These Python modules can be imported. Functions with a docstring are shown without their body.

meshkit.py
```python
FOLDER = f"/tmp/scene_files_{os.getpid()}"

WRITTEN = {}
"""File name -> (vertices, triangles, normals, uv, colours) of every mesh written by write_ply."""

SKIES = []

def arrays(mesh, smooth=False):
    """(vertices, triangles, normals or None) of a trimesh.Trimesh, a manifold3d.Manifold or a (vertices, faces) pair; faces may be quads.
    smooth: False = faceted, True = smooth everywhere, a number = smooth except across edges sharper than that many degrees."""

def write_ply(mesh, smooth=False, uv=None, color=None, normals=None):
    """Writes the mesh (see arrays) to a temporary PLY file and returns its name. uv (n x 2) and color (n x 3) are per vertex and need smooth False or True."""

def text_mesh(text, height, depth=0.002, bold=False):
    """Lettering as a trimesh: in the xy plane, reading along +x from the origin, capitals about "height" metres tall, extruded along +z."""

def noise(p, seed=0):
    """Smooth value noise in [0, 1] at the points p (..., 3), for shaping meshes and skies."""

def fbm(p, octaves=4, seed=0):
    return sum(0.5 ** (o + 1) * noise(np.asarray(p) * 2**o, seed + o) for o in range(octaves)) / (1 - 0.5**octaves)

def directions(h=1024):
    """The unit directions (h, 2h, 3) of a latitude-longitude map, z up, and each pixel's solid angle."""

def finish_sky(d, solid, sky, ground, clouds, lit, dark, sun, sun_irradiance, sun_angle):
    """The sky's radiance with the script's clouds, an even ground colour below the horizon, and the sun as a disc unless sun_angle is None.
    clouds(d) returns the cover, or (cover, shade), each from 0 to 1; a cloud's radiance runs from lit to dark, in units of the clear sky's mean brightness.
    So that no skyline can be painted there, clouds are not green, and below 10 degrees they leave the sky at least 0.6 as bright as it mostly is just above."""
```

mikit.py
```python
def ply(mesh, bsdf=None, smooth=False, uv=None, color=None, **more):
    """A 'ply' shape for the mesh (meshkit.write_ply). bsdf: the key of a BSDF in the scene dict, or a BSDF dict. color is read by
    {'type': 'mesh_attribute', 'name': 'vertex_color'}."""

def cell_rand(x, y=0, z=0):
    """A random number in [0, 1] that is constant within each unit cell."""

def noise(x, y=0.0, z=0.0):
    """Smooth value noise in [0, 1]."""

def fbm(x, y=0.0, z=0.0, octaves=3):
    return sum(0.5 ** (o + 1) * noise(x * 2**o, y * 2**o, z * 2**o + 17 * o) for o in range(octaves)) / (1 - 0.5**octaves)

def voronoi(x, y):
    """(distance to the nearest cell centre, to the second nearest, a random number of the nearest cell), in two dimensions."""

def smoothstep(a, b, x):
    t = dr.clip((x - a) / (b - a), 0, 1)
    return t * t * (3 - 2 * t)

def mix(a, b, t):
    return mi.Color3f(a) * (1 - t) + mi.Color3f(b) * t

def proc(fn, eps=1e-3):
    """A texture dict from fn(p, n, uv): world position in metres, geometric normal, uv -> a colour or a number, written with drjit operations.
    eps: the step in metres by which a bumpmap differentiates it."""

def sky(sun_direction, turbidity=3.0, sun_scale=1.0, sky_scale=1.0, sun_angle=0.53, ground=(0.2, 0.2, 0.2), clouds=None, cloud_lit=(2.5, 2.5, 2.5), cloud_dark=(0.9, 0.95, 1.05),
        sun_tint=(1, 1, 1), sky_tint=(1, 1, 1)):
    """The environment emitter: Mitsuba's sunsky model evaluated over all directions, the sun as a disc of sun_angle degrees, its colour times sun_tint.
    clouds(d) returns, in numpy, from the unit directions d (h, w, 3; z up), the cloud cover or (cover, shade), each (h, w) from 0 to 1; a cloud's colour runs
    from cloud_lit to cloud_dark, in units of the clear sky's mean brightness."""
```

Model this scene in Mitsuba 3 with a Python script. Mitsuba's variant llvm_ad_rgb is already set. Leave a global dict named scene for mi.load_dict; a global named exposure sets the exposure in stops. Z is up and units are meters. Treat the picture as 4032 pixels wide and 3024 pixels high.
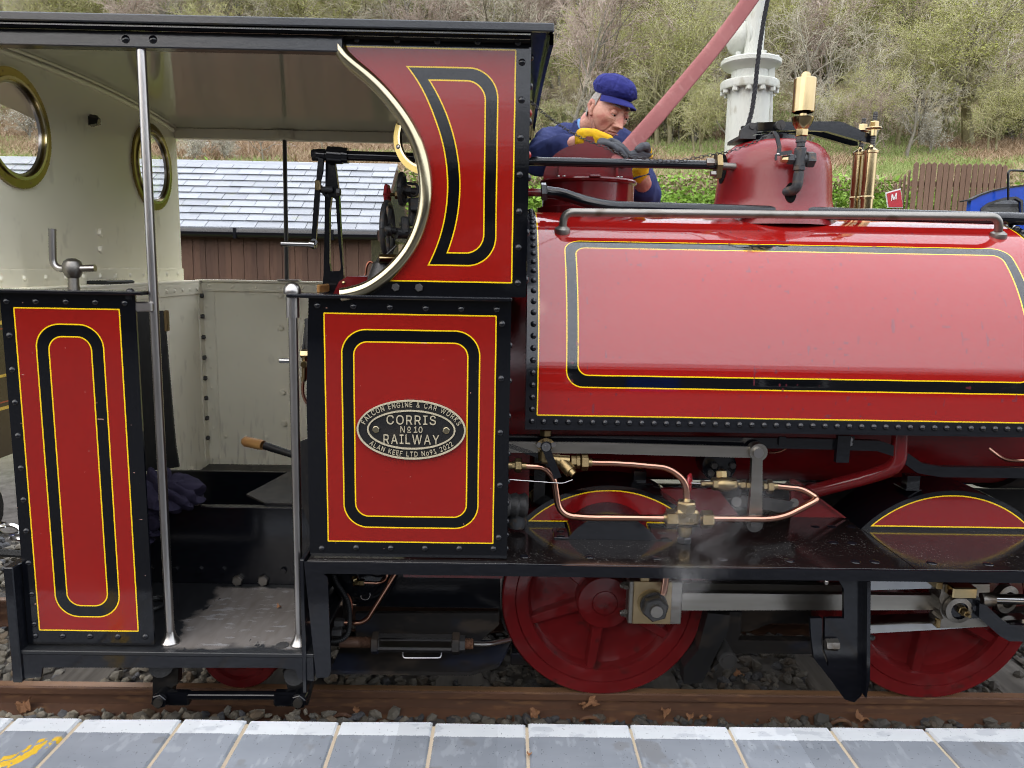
import math, random
import numpy as np, trimesh, drjit as dr, mitsuba as mi, mikit, meshkit
import manifold3d as m3
from shapely.geometry import Polygon, LineString, Point, box as sbox
from shapely.ops import unary_union
from mikit import proc, noise, fbm, voronoi, cell_rand, smoothstep, mix
T4 = mi.ScalarTransform4f
scene, labels = {}, {}

# ---------------------------------------------------------------- camera, sky, exposure
EYE = np.array([0, 0, 1.6])
PITCH, ROLL, YAW = 0.15206, 0.01831, 0.01131
fwd = np.array([math.sin(YAW) * math.cos(PITCH), math.cos(YAW) * math.cos(PITCH), -math.sin(PITCH)])
r0 = np.array([math.cos(YAW), -math.sin(YAW), 0]); u0 = np.cross(r0, fwd)
up = -math.sin(ROLL) * r0 + math.cos(ROLL) * u0
scene['camera'] = {'type': 'perspective', 'fov': 2 * math.degrees(math.atan(2016 / 3028)), 'fov_axis': 'x', 'near_clip': 0.05, 'far_clip': 600,
                   'to_world': T4().look_at(origin=EYE.tolist(), target=(EYE + fwd).tolist(), up=up.tolist())}
def overcast(d):
    n = meshkit.fbm(d * 3.0, 4, seed=5); lit = .42 * (1 - np.clip(d[..., 2], 0, 1)) + .10 * (n - .5) * 2 + .16 * (d[..., 0] * .6 + d[..., 1] * .8)
    return np.ones(d.shape[:2]), np.clip(lit + .05, 0, 1)
scene['sky'] = mikit.sky((-0.6, -0.6, 0.75), turbidity=3, sun_scale=0.1, sun_angle=70, clouds=overcast, cloud_lit=(3.15, 3.3, 3.6), cloud_dark=(1.78, 1.87, 2.06), ground=(.10, .095, .085))
exposure = 3.4

# ---------------------------------------------------------------- helpers
def key_for(name, parent=None):
    base = name if parent is None else parent + '__' + name
    k, n = base, 0
    while k in labels or k in scene or any(q.startswith(k + '__') for q in (scene if parent is None else ())):
        n += 1; k = '%s_%03d' % (base, n)
    return k
def tag(k, label=None, cat=None, group=None, kind=None):
    d = labels.setdefault(k, {})
    for n, v in (('label', label), ('category', cat), ('group', group), ('kind', kind)):
        if v: d[n] = v
    return k
def thing(name, label=None, cat=None, group=None, kind=None):
    k = key_for(name); return tag(k, label, cat, group, kind)
def obj(name, mesh, mat, parent=None, smooth=30, label=None, cat=None, group=None, kind=None, uv=None):
    ps = mesh.metadata.get('parts') if hasattr(mesh, 'metadata') and kind != 'stuff' else None
    if ps and 1 < len(ps) <= 16:                                # pieces that do not touch become entries of their own
        B = [m.bounds + [[-.001], [.001]] for m in ps]; own = list(range(len(ps)))
        for i in range(len(ps)):
            for j in range(i):
                if (B[i][0] <= B[j][1]).all() and (B[j][0] <= B[i][1]).all():
                    a, b = own[i], own[j]; own = [b if o == a else o for o in own]
        gs = sorted(set(own))
        if len(gs) > 1:
            ks = [obj(name, trimesh.util.concatenate([m for m, o in zip(ps, own) if o == q]), mat, parent, smooth, label if q == gs[0] else None, cat if q == gs[0] else None, group, kind) for q in gs]
            return ks[0]
    k = key_for(name, parent)
    scene[k] = mikit.ply(mesh, mat, smooth=smooth, uv=uv)
    if label or cat or group or kind: tag(k, label, cat, group, kind)
    return k
def cat(*ms):
    ms = [m for q in ms for m in (q if isinstance(q, (list, tuple)) else [q])]
    m = trimesh.util.concatenate(ms); m.metadata['parts'] = ms; return m
def box(x0, x1, y0, y1, z0, z1, b=0.0):
    x0, x1 = min(x0, x1), max(x0, x1); y0, y1 = min(y0, y1), max(y0, y1); z0, z1 = min(z0, z1), max(z0, z1)
    if b <= 0:
        m = trimesh.creation.box((x1 - x0, y1 - y0, z1 - z0)); m.apply_translation(((x0 + x1) / 2, (y0 + y1) / 2, (z0 + z1) / 2)); return m
    b = min(b, (x1 - x0) * .45, (y1 - y0) * .45, (z1 - z0) * .45)
    pts = []
    for x, sx in ((x0, 1), (x1, -1)):
        for y, sy in ((y0, 1), (y1, -1)):
            for z, sz in ((z0, 1), (z1, -1)):
                pts += [(x + sx * b, y + sy * b, z), (x + sx * b, y, z + sz * b), (x, y + sy * b, z + sz * b)]
    return hull(pts)
def hull(pts):
    m = m3.Manifold.hull_points(np.asarray(pts, float)).to_mesh()
    return trimesh.Trimesh(m.vert_properties[:, :3], m.tri_verts, process=False)
def frame_of(d):
    d = np.asarray(d, float); d = d / np.linalg.norm(d)
    a = np.cross(d, [0, 0, 1.0] if abs(d[2]) < .9 else [0, 1.0, 0]); a /= np.linalg.norm(a)
    return d, a, np.cross(d, a)
def grid_faces(n, m, wrap=True):
    i, j = np.meshgrid(np.arange(n - 1), np.arange(m if wrap else m - 1), indexing='ij')
    a, b = i * m + j, i * m + (j + 1) % m
    return np.stack([a, b, b + m, a + m], -1).reshape(-1, 4)
def quads(v, f):
    f = np.asarray(f); return trimesh.Trimesh(np.asarray(v, float), np.vstack([f[:, [0, 1, 2]], f[:, [0, 2, 3]]]), process=False)
def tube(pts, r, n=14, cap=True, flat=1.0):
    p = np.asarray(pts, float); r = np.broadcast_to(np.asarray(r, float), len(p))
    t = np.gradient(p, axis=0); t /= np.maximum(np.linalg.norm(t, axis=1, keepdims=True), 1e-9)
    _, a, b = frame_of(t[0]); rings = []
    for i in range(len(p)):
        a = a - t[i] * (a @ t[i]); a /= np.linalg.norm(a); b = np.cross(t[i], a)
        w = np.arange(n) * 2 * np.pi / n
        rings.append(p[i] + r[i] * (np.cos(w)[:, None] * a + flat * np.sin(w)[:, None] * b))
    v = np.vstack(rings); f = grid_faces(len(p), n); m = quads(v, f)
    if cap:
        k = len(v); v2 = np.vstack([v, p[0], p[-1]]); w = np.arange(n)
        f2 = np.vstack([m.faces, np.stack([np.full(n, k), (w + 1) % n, w], 1), np.stack([np.full(n, k + 1), len(p) * n - n + w, len(p) * n - n + (w + 1) % n], 1)])
        m = trimesh.Trimesh(v2, f2, process=False)
    return m
def bend(pts, rad, seg=6):
    p = [np.asarray(q, float) for q in pts]; out = [p[0]]
    for i in range(1, len(p) - 1):
        a, b = p[i - 1] - p[i], p[i + 1] - p[i]; la, lb = np.linalg.norm(a), np.linalg.norm(b); d = min(rad, la * .48, lb * .48)
        s, e = p[i] + a / la * d, p[i] + b / lb * d
        for k in range(seg + 1):
            t = k / seg; out.append((1 - t) ** 2 * s + 2 * t * (1 - t) * p[i] + t * t * e)
    return np.array(out + [p[-1]])
def spline(pts, n=60):
    p = np.asarray(pts, float); t = np.r_[0, np.cumsum(np.linalg.norm(np.diff(p, axis=0), axis=1))]
    from scipy.interpolate import CubicSpline
    return CubicSpline(t, p)(np.linspace(0, t[-1], n))
def rod(p0, p1, r, r2=None, n=16):
    return tube([p0, p1], [r, r if r2 is None else r2], n)
def lathe(profile, origin=(0, 0, 0), axis=(0, 0, 1), n=32):
    d, a, b = frame_of(axis); pr = np.asarray(profile, float); w = np.arange(n) * 2 * np.pi / n
    v = np.asarray(origin, float) + pr[:, None, 0, None] * (np.cos(w)[None, :, None] * a + np.sin(w)[None, :, None] * b) + pr[:, None, 1, None] * d
    return quads(v.reshape(-1, 3), grid_faces(len(pr), n))
def hexnut(p0, axis, af, h, hole=0):
    d, a, b = frame_of(axis); p0 = np.asarray(p0, float); R = af / math.sqrt(3); pts = []
    for k in range(6):
        w = k * math.pi / 3 + .3; q = math.cos(w) * a + math.sin(w) * b
        pts += [p0 + q * R * .9, p0 + q * R + d * h * .08, p0 + q * R + d * h * .85, p0 + q * R * .88 + d * h]
    return hull(pts)
def plate(poly, y0, y1, axis='y'):
    """a shapely polygon drawn in (x,z) and extruded from y0 to y1 (axis y); in (y,z) along x (axis x); in (x,y) along z (axis z)"""
    polys = getattr(poly, 'geoms', [poly]); ms = [trimesh.creation.extrude_polygon(g, abs(y1 - y0), engine='earcut') for g in polys]
    m = cat(ms); v = m.vertices.copy(); lo = min(y0, y1)
    if axis == 'y': m.vertices = np.stack([v[:, 0], lo + v[:, 2], v[:, 1]], 1); m.invert()
    elif axis == 'x': m.vertices = np.stack([lo + v[:, 2], v[:, 0], v[:, 1]], 1)
    else: m.vertices = np.stack([v[:, 0], v[:, 1], lo + v[:, 2]], 1)
    return m
def dome(r, h, n=10, rings=4):
    a = np.linspace(0, np.pi / 2, rings + 1); pr = [(r, 0)] + [(r * math.cos(q) * .97, h * .12 + h * .88 * math.sin(q)) for q in a[:-1]] + [(1e-4, h)]
    return lathe(pr, n=n)
_RIV = {}
def rivet(parent, pos, normal, r=.0085, h=None, mat='black_gloss', name='rivet', hexa=False):
    h = h or r * .75; kk = (round(r, 4), round(h, 4), mat, hexa)
    if kk not in _RIV: _RIV[kk] = mikit.ply(hexnut((0, 0, 0), (0, 0, 1), r * 2, h) if hexa else dome(r, h), mat, smooth=False if hexa else 40)
    d, a, b = frame_of(normal); M = np.eye(4); M[:3, 0], M[:3, 1], M[:3, 2], M[:3, 3] = a, b, d, pos
    k = key_for(name, parent); scene[k] = {**_RIV[kk], 'to_world': T4(M.tolist())}; return k
def rects_sdf(px, pz, x0, x1, z0, z1, r):
    cx, cz, hx, hz = (x0 + x1) / 2, (z0 + z1) / 2, (x1 - x0) / 2 - r, (z1 - z0) / 2 - r
    qx, qz = dr.abs(px - cx) - hx, dr.abs(pz - cz) - hz
    return dr.sqrt(dr.square(dr.maximum(qx, 0)) + dr.square(dr.maximum(qz, 0))) + dr.minimum(dr.maximum(qx, qz), 0) - r
def band(d, w): return 1 - smoothstep(w - .0007, w + .0007, dr.abs(d))
def inside(d): return 1 - smoothstep(-.0007, .0007, d)

# ---------------------------------------------------------------- materials
def mat(key, color, rough=.5, spec=.5, metal=0.0, eta=None, coat=0.0, coat_gloss=.9, bump=None, eps=1e-3, two=True, **kw):
    c = color if isinstance(color, dict) else {'type': 'rgb', 'value': list(color)}
    b = {'type': 'principled', 'base_color': c, 'roughness': rough if not callable(rough) else proc(rough), 'specular': spec, 'metallic': metal, **kw}
    if eta: b.pop('specular'); b['eta'] = eta
    if coat: b['clearcoat'] = coat; b['clearcoat_gloss'] = coat_gloss
    if bump is not None: b = {'type': 'bumpmap', 'arbitrary': proc(bump, eps), 'scale': 1.0, 'bsdf': b}
    scene[key] = {'type': 'twosided', 'bsdf': b} if two else b
RED, BLACK, YEL, MAROON = (.215, .0068, .0046), (.0018, .0022, .0036), (.72, .47, .008), (.15, .0068, .0085)
def brush(amp=2.2e-5):
    return lambda p, n, uv: amp * (fbm(p.x * 22, p.y * 90, p.z * 130, 3) + .8 * noise(p.x * 9, p.y * 14, p.z * 26))
def specks(c, p, dens=55., thr=.985, col=(.45, .42, .38)):
    a = smoothstep(thr, 1.0, noise(p.x * dens, p.y * dens, p.z * dens)); return mix(c, col, a * .7)
mat('red_gloss', RED, .07, .5, bump=brush())
mat('maroon_gloss', proc(lambda p, n, uv: mix(MAROON, (0.0605, 0.0044, 0.0055), fbm(p.x * 5, p.y * 5, p.z * 5))), .13, .5, bump=brush())
mat('wheel_red', proc(lambda p, n, uv: mix(mix((0.1274, 0.0075, 0.0089), (0.075, 0.0075, 0.0082), fbm(p.x * 7, p.y * 7, p.z * 7)), (0.0263, 0.0149, 0.0128), smoothstep(.62, .8, fbm(p.x * 19, p.y * 19, p.z * 19)) * .55)), lambda p, n, uv: .13 + .3 * smoothstep(.45, .75, fbm(p.x * 16, p.y * 16, p.z * 16)), .5)
mat('frame_red', (0.121, 0.0044, 0.0055), .3, .5)
mat('black_gloss', proc(lambda p, n, uv: specks(mix(BLACK, (0.006, 0.0065, 0.009), fbm(p.x * 30, p.y * 60, p.z * 90)), p, 190., .93, (0.05, 0.05, 0.055))), .12, .5, bump=brush(3e-5))
mat('black_brushed', proc(lambda p, n, uv: mix(BLACK, (0.007, 0.008, 0.011), fbm(p.x * 14, p.y * 60, p.z * 150))), .16, .5, bump=brush(1.3e-4))
mat('black_mirror', proc(lambda p, n, uv: mix((0.0054, 0.0042, 0.0042), (0.18, 0.174, 0.162), smoothstep(.80, .95, noise(p.x * 260, p.y * 260, p.z * 260)) * smoothstep(.42, .75, fbm(p.x * 9, p.y * 9)) * .5)),
    lambda p, n, uv: .07 + .09 * fbm(p.x * 11, p.y * 11), .55, bump=brush(1e-5))
mat('black_dull', proc(lambda p, n, uv: mix((0.006, 0.006, 0.0066), (0.018, 0.0144, 0.0114), smoothstep(.45, .75, fbm(p.x * 12, p.y * 12, p.z * 12)))), .45, .4)
mat('frame_grime', proc(lambda p, n, uv: mix(mix((0.0108, 0.0096, 0.009), (0.033, 0.0252, 0.0192), smoothstep(.45, .7, fbm(p.x * 9, p.y * 9, p.z * 17, 4))), (0.012, 0.015, 0.027), smoothstep(.55, .75, fbm(p.x * 6 + 7, p.y * 6, p.z * 9)))), .5, .4)
mat('cream', proc(lambda p, n, uv: mix(mix(mix((.78, .74, .59), (.69, .655, .515), fbm(p.x * 3, p.y * 3, p.z * 3)), (.30, .27, .20), smoothstep(.64, .80, fbm(p.x * 18, p.y * 18, p.z * 9, 4)) * .22), (.30, .27, .21), smoothstep(.60, .76, fbm(p.x * 60, p.y * 60, p.z * 7, 3)) * smoothstep(1.0, .55, p.z) * .4)), .22, .5, bump=brush(2e-5))
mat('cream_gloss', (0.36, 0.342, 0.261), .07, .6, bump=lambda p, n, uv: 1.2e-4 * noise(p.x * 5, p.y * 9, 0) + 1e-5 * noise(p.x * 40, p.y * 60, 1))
def streak(a, b, k=40.): return proc(lambda p, n, uv: mix(a, b, fbm(p.x * k, p.y * k, p.z * k * .25)))
mat('steel', streak((0.45, 0.432, 0.414), (0.324, 0.306, 0.288)), .27, metal=1.0)
mat('steel_bright', streak((0.372, 0.372, 0.372), (0.3, 0.3, 0.3)), .16, metal=1.0)
mat('steel_worn', proc(lambda p, n, uv: mix(mix((0.3057, 0.2877, 0.2607), (0.2248, 0.2113, 0.1888), fbm(p.x * 25, p.y * 25, p.z * 60)), (0.1079, 0.0764, 0.0494), smoothstep(.6, .78, fbm(p.x * 14, p.y * 14, p.z * 14)) * .7)), .42, metal=1.0)
mat('rod_steel', proc(lambda p, n, uv: mix((0.372, 0.3534, 0.3162), (0.2511, 0.2325, 0.2), fbm(p.x * 6, p.y * 30, p.z * 45))), .34, metal=1.0)
mat('dark_steel', proc(lambda p, n, uv: mix((0.042, 0.0434, 0.0462), (0.07, 0.0665, 0.063), fbm(p.x * 40, p.y * 40, p.z * 40))), .42, metal=.6)
mat('brass', proc(lambda p, n, uv: mix((.48, .38, .21), (.38, .28, .14), fbm(p.x * 20, p.y * 20, p.z * 20))), .13, metal=1.0)
mat('brass_bead', proc(lambda p, n, uv: mix((.50, .45, .31), (.42, .36, .23), fbm(p.x * 16, p.y * 16, p.z * 16))), .16, metal=1.0)
mat('brass_dull', proc(lambda p, n, uv: mix((0.3312, 0.2448, 0.1224), (0.216, 0.1584, 0.0792), fbm(p.x * 45, p.y * 45, p.z * 45))), .36, metal=1.0)
mat('copper', proc(lambda p, n, uv: mix((0.5456, 0.2976, 0.2108), (0.4464, 0.2232, 0.1488), fbm(p.x * 14, p.y * 14, p.z * 14))), .17, metal=1.0)
mat('copper_dark', (.22, .08, .05), .25, metal=.9)
mat('cast_iron', proc(lambda p, n, uv: mix((0.0385, 0.0406, 0.0434), (0.084, 0.0595, 0.042), smoothstep(.5, .8, fbm(p.x * 60, p.y * 60, p.z * 60)))), .5, metal=.3)
mat('rust_rail', proc(lambda p, n, uv: mix(mix((0.1051, 0.047, 0.0242), (0.0606, 0.0339, 0.0228), fbm(p.x * 4, p.y * 30, p.z * 40, 4)), (0.1618, 0.0809, 0.0364), smoothstep(.55, .8, fbm(p.x * 14, p.y * 40, p.z * 60)) * .6)), .6, .4,
    bump=lambda p, n, uv: 6e-4 * fbm(p.x * 60, p.y * 60, p.z * 60))
mat('rail_top', proc(lambda p, n, uv: mix((0.2687, 0.1398, 0.0671), (0.1455, 0.084, 0.0503), fbm(p.x * 3, p.y * 60, 0, 4))), .38, .6, metal=.35)
mat('rubber', (0.0072, 0.0078, 0.0084), .5, .4)
mat('yellow_paint', (0.45, 0.3, 0.018), .5)
mat('white_paint_crane', proc(lambda p, n, uv: mix(mix((0.4588, 0.465, 0.4278), (0.4092, 0.4216, 0.3596), fbm(p.x * 6, p.y * 6, p.z * 3)), (0.2108, 0.186, 0.1116), smoothstep(.6, .8, fbm(p.x * 20, p.y * 20, p.z * 7, 4)) * .55)), .35, .5)
mat('dome_red', proc(lambda p, n, uv: mix((.17, .0085, .011), (.145, .0075, .0095), fbm(p.x * 5, p.y * 5, p.z * 5))), .26, .5, bump=lambda p, n, uv: 2e-4 * fbm(p.x * 60, p.y * 60, p.z * 60, 3))
mat('letter_brass', (.36, .32, .225), .4, .5)
mat('rust_patch', (.36, .22, .10), .7)

# ---------------------------------------------------------------- ground, hill, platform, track
rng = np.random.default_rng(11)
HY = [-200, 9.6, 11.2, 13, 15.2, 20, 28, 36, 60, 110, 220]
HZ = [-.12, -.12, .55, 1.5, 2.1, 4.1, 6.3, 10.6, 27, 52, 62]
def height(x, y):
    h = np.interp(y, HY, HZ); s = np.clip((np.asarray(y) - 12) / 20, 0, 1)
    return h + s * (1.3 * meshkit.fbm(np.stack([np.asarray(x) * .09, np.asarray(y) * .09, 0 * np.asarray(x)], -1), 3, seed=3) - .65) + s * .03 * np.asarray(x) * 0
gx = np.r_[-220, -120, np.linspace(-60, 60, 121), 120, 220]; gy = np.r_[-200, -60, -14, np.linspace(-6, 9.6, 9), np.linspace(10, 62, 90), np.linspace(66, 220, 14)]
GX, GY = np.meshgrid(gx, gy); gv = np.stack([GX, GY, height(GX, GY)], -1).reshape(-1, 3)
def ground_col(p, n, uv):
    g = mix((.14, .18, .05), (.20, .16, .08), smoothstep(.35, .7, fbm(p.x * .9, p.y * .9, 0, 4)))
    br = mix((.24, .155, .10), (.16, .12, .075), fbm(p.x * 3, p.y * 3, 1, 3))
    wood = mix((.15, .12, .08), (.24, .20, .12), fbm(p.x * .7, p.y * .7, 4, 4))
    ash = mix((.05, .045, .04), (.11, .10, .09), fbm(p.x * 20, p.y * 20, 0, 4))
    c = mix(g, br, smoothstep(.47, .6, fbm(p.x * .25 + 3, p.y * .5, 7, 3)) * smoothstep(17, 22, p.y))
    c = mix(c, wood, smoothstep(24, 28, p.y + 3 * noise(p.x * .3, p.y * .3)))
    return mix(ash, c, smoothstep(5.2, 9.6, p.y))
mat('ground_mat', proc(ground_col), .95, .1, bump=lambda p, n, uv: .03 * fbm(p.x * 7, p.y * 7, p.z * 7, 4), eps=.01)
obj('ground', quads(gv, grid_faces(len(gy), len(gx), False)), 'ground_mat', smooth=True, kind='structure', label='grassy bank and wooded hillside behind the railway')

def slate_col(p, n, uv):
    a = fbm(p.x * 5, p.y * 12, p.z * 5, 4); b = fbm(p.x * 45, p.y * 20, 3, 3)
    c = mix((.135, .15, .172), (.19, .205, .228), a); c = mix(c, (.275, .295, .315), smoothstep(.6, .8, b) * .35)
    return mix(c, (.11, .105, .10), smoothstep(.70, .80, fbm(p.x * 11 + 9, p.y * 11, 1, 4)) * .45)
def paving(p, n, uv):
    c = slate_col(p, n, uv)
    edge = p.y + .004 * (fbm(p.x * 30, 0, 0) - .5)
    wear = smoothstep(.60, .72, fbm(p.x * 16, p.y * 30, 5, 4))
    white = mix((.43, .45, .465), (.26, .28, .31), wear * .5)
    c = mix(c, white, smoothstep(2.125, 2.128, edge))
    c = c * (.82 + .36 * cell_rand(dr.floor(p.x * 3.3 + 40), 2)) * (1 - .45 * smoothstep(.90, .97, noise(p.x * 170, p.y * 170, 1)))
    d2 = p.x + 1.30 + (2.10 - p.y) * .62 + .03 * (fbm(p.x * 35, p.y * 35, 0, 3) - .5)
    y = band(d2, .030) * (1 - smoothstep(2.100, 2.112, p.y + .02 * fbm(p.x * 50, p.y * 50, 2, 2))) * smoothstep(.36, .40, fbm(p.x * 70, p.y * 45, 2, 3)) * (1 - band(d2 + .012, .004))
    return mix(c, (.46, .29, .02), y)
mat('paving_slab', proc(paving), lambda p, n, uv: .45 + .2 * fbm(p.x * 9, p.y * 9), .45, bump=lambda p, n, uv: 1.6e-3 * fbm(p.x * 30, p.y * 60, 0, 4) + 5e-4 * fbm(p.x * 120, p.y * 150, 0, 3))
mat('added_tarmac', (.045, .045, .047), .8, .3); mat('mortar', (.36, .30, .22), .9, .2)
mat('concrete', (.16, .155, .15), .9, .2)
tag('platform', 'station platform of grey slate paving slabs with a white painted edge', kind='structure')
obj('base', box(-14, 14, -9.5, 2.17, -.4, .183), 'concrete', 'platform')
J = [((-1.486,2.176,0.2), (-1.473,2.025,0.2)), ((-1.278,2.178,0.2), (-1.286,1.958,0.2)), ((-0.974,2.172,0.2), (-0.978,1.964,0.2)), ((-0.771,2.169,0.2), (-0.771,1.967,0.2)), ((-0.487,2.165,0.2), (-0.482,1.972,0.2)), ((-0.198,2.166,0.2), (-0.199,1.977,0.2)),
     ((0.091,2.164,0.2), (0.089,1.982,0.2)), ((0.408,2.177,0.2), (0.41,1.987,0.2)), ((0.716,2.183,0.2), (0.717,1.993,0.2)), ((1.032,2.182,0.2), (1.038,1.998,0.2)), ((1.331,2.176,0.2), (1.334,2.003,0.2))]
jx = [(a[0], b[0]) for a, b in J]
jx = [(jx[0][0] - .9, jx[0][0] - .9), (jx[0][0] - .42, jx[0][0] - .42)] + jx + [(jx[-1][0] + .36, jx[-1][1] + .38), (jx[-1][0] + .8, jx[-1][0] + .8)]
for (a0, a1), (b0, b1) in zip(jx[:-1], jx[1:]):
    f = rng.uniform(.0035, .006); dz = rng.uniform(-.002, .002); ext = (2.2 - 1.5) / .22
    q = [(a0 + f, 2.2 + rng.uniform(-.005, .004)), (b0 - f, 2.2 + rng.uniform(-.005, .004)), (b0 + (b1 - b0) * ext * .5 - f, 1.5), (a0 + (a1 - a0) * ext * .5 + f, 1.5)]
    pts = [(x, y, z) for x, y in q for z in (.145, .194 + dz)] + [(x + (.006 if i in (0, 3) else -.006), y + (-.006 if i < 2 else .006), .2 + dz) for i, (x, y) in enumerate(q)]
    obj('slab', hull(pts), 'paving_slab', 'platform', smooth=False)
obj('added_tarmac', box(-14, 14, -9.6, 1.492, .15, .196), 'added_tarmac', 'platform')  # out of view; added dark to weaken reflections and bounce on the engine panels
obj('joint_filling', box(-3.2, 3.2, 1.5, 2.186, .10, .193), 'mortar', 'platform')
for r in range(3):
    for c in range(0): obj('slab', box(-4.8 + c * .8, -4.8 + c * .8 + .79, 1.49 - (r + 1) * .6 + .01, 1.49 - r * .6, .15, .2, .005), 'paving_slab', 'platform', smooth=False)

def rail_profile(yc):
    return [(yc - .085, -.098), (yc + .085, -.098), (yc + .085, -.090), (yc + .009, -.074), (yc + .007, -.034), (yc + .023, -.028), (yc + .0235, -.004), (yc + .018, 0), (yc - .018, 0), (yc - .0235, -.004), (yc - .023, -.028), (yc - .007, -.034), (yc - .009, -.074), (yc - .085, -.090)]
for yc, w in ((2.730, 'nearest the platform edge'), (3.463, 'beyond the wheels, the farther of the two')):
    k = thing('rail', 'rusty brown steel rail %s' % w, 'rail')
    obj('rail_body', plate(Polygon(rail_profile(yc)), -9, 9, 'x'), 'rust_rail', k, smooth=25)
    obj('running_surface', box(-9, 9, yc - .017, yc + .017, 0.0001, .0008), 'rail_top', k, label='smoother worn top of the rail')
    xs = [(-1.512,-0.077)[0], (-0.585,-0.074)[0], (0.331,-0.072)[0], (1.272,-0.079)[0]] if yc < 3 else []
    for x in xs:
        w = np.linspace(0, math.pi, 11); pts = [(x - .032 * math.cos(q) + .006 * q, yc - .085 - .012 * math.sin(q), -.09 + .04 * math.sin(q)) for q in w]
        obj('rail_clip', tube(pts + [(x + .075, yc - .06, -.080)], .0075, 8), 'rust_rail', k)
mat('sleeper_wood', proc(lambda p, n, uv: mix((.055, .048, .042), (.16, .145, .125), fbm(p.x * 50, p.y * 4, p.z * 40, 4))), .85, .2, bump=lambda p, n, uv: 3e-3 * fbm(p.x * 60, p.y * 5, 0, 3))
for i, x in enumerate(np.arange(-4.05, 4.5, .78)):
    obj(key_for('sleeper'), box(x - .115, x + .115, 2.42, 3.77, -.22, -.095 - .004 * (i % 3), .008), 'sleeper_wood', label='weathered grey timber sleeper, number %d of the track counted from the left' % (i + 1) if False else 'weathered timber sleeper under the rails ' + ('left of the cab step' if x < -1.6 else 'below the cab' if x < -.4 else 'between the cab and the guard plate' if x < 1.3 else 'right of the guard plate'), cat='sleeper', group='sleepers ' + ('left of the cab step' if x < -1.6 else 'below the cab' if x < -.4 else 'between the cab and the guard plate' if x < 1.3 else 'right of the guard plate'))
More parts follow.
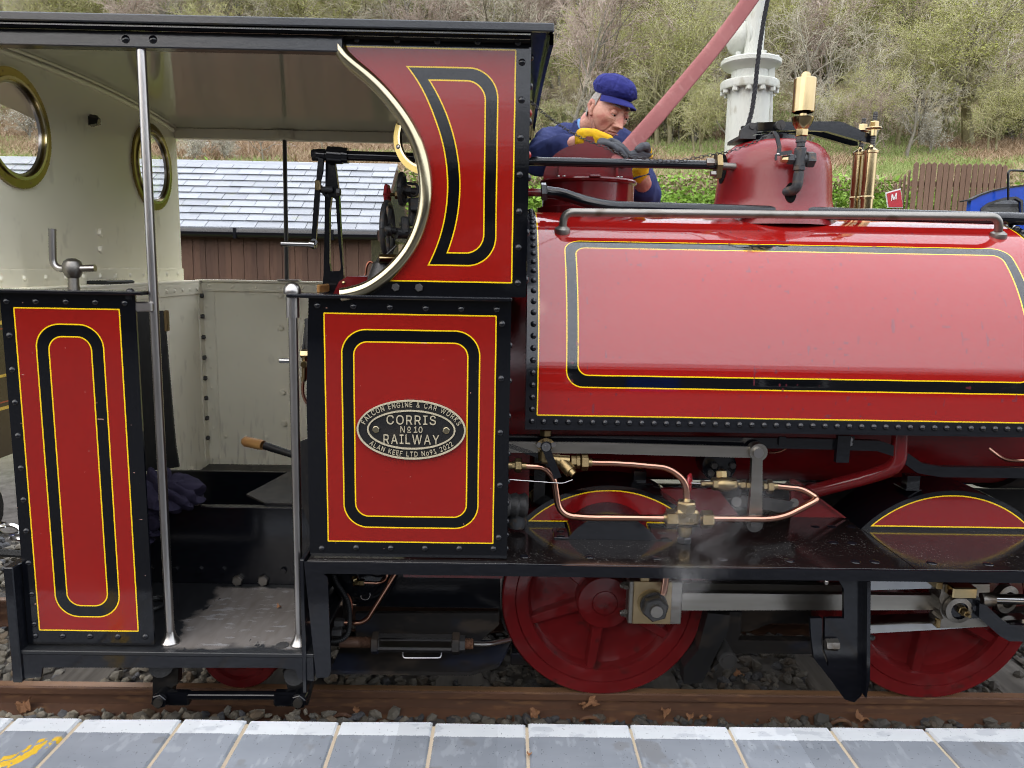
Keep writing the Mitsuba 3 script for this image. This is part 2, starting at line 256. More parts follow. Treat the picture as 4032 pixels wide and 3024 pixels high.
# ballast: one heap of loose stones, each with its own tone
def stones(n, xr, yr, z, s0, s1, seed, tone, exclude=None):
    g = np.random.default_rng(seed); ico = trimesh.creation.icosahedron(); V, F = ico.vertices, ico.faces; nv = len(V)
    p = np.stack([g.uniform(*xr, n), g.uniform(*yr, n), np.full(n, z)], 1); p[:, 2] += g.uniform(-.018, .012, n)
    if exclude is not None: p = p[~exclude(p)]; n = len(p)
    s = g.uniform(s0, s1, (n, 1, 1)) * g.uniform(.55, 1.2, (n, 1, 3)); jit = g.uniform(.72, 1.25, (n, nv, 1))
    th = g.uniform(0, 2 * np.pi, n); tl = g.normal(0, .5, n); v = V[None] * jit * s * np.array([1, 1, .7])
    c, q = np.cos(tl)[:, None], np.sin(tl)[:, None]; v = np.stack([v[..., 0], v[..., 1] * c - v[..., 2] * q, v[..., 1] * q + v[..., 2] * c], -1)
    c, q = np.cos(th)[:, None], np.sin(th)[:, None]; v = np.stack([v[..., 0] * c - v[..., 1] * q, v[..., 0] * q + v[..., 1] * c, v[..., 2]], -1) + p[:, None]
    col = tone(p, g); f = (F[None] + (np.arange(n) * nv)[:, None, None]).reshape(-1, 3)
    return trimesh.Trimesh(v.reshape(-1, 3), f, process=False), np.repeat(col, nv, 0)
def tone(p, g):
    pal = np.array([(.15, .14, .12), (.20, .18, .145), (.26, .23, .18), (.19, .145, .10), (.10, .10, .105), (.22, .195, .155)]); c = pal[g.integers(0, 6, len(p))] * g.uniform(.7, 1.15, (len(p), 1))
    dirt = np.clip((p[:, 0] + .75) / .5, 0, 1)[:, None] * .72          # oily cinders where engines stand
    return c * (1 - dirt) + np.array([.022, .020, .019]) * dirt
scene['stone_mat'] = {'type': 'principled', 'base_color': {'type': 'mesh_attribute', 'name': 'vertex_color'}, 'roughness': .75, 'specular': .3}
notrail = lambda p: ((abs(p[:, 1] - 2.727) < .055) | (abs(p[:, 1] - 3.46) < .06)) | ((p[:, 1] > 2.42) & (p[:, 1] < 3.77) & (abs((p[:, 0] + 4.05 + .39) % .78 - .39) < .10) & (np.random.default_rng(2).random(len(p)) < .85))
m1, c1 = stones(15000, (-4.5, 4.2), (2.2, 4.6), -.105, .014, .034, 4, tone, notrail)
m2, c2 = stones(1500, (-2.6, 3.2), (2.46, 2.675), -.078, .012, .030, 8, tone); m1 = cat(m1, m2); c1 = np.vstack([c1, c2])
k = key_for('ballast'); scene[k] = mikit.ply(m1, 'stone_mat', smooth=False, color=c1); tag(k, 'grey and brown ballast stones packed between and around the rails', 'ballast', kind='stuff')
scene['leaf_litter'] = {'type': 'twosided', 'bsdf': {'type': 'principled', 'base_color': proc(lambda p, n, uv: mix((.24, .12, .06), (.15, .075, .04), fbm(p.x * 60, p.y * 60, p.z * 60))), 'roughness': .8, 'specular': .2}}
def dead_leaf(x, y, z, s, seed, label):
    g = np.random.default_rng(seed); w = np.linspace(0, 2 * np.pi, 22, endpoint=False)
    rr_ = s * (.62 + .38 * np.abs(np.cos(w * 2.5)) ** .7) * np.where(np.abs(np.sin(w)) > .2, .72, 1.05)
    ring = np.stack([np.cos(w) * rr_, np.sin(w) * rr_ * .8, s * .5 * (np.sin(w * 2 + g.uniform(0, 6)) * .6 + g.normal(0, .25, 22))], 1)
    mid = ring * .45; mid[:, 2] *= .3
    v = np.vstack([ring, mid, [[0, 0, 0]]]); f = [[i, (i + 1) % 22, 22 + i] for i in range(22)] + [[(i + 1) % 22, 22 + (i + 1) % 22, 22 + i] for i in range(22)] + [[22 + i, 22 + (i + 1) % 22, 44] for i in range(22)]
    R = trimesh.transformations.euler_matrix(g.uniform(-.5, .5), g.uniform(-.5, .5), g.uniform(0, 6.3)); m = trimesh.Trimesh(v, f, process=False); m.apply_transform(R); m.apply_translation((x, y, z + s * .35))
    obj(key_for('dead_leaf'), m, 'leaf_litter', smooth=False, label=label, cat='leaf')
for i, (p, s, l) in enumerate([((-1.775,2.679,-0.07), .05, 'large pinkish dead leaf against the rail at the far left'), ((-0.53,2.667,-0.06), .022, 'small dead leaf below the rail left of the middle'), ((-0.156,2.645,-0.09), .028, 'crumpled orange dead leaf beside the white platform edge'),
        ((0.138,2.67,-0.07), .034, 'torn brown dead leaf on the stones below the red wheel'), ((0.32,2.696,-0.05), .028, 'folded dead leaf left of the biggest leaf under the driving wheel'), ((0.363,2.69,-0.04), .042, 'biggest curled dead oak leaf leaning on the rail under the driving wheel'),
        ((0.634,2.692,-0.07), .034, 'flat tan dead leaf on the ballast right of the driving wheel'), ((0.723,2.667,-0.07), .028, 'upright tan dead leaf before the guard plate'), ((0.782,2.669,-0.08), .034, 'pair of ragged pinkish leaf lobes at the platform edge'),
        ((1.031,2.668,-0.09), .022, 'narrow rust-red dead leaf at the platform edge'), ((1.371,2.674,-0.07), .036, 'upright brown dead leaf below the guard plate foot'), ((1.876,2.664,-0.09), .02, 'tiny orange dead leaf at the far right by the platform'),
        ((1.015,3.01,-0.09), .03, 'orange dead leaf on the black cinders between the wheels')]):
    dead_leaf(p[0], p[1], p[2], s, 50 + i, l)
tl = (0.092,2.042,0.2)
dead_leaf(tl[0], tl[1], .2, .014, 77, 'tiny crumpled leaf in the joint of the platform paving')
# ---------------------------------------------------------------- slate-roofed shed
sh = thing('shed', 'low timber shed with a pale slate roof and black gutter behind the cab', 'shed')
EY, EZ, RY, RZ, XR = 8.5, 1.95, 9.86, 2.80, -1.36
for i_, k_ in enumerate((.80, .68, .88, .75)): mat('roof_slate' + ('_%d' % i_ if i_ else ''), proc(lambda p, n, uv, k_=k_: mix(mix((.20 * k_, .215 * k_, .24 * k_), (.25 * k_, .265 * k_, .29 * k_), fbm(p.x * 4, p.y * 4, p.z * 9, 3)), (.16, .17, .12), smoothstep(.62, .78, fbm(p.x * 6, p.y * 6, p.z * 12, 4)) * .6)), .28, .7, bump=lambda p, n, uv: 1.5e-3 * fbm(p.x * 9, p.y * 9, p.z * 9))
mat('shed_board', proc(lambda p, n, uv: mix(mix((.098, .053, .035), (.066, .037, .026), cell_rand(p.x / .14 + 50)), (.05, .025, .018), smoothstep(.55, .75, fbm(p.x * 45, p.y * 45, p.z * 3, 3)) * .6)), .75, .3, bump=lambda p, n, uv: 1e-3 * fbm(p.x * 60, p.y * 3, p.z * 4))
rf = obj('roof', hull([(x, y, z - dz) for x in (-9.2, XR) for y, z in ((EY, EZ), (RY, RZ), (2 * RY - EY, EZ)) for dz in (.03, .07)]), 'black_dull', sh, smooth=False)
sl = np.array([0, RY - EY, RZ - EZ]); L = np.linalg.norm(sl); sl /= L; nn = np.array([0, -sl[2], sl[1]]); g = L / 10
for r in range(10):
    w = .27 if r < 9 else .19; off = .5 * w * (r % 2); x1 = XR
    while x1 > -8.4:
        x0 = x1 - (w if x1 < XR or not r % 2 else w * .5); a = np.array([0, EY, EZ]) + sl * (r * g - .02) + nn * .012; b = np.array([0, EY, EZ]) + sl * ((r + 1) * g + .06) + nn * .0; t = rng.uniform(0, .006)
        pts = [np.array([x, 0, 0]) + q + nn * d for x in (x0 + .003, x1 - .003) for q, d in ((a, t), (a, .009 + t), (b, -.004), (b, .004))]
        obj('slate', hull(pts), 'roof_slate' + ('', '_1', '_2', '_3')[rng.integers(0, 4)], rf, smooth=False); x1 = x0
obj('ridge', hull([(x, RY + y, RZ + z) for x in (-9.2, XR) for y, z in ((-.10, -.052), (0, .02), (.10, -.05), (0, -.02))]), 'roof_slate', rf, smooth=False)
obj('gutter', tube([(-9.3, EY - .05, EZ - .045), (XR - .02, EY - .05, EZ - .045)], .058, 14), 'black_gloss', sh)
for x in (XR - .5, -2.9, -4.5): obj('gutter_bracket', box(x - .015, x + .015, EY - .115, EY + .02, EZ - .11, EZ + .0), 'black_gloss', sh)
x = XR - .12
while x > -8.6:
    obj('board', box(x - .136, x, EY + .10, EY + .125, -.1, EZ + .02, .003), 'shed_board', sh, smooth=False); x -= .14
obj('inner_wall', box(-9, XR - .15, EY + .13, 2 * RY - EY - .2, -.1, EZ + .02), 'black_dull', sh)
obj('bargeboard', plate(Polygon([(EY - .03, EZ - .11), (RY, RZ - .11), (2 * RY - EY, EZ - .11), (2 * RY - EY, EZ + .0), (RY, RZ - .01), (EY - .03, EZ)]), XR - .02, XR, 'x'), 'shed_board', sh)

# ---------------------------------------------------------------- hedge, bank, trees
def leaf_quads(c, size, g, flat=.5, up=0.0):
    n = len(c); a = g.normal(size=(n, 3)); a[:, 2] = a[:, 2] * flat + up; a /= np.linalg.norm(a, axis=1, keepdims=True); b = np.cross(a, g.normal(size=(n, 3))); b /= np.linalg.norm(b, axis=1, keepdims=True)
    s = np.broadcast_to(size, n)[:, None] * g.uniform(.6, 1.3, (n, 1)); v = np.stack([c - a * s, c + b * s * .45, c + a * s, c - b * s * .45], 1).reshape(-1, 3)
    i = np.arange(n)[:, None] * 4; return trimesh.Trimesh(v, np.vstack([i + [0, 1, 2], i + [0, 2, 3]]), process=False)
def blades(c, h, w, g, tilt=.35):
    n = len(c); a = g.uniform(0, 2 * np.pi, n); s = np.stack([np.cos(a), np.sin(a), 0 * a], 1) * w * g.uniform(.6, 1.3, (n, 1)); t = np.c_[g.normal(0, tilt, (n, 2)), np.ones(n)] * (h * g.uniform(.4, 1.2, (n, 1)))
    v = np.stack([c - s, c + s, c + t], 1).reshape(-1, 3); return trimesh.Trimesh(v, np.arange(3 * n).reshape(-1, 3), process=False)
def segs(P0, P1, R0, R1, n):
    P0, P1 = np.asarray(P0), np.asarray(P1); d = P1 - P0; d /= np.maximum(np.linalg.norm(d, axis=1, keepdims=True), 1e-9)
    h = np.where(np.abs(d[:, 2:3]) < .9, [[0, 0, 1.0]], [[0, 1.0, 0]]); a = np.cross(d, h); a /= np.linalg.norm(a, axis=1, keepdims=True); b = np.cross(d, a)
    w = np.arange(n) * 2 * np.pi / n; ring = np.cos(w)[None, :, None] * a[:, None] + np.sin(w)[None, :, None] * b[:, None]
    v = np.concatenate([P0[:, None] + ring * np.asarray(R0)[:, None, None], P1[:, None] + ring * np.asarray(R1)[:, None, None]], 1); k = np.arange(n); q = (k + 1) % n
    f = np.vstack([np.stack([k, q, q + n], 1), np.stack([k, q + n, k + n], 1)]); f = (f[None] + (np.arange(len(P0)) * 2 * n)[:, None, None]).reshape(-1, 3)
    return trimesh.Trimesh(v.reshape(-1, 3), f, process=False)
def leaf_mat(key, a, b, trans=.35):
    def col(p, n, uv): return mix(a, b, fbm(p.x * 1.7, p.y * 1.7, p.z * 1.7, 3))
    scene[key] = {'type': 'twosided', 'bsdf': {'type': 'principled', 'base_color': proc(col), 'roughness': .6, 'specular': .25}}
leaf_mat('hedge_green', (.14, .27, .035), (.24, .38, .06)); leaf_mat('hedge_brown', (.30, .23, .14), (.20, .15, .09)); leaf_mat('bud_olive', (.25, .28, .07), (.33, .33, .10)); leaf_mat('bud_green', (.20, .34, .04), (.30, .43, .07))
leaf_mat('conifer_green', (.022, .06, .022), (.045, .11, .035)); leaf_mat('blossom', (.72, .72, .70), (.62, .63, .60)); leaf_mat('twig_grey', (.42, .39, .30), (.28, .26, .19)); leaf_mat('twig_pink', (.42, .34, .29), (.30, .24, .195)); leaf_mat('twig_olive', (.42, .40, .22), (.30, .28, .15))
leaf_mat('bark', (.22, .20, .16), (.13, .12, .09)); leaf_mat('bark_moss', (.20, .19, .08), (.14, .12, .08)); leaf_mat('bracken_mat', (.34, .24, .15), (.26, .19, .12)); leaf_mat('grass_blade', (.16, .24, .06), (.26, .28, .11)); leaf_mat('shrub_green', (.17, .22, .07), (.27, .27, .12))
g = np.random.default_rng(21)
def hedge(x0, x1, y, z0, top, n, seed):
    q = np.random.default_rng(seed); c = np.stack([q.uniform(x0, x1, n), y + q.normal(0, .42, n).clip(-.8, .8), z0 + (top - z0) * q.beta(2.2, 1.15, n)], 1)
    c[:, 2] += .22 * (meshkit.fbm(c * [.9, .5, 0], 3, 7) - .5); c[:, 1] -= .5 * (meshkit.fbm(c * 1.5, 2, 9) - .5); return c
hk = thing('hedge', 'bright green clipped hedge with a browned top along the foot of the bank', 'hedge')
c = hedge(-16, 15, 14, height(0, 14) + .1, 3.22, 95000, 3); topm = (c[:, 2] > 3.0) | (meshkit.fbm(c * .8, 3, 4) > .60)
topm = c[:, 2] > 3.02 - .10 * g.random(len(c)) + .25 * (meshkit.fbm(c * [.7, 0, 0], 2, 6) - .5); green = np.where(c[:, 0] < -.5, g.random(len(c)) < .35, ~(topm & (g.random(len(c)) < .6)))
obj('foliage', leaf_quads(c[green], .05, g), 'hedge_green', hk, smooth=False); obj('clipped_twigs', leaf_quads(c[~green], .05, g, 1.2), 'hedge_brown', hk, smooth=False)
obj('branches', segs(*(lambda a: (a, a + np.c_[g.normal(0, .2, (len(a), 2)), g.uniform(.4, 1.3, len(a))], np.full(len(a), .012), np.full(len(a), .006)))(np.stack([g.uniform(-16, 15, 900), 14 + g.normal(0, .3, 900), np.full(900, height(0, 14))], 1)), 4), 'bark', hk, smooth=False)
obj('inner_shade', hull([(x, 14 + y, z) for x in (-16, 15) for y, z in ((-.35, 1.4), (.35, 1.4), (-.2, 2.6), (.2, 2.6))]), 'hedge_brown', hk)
n = 200000; c = np.stack([g.uniform(-26, 26, n), g.uniform(15.2, 30, n), np.zeros(n)], 1); c[:, 2] = height(c[:, 0], c[:, 1]) + .05
br = meshkit.fbm(c * [.25, .5, 0] + 3, 3, 5) + g.normal(0, .05, n) > .52
obj(key_for('grass'), blades(c[~br] - [0, 0, .06], .16, .014, g), 'grass_blade', smooth=False, label='green and straw coloured grass on the bank above the shed', cat='grass', kind='stuff')
obj(key_for('bracken'), blades(c[br] - [0, 0, .06], .26, .018, g, .8), 'bracken_mat', smooth=False, label='red-brown dead bracken in patches on the bank', cat='bracken', kind='stuff')
def grow(seed, H, spread=.75, trunk_r=.13, levels=5, lean=0.0, kids=(4, 7), stems=1, droop=0.0, wiggle=.22, twig=.004):
    q = np.random.default_rng(seed); S = []; tips = []
    def branch(p, d, Lb, r, lv):
        n = 5 if lv < 2 else 4 if lv < 4 else 2; step = Lb / n; pts = [p]
        for i in range(n):
            d = d + q.normal(0, wiggle, 3) * (.5 if lv == 0 else 1) + np.array([0, 0, .10 if lv < 2 else -droop]); d = d / np.linalg.norm(d); p = p + d * step; pts.append(p)
        rs = np.linspace(r, max(r * (.42 if lv < 2 else .3), twig), n + 1)
        for i in range(n): S.append((pts[i], pts[i + 1], rs[i], rs[i + 1], lv))
        if lv >= levels - 2: tips.append(pts[-1]); tips.append(pts[len(pts) // 2])
        if lv == levels: return
        m = q.integers(*kids) + (3 if lv == 0 else 0)
        for i in range(m):
            t = q.uniform(.30 if lv == 0 else .15, 1) if i else 1.0; k = min(int(t * n), n - 1); pp = pts[k] + (pts[k + 1] - pts[k]) * (t * n - k)
            az = q.uniform(0, 2 * np.pi); _, a, b = frame_of(d); o = math.cos(az) * a + math.sin(az) * b; an = q.uniform(.35, 1.0) * spread
            dd = d * math.cos(an) + o * math.sin(an); branch(pp, dd / np.linalg.norm(dd), Lb * q.uniform(.42, .72), rs[k] * q.uniform(.45, .7), lv + 1)
    for s in range(stems):
        a = q.uniform(0, 6.28); branch(np.array([q.normal(0, .12 * (stems > 1)), q.normal(0, .12 * (stems > 1)), -.3]), np.array([lean + .25 * math.cos(a) * (stems > 1), .25 * math.sin(a) * (stems > 1), 1.0]), H * .45, trunk_r, 0)
    big = [s for s in S if s[2] > .02 or s[4] < 2]; small = [s for s in S if not (s[2] > .02 or s[4] < 2)]
    mk = lambda L, n: segs([s[0] for s in L], [s[1] for s in L], [s[2] for s in L], [s[3] for s in L], n)
    return mk(big, 6), mk(small, 3), np.array(tips)
def jitter(t, n, s, q): return t[q.integers(0, len(t), n)] + q.normal(0, s, (n, 3))
def conifer(seed, H):
    q = np.random.default_rng(seed); P = []; S = []
    for z in np.arange(.12, .98, .022):
        R = H * .24 * (1 - z) ** .8 + .1
        for a in q.uniform(0, 6.28, 11):
            e = np.array([math.cos(a) * R, math.sin(a) * R, H * z - .35 * R]); S.append((np.array([0, 0, H * z]), e)); t = q.random((26, 1)) ** .6; P.append(np.array([0, 0, H * z]) * (1 - t) + e * t + q.normal(0, .09, (26, 3)))
    return cat(segs([[0, 0, -.3]], [[0, 0, H]], [.17], [.02], 7), segs([s[0] for s in S], [s[1] for s in S], np.full(len(S), .02), np.full(len(S), .006), 3)), np.vstack(P)
def species(key, trunk, tm, twigs=None, wm=None, leaves=None, lm=None):
    d = {'type': 'shapegroup', 'trunk': mikit.ply(trunk, tm, smooth=False)}
    if twigs is not None: d['twigs'] = mikit.ply(twigs, wm, smooth=False)
    if leaves is not None: d['crown'] = mikit.ply(leaves, lm, smooth=False)
    scene[key] = d
tw = {}
for i in range(2):
    a, b, t = grow(100 + i, 8.0, spread=.85, trunk_r=.15, levels=5, kids=(3, 6), twig=.0085); species('bare_%d' % i, a, 'bark', b, 'twig_grey', leaf_quads(jitter(t, 1500, .08, g), .03, g), 'twig_pink'); 
    a, b, t = grow(120 + i, 7.5, spread=.9, trunk_r=.10, levels=5, kids=(3, 6), stems=2, twig=.0085); species('olive_%d' % i, a, 'bark_moss', b, 'twig_olive', leaf_quads(jitter(t, 9500, .14, g), .036, g), 'bud_olive')
    a, b, t = grow(140 + i, 9.0, spread=.55, trunk_r=.09, levels=5, kids=(3, 6), stems=2, twig=.0085); species('pinkish_%d' % i, a, 'bark', b, 'twig_pink', leaf_quads(jitter(t, 2500, .08, g), .03, g), 'twig_grey')
a, b, t = grow(161, 8.5, spread=.75, trunk_r=.10, levels=5, kids=(3, 6), twig=.0075); species('fresh_0', a, 'bark', b, 'twig_olive', leaf_quads(jitter(t, 14000, .16, g), .05, g), 'bud_green')
a, b, t = grow(171, 3.4, spread=.95, trunk_r=.06, levels=5, kids=(3, 6), stems=2, twig=.0075); species('thorn_0', a, 'bark', b, 'twig_grey', leaf_quads(jitter(t, 3500, .05, g), .026, g), 'blossom')
a, b, t = grow(181, 2.6, spread=.8, trunk_r=.03, levels=4, kids=(4, 7), stems=6, twig=.0085); species('scrub_0', a, 'bark', b, 'twig_olive', leaf_quads(jitter(t, 3200, .10, g), .045, g), 'shrub_green')
a, b, t = grow(191, 2.2, spread=.8, trunk_r=.035, levels=4, kids=(3, 6), stems=1, twig=.0085); species('sapling_0', a, 'bark', b, 'twig_pink', leaf_quads(jitter(t, 300, .05, g), .03, g), 'bud_olive')
a, c = conifer(7, 13); species('conifer_0', a, 'bark', None, None, leaf_quads(c, .11, g, .5), 'conifer_green')
a, b, t = grow(205, 7.0, spread=1.0, trunk_r=.22, levels=5, lean=.35, kids=(3, 6), twig=.0085); species('leaning_0', a, 'bark_moss', b, 'twig_olive', leaf_quads(jitter(t, 6000, .12, g), .04, g), 'bud_olive')
def plant(name, sp, x, y, s, rot, label=None, cat_='tree', group=None, key=None, dz=0):
    k = key or key_for(name); scene[k] = {'type': 'instance', 'shapegroup': {'type': 'ref', 'id': sp}, 'to_world': T4().translate([x, y, float(height(x, y)) - .05 + dz]).rotate([0, 0, 1], rot).scale(s)}
    if label: tag(k, label, cat_, group)
    return k
WORDS = {'bare': ('bare_tree', 'bare grey-brown tree with fine leafless twigs on the hillside', 'bare trees on the hillside'), 'olive': ('budding_tree', 'spreading tree in yellow-olive bud on the hillside', 'budding trees on the hillside'),
         'pinkish': ('birch_tree', 'slender upright pinkish-brown leafless tree on the hillside', 'slender leafless trees on the hillside'), 'fresh': ('green_tree', 'tree in fresh pale green leaf high on the hillside', 'fresh green trees high on the hillside'), 'conifer': ('conifer', 'dark green conifer standing above the cab roof', 'dark conifers on the hill')}
q = np.random.default_rng(33)
def X(u, y): return (u - 1106) / 1663 * y + .0113 * y
front = [(40, 30, 'bare'), (150, 31, 'olive'), (300, 30, 'pinkish'), (470, 30, 'olive'), (620, 31, 'bare'), (740, 30, 'bare'), (900, 30, 'pinkish'), (1030, 31, 'bare'), (1215, 26, 'pinkish'), (1260, 30, 'olive'), (1330, 29, 'olive'), (1420, 26, 'olive'), (1480, 30, 'bare'), (1540, 29, 'bare'), (1690, 26, 'bare'), (1760, 29, 'pinkish'), (1830, 25.6, 'bare'),
         (1900, 26, 'olive'), (1960, 26.5, 'bare'), (2020, 30, 'bare'), (2130, 30, 'olive'), (2230, 29, 'bare'), (1600, 29.5, 'olive')]
mid = [(u + q.uniform(-25, 25), q.uniform(32.5, 36), q.choice(['bare', 'olive', 'olive', 'pinkish', 'bare'])) for u in np.arange(-330, 2560, 96)]
high = [(u + q.uniform(-30, 30), q.uniform(38, 44), q.choice(['bare', 'olive', 'fresh', 'pinkish', 'olive'])) for u in np.arange(-330, 2560, 104)]
high += [(800, 37, 'conifer'), (845, 39, 'conifer'), (985, 41, 'conifer'), (620, 40, 'fresh'), (680, 38, 'fresh'), (1370, 41, 'fresh'), (1930, 37, 'fresh'), (1980, 39, 'fresh'), (1450, 44, 'conifer'), (1640, 46, 'conifer')]
LOOKS = {'bare': 'bare grey-brown tree', 'olive': 'spreading tree in yellow-olive bud', 'pinkish': 'slender pinkish-brown leafless tree', 'fresh': 'tree in fresh pale green leaf', 'conifer': 'dark green conifer'}
def where(u, y):
    reg = next(w for e, w in ((330, 'above the left part of the cab roof'), (640, 'above the middle of the cab roof'), (900, 'above the brass beading'), (1180, 'above the right end of the cab roof'), (1420, 'behind the man'), (1700, 'around the water crane'), (1960, 'behind the brass spring balances'), (9999, 'above the picket fence')) if u < e)
    return ('low ' if y < 32 else 'half way up ' if y < 37.5 else 'high ') + reg
for u, y, kind in front + mid + high:
    n_, lb, gr = WORDS[kind]; lb = LOOKS[kind] + ' ' + where(u, y); gr = lb; sp = kind + '_%d' % (q.integers(0, 2) if kind in ('bare', 'olive', 'pinkish') else 0); x = X(u, y)
    plant(n_, sp, x, y, q.uniform(.8, 1.15) * (.78 if y < 32 else .9), q.uniform(0, 360), lb, 'tree', gr)
for u, y, s_, sp, l in ((1490, 23.6, .42, 'olive_0', 'low budding tree on the bank just right of the man'), (1560, 24.2, .40, 'bare_1', 'low bare tree on the bank left of the water crane'), (1725, 23.4, .40, 'bare_0', 'low bare tree on the bank just right of the water crane'), (1800, 24.0, .45, 'olive_1', 'low budding tree on the bank beside the whistle'), (1850, 23.2, .36, 'pinkish_0', 'low leafless tree on the bank left of the spring balances'), (1925, 23.8, .42, 'bare_1', 'low bare tree on the bank right of the spring balances'), (2110, 24.2, .42, 'olive_0', 'low budding tree on the bank above the right half of the picket fence'), (1240, 23.8, .40, 'bare_0', 'low bare tree on the bank just left of the man')):
    plant('young_tree', sp, X(u, y), y, s_, q.uniform(0, 360), l, 'tree')
plant('leaning_tree', 'leaning_0', X(2060, 26), 26, .95, 200, 'mossy thick-trunked tree leaning right at the foot of the wood on the right', 'tree')
for u, y, s, l in ((430, 20, .40, 'white blossoming thorn bush seen under the cab roof'), (85, 23, .62, 'white blossoming thorn bush seen through the nearer round window'), (1985, 24.5, .48, 'white blossoming thorn bush above the picket fence'), (505, 20.5, .34, 'smallest white blossoming thorn beside the far cab pole')):
    plant('blossoming_thorn', 'thorn_0', X(u, y), y, s, q.uniform(0, 360), l, 'bush')
for u, y, s in ((575, 20.5, .8), (700, 23, .7), (470, 21, .65)): plant('sapling', 'sapling_0', X(u, y), y, s, q.uniform(0, 360), {575: 'bare sapling on the grass bank seen through the cab left of the far pole', 700: 'bare sapling on the grass bank seen through the cab right of the far pole', 470: 'smallest bare sapling on the bank beside the white thorn'}[u], 'sapling')
labels['woodland_scrub'] = {'kind': 'stuff', 'label': 'tangled undergrowth and thicket covering the wooded hill', 'category': 'undergrowth'}
i = 0
for row, (y0, y1, st) in enumerate(((25.6, 29, 1.15), (30.5, 34, 1.3), (35, 40, 1.5), (41, 47, 1.8), (48, 56, 2.2))):
    for x in np.arange(-y0 * .98, y0 * .98, st * 1.3):
        i += 1; y = q.uniform(y0, y1); plant('', (sp_k := q.choice(['scrub_0', 'scrub_0', 'olive_1', 'bare_1', 'pinkish_0', 'olive_0'])), x + q.uniform(-.5, .5), y, q.uniform(.7, 1.3) * (1 + .12 * row) * (1 if sp_k == 'scrub_0' else .42 if row < 1 else .7), q.uniform(0, 360), key='woodland_scrub__%03d' % i)

# ---------------------------------------------------------------- the locomotive: cab
LO = thing('steam_locomotive', 'red and black narrow gauge steam locomotive with open cab and saddle tank', 'locomotive')
def part(name, mesh, m, smooth=30, parent=None, **kw): return obj(name, mesh, m, parent or LO, smooth=smooth, **kw)
def lining(border, o, i, base=RED):
    def f(p, n, uv):
        b = rects_sdf(p.x, p.z, *border, .001); do = rects_sdf(p.x, p.z, *o); di = rects_sdf(p.x, p.z, *i)
        bs = mix(base, (base[0] * .82, base[1] * 1.3, base[2] * 1.5), fbm(p.x * 4, p.y, p.z * 4, 4)); c = mix(BLACK, bs, inside(b)); c = mix(c, BLACK, inside(do) * (1 - inside(di)))
        y = dr.maximum(band(b, .0019), dr.maximum(band(do, .0019), band(di, .0019)))
        c = mix(c, YEL, y); chip = smoothstep(.982, .99, noise(p.x * 60, 1, p.z * 60)) * .5
        return mix(c, (.55, .30, .25), chip)
    return proc(f)
def gloss(key, col, rough=.06, amp=2.2e-5): mat(key, col, lambda p, n, uv: rough + .10 * smoothstep(.5, .75, fbm(p.x * 6, p.y * 6, p.z * 6, 4)), .5, bump=brush(amp))
gloss('bunker_lining', lining((-1.461, -1.149, .430, 1.451), (-1.403, -1.2025, .477, 1.404, .072), (-1.366, -1.239, .514, 1.367, .042)))
gloss('cab_lining', lining((-.540, -.025, .739, 1.451), (-.489, -.073, .786, 1.404, .075), (-.453, -.109, .822, 1.367, .042)))
def upper(p, n, uv):
    b = rects_sdf(p.x, p.z, -2, .0195, 1.5505, 2.214, .001)
    o = rects_sdf(p.x, p.z, -.60, -.030, 1.599, 2.1625, .085); i = rects_sdf(p.x, p.z, -.60, -.066, 1.636, 2.127, .055)
    dc = dr.sqrt(dr.square(p.x + .672) + dr.square(p.z - 1.829)); o = dr.maximum(o, .498 - dc + .075 * smoothstep(2.0, 2.16, p.z) * .1); i = dr.maximum(i, .534 - dc)
    c = mix(BLACK, RED, inside(b)); c = mix(c, BLACK, inside(o) * (1 - inside(i)))
    return mix(c, YEL, dr.maximum(band(b, .0019), dr.maximum(band(o, .0019), band(i, .0019))))
gloss('upper_lining', proc(upper), .07, 4e-5)
# bunker side (left red panel)
bp = part('bunker_panel', plate(Polygon([(-1.50, .383), (-1.10, .383), (-1.10, 1.495), (-1.50, 1.495)]), 2.31, 2.318), 'bunker_lining', False, label='tall narrow red panel with a long black and yellow lining loop')
for u, v in [(14, 650), (78, 651), (143, 651), (206, 652), (270, 654)]: pass
for q in [(-1.481,2.31,1.47),(-1.394,2.31,1.471),(-1.305,2.31,1.472),(-1.218,2.31,1.472),(-1.131,2.31,1.471),(-1.48,2.31,1.368),(-1.48,2.31,1.264),(-1.48,2.31,1.164),(-1.479,2.31,1.061),(-1.478,2.31,0.959),(-1.478,2.31,0.858),(-1.477,2.31,0.758),(-1.478,2.31,0.653),(-1.477,2.31,0.55),(-1.477,2.31,0.449),(-1.476,2.31,0.41),(-1.389,2.31,0.41),(-1.302,2.31,0.411),(-1.214,2.31,0.411),(-1.127,2.31,0.412)]: rivet(bp, q, (0, -1, 0), .0098)
part('bunker_cap', box(-1.64, -1.07, 2.285, 2.36, 1.495, 1.506, .003), 'black_gloss')
part('bunker_ledge', box(-1.59, -1.495, 2.36, 3.86, 1.488, 1.503, .002), 'cream')
bf = part('bunker_face', box(-1.508, -1.50, 2.33, 3.86, .40, 1.488), 'cream')
part('bunker_face_trim', box(-1.4998, -1.494, 2.33, 3.85, 1.438, 1.488, .001), 'cream')
for y in np.arange(2.75, 3.8, .085): rivet(bf, (-1.494, y, 1.462), (1, 0, 0), .009, mat='cream')
for y, z in ((3.62, .60), (3.45, .53)): rivet(bf, (-1.50, y, z), (1, 0, 0), .014, .016, 'cream', 'bolt', True)
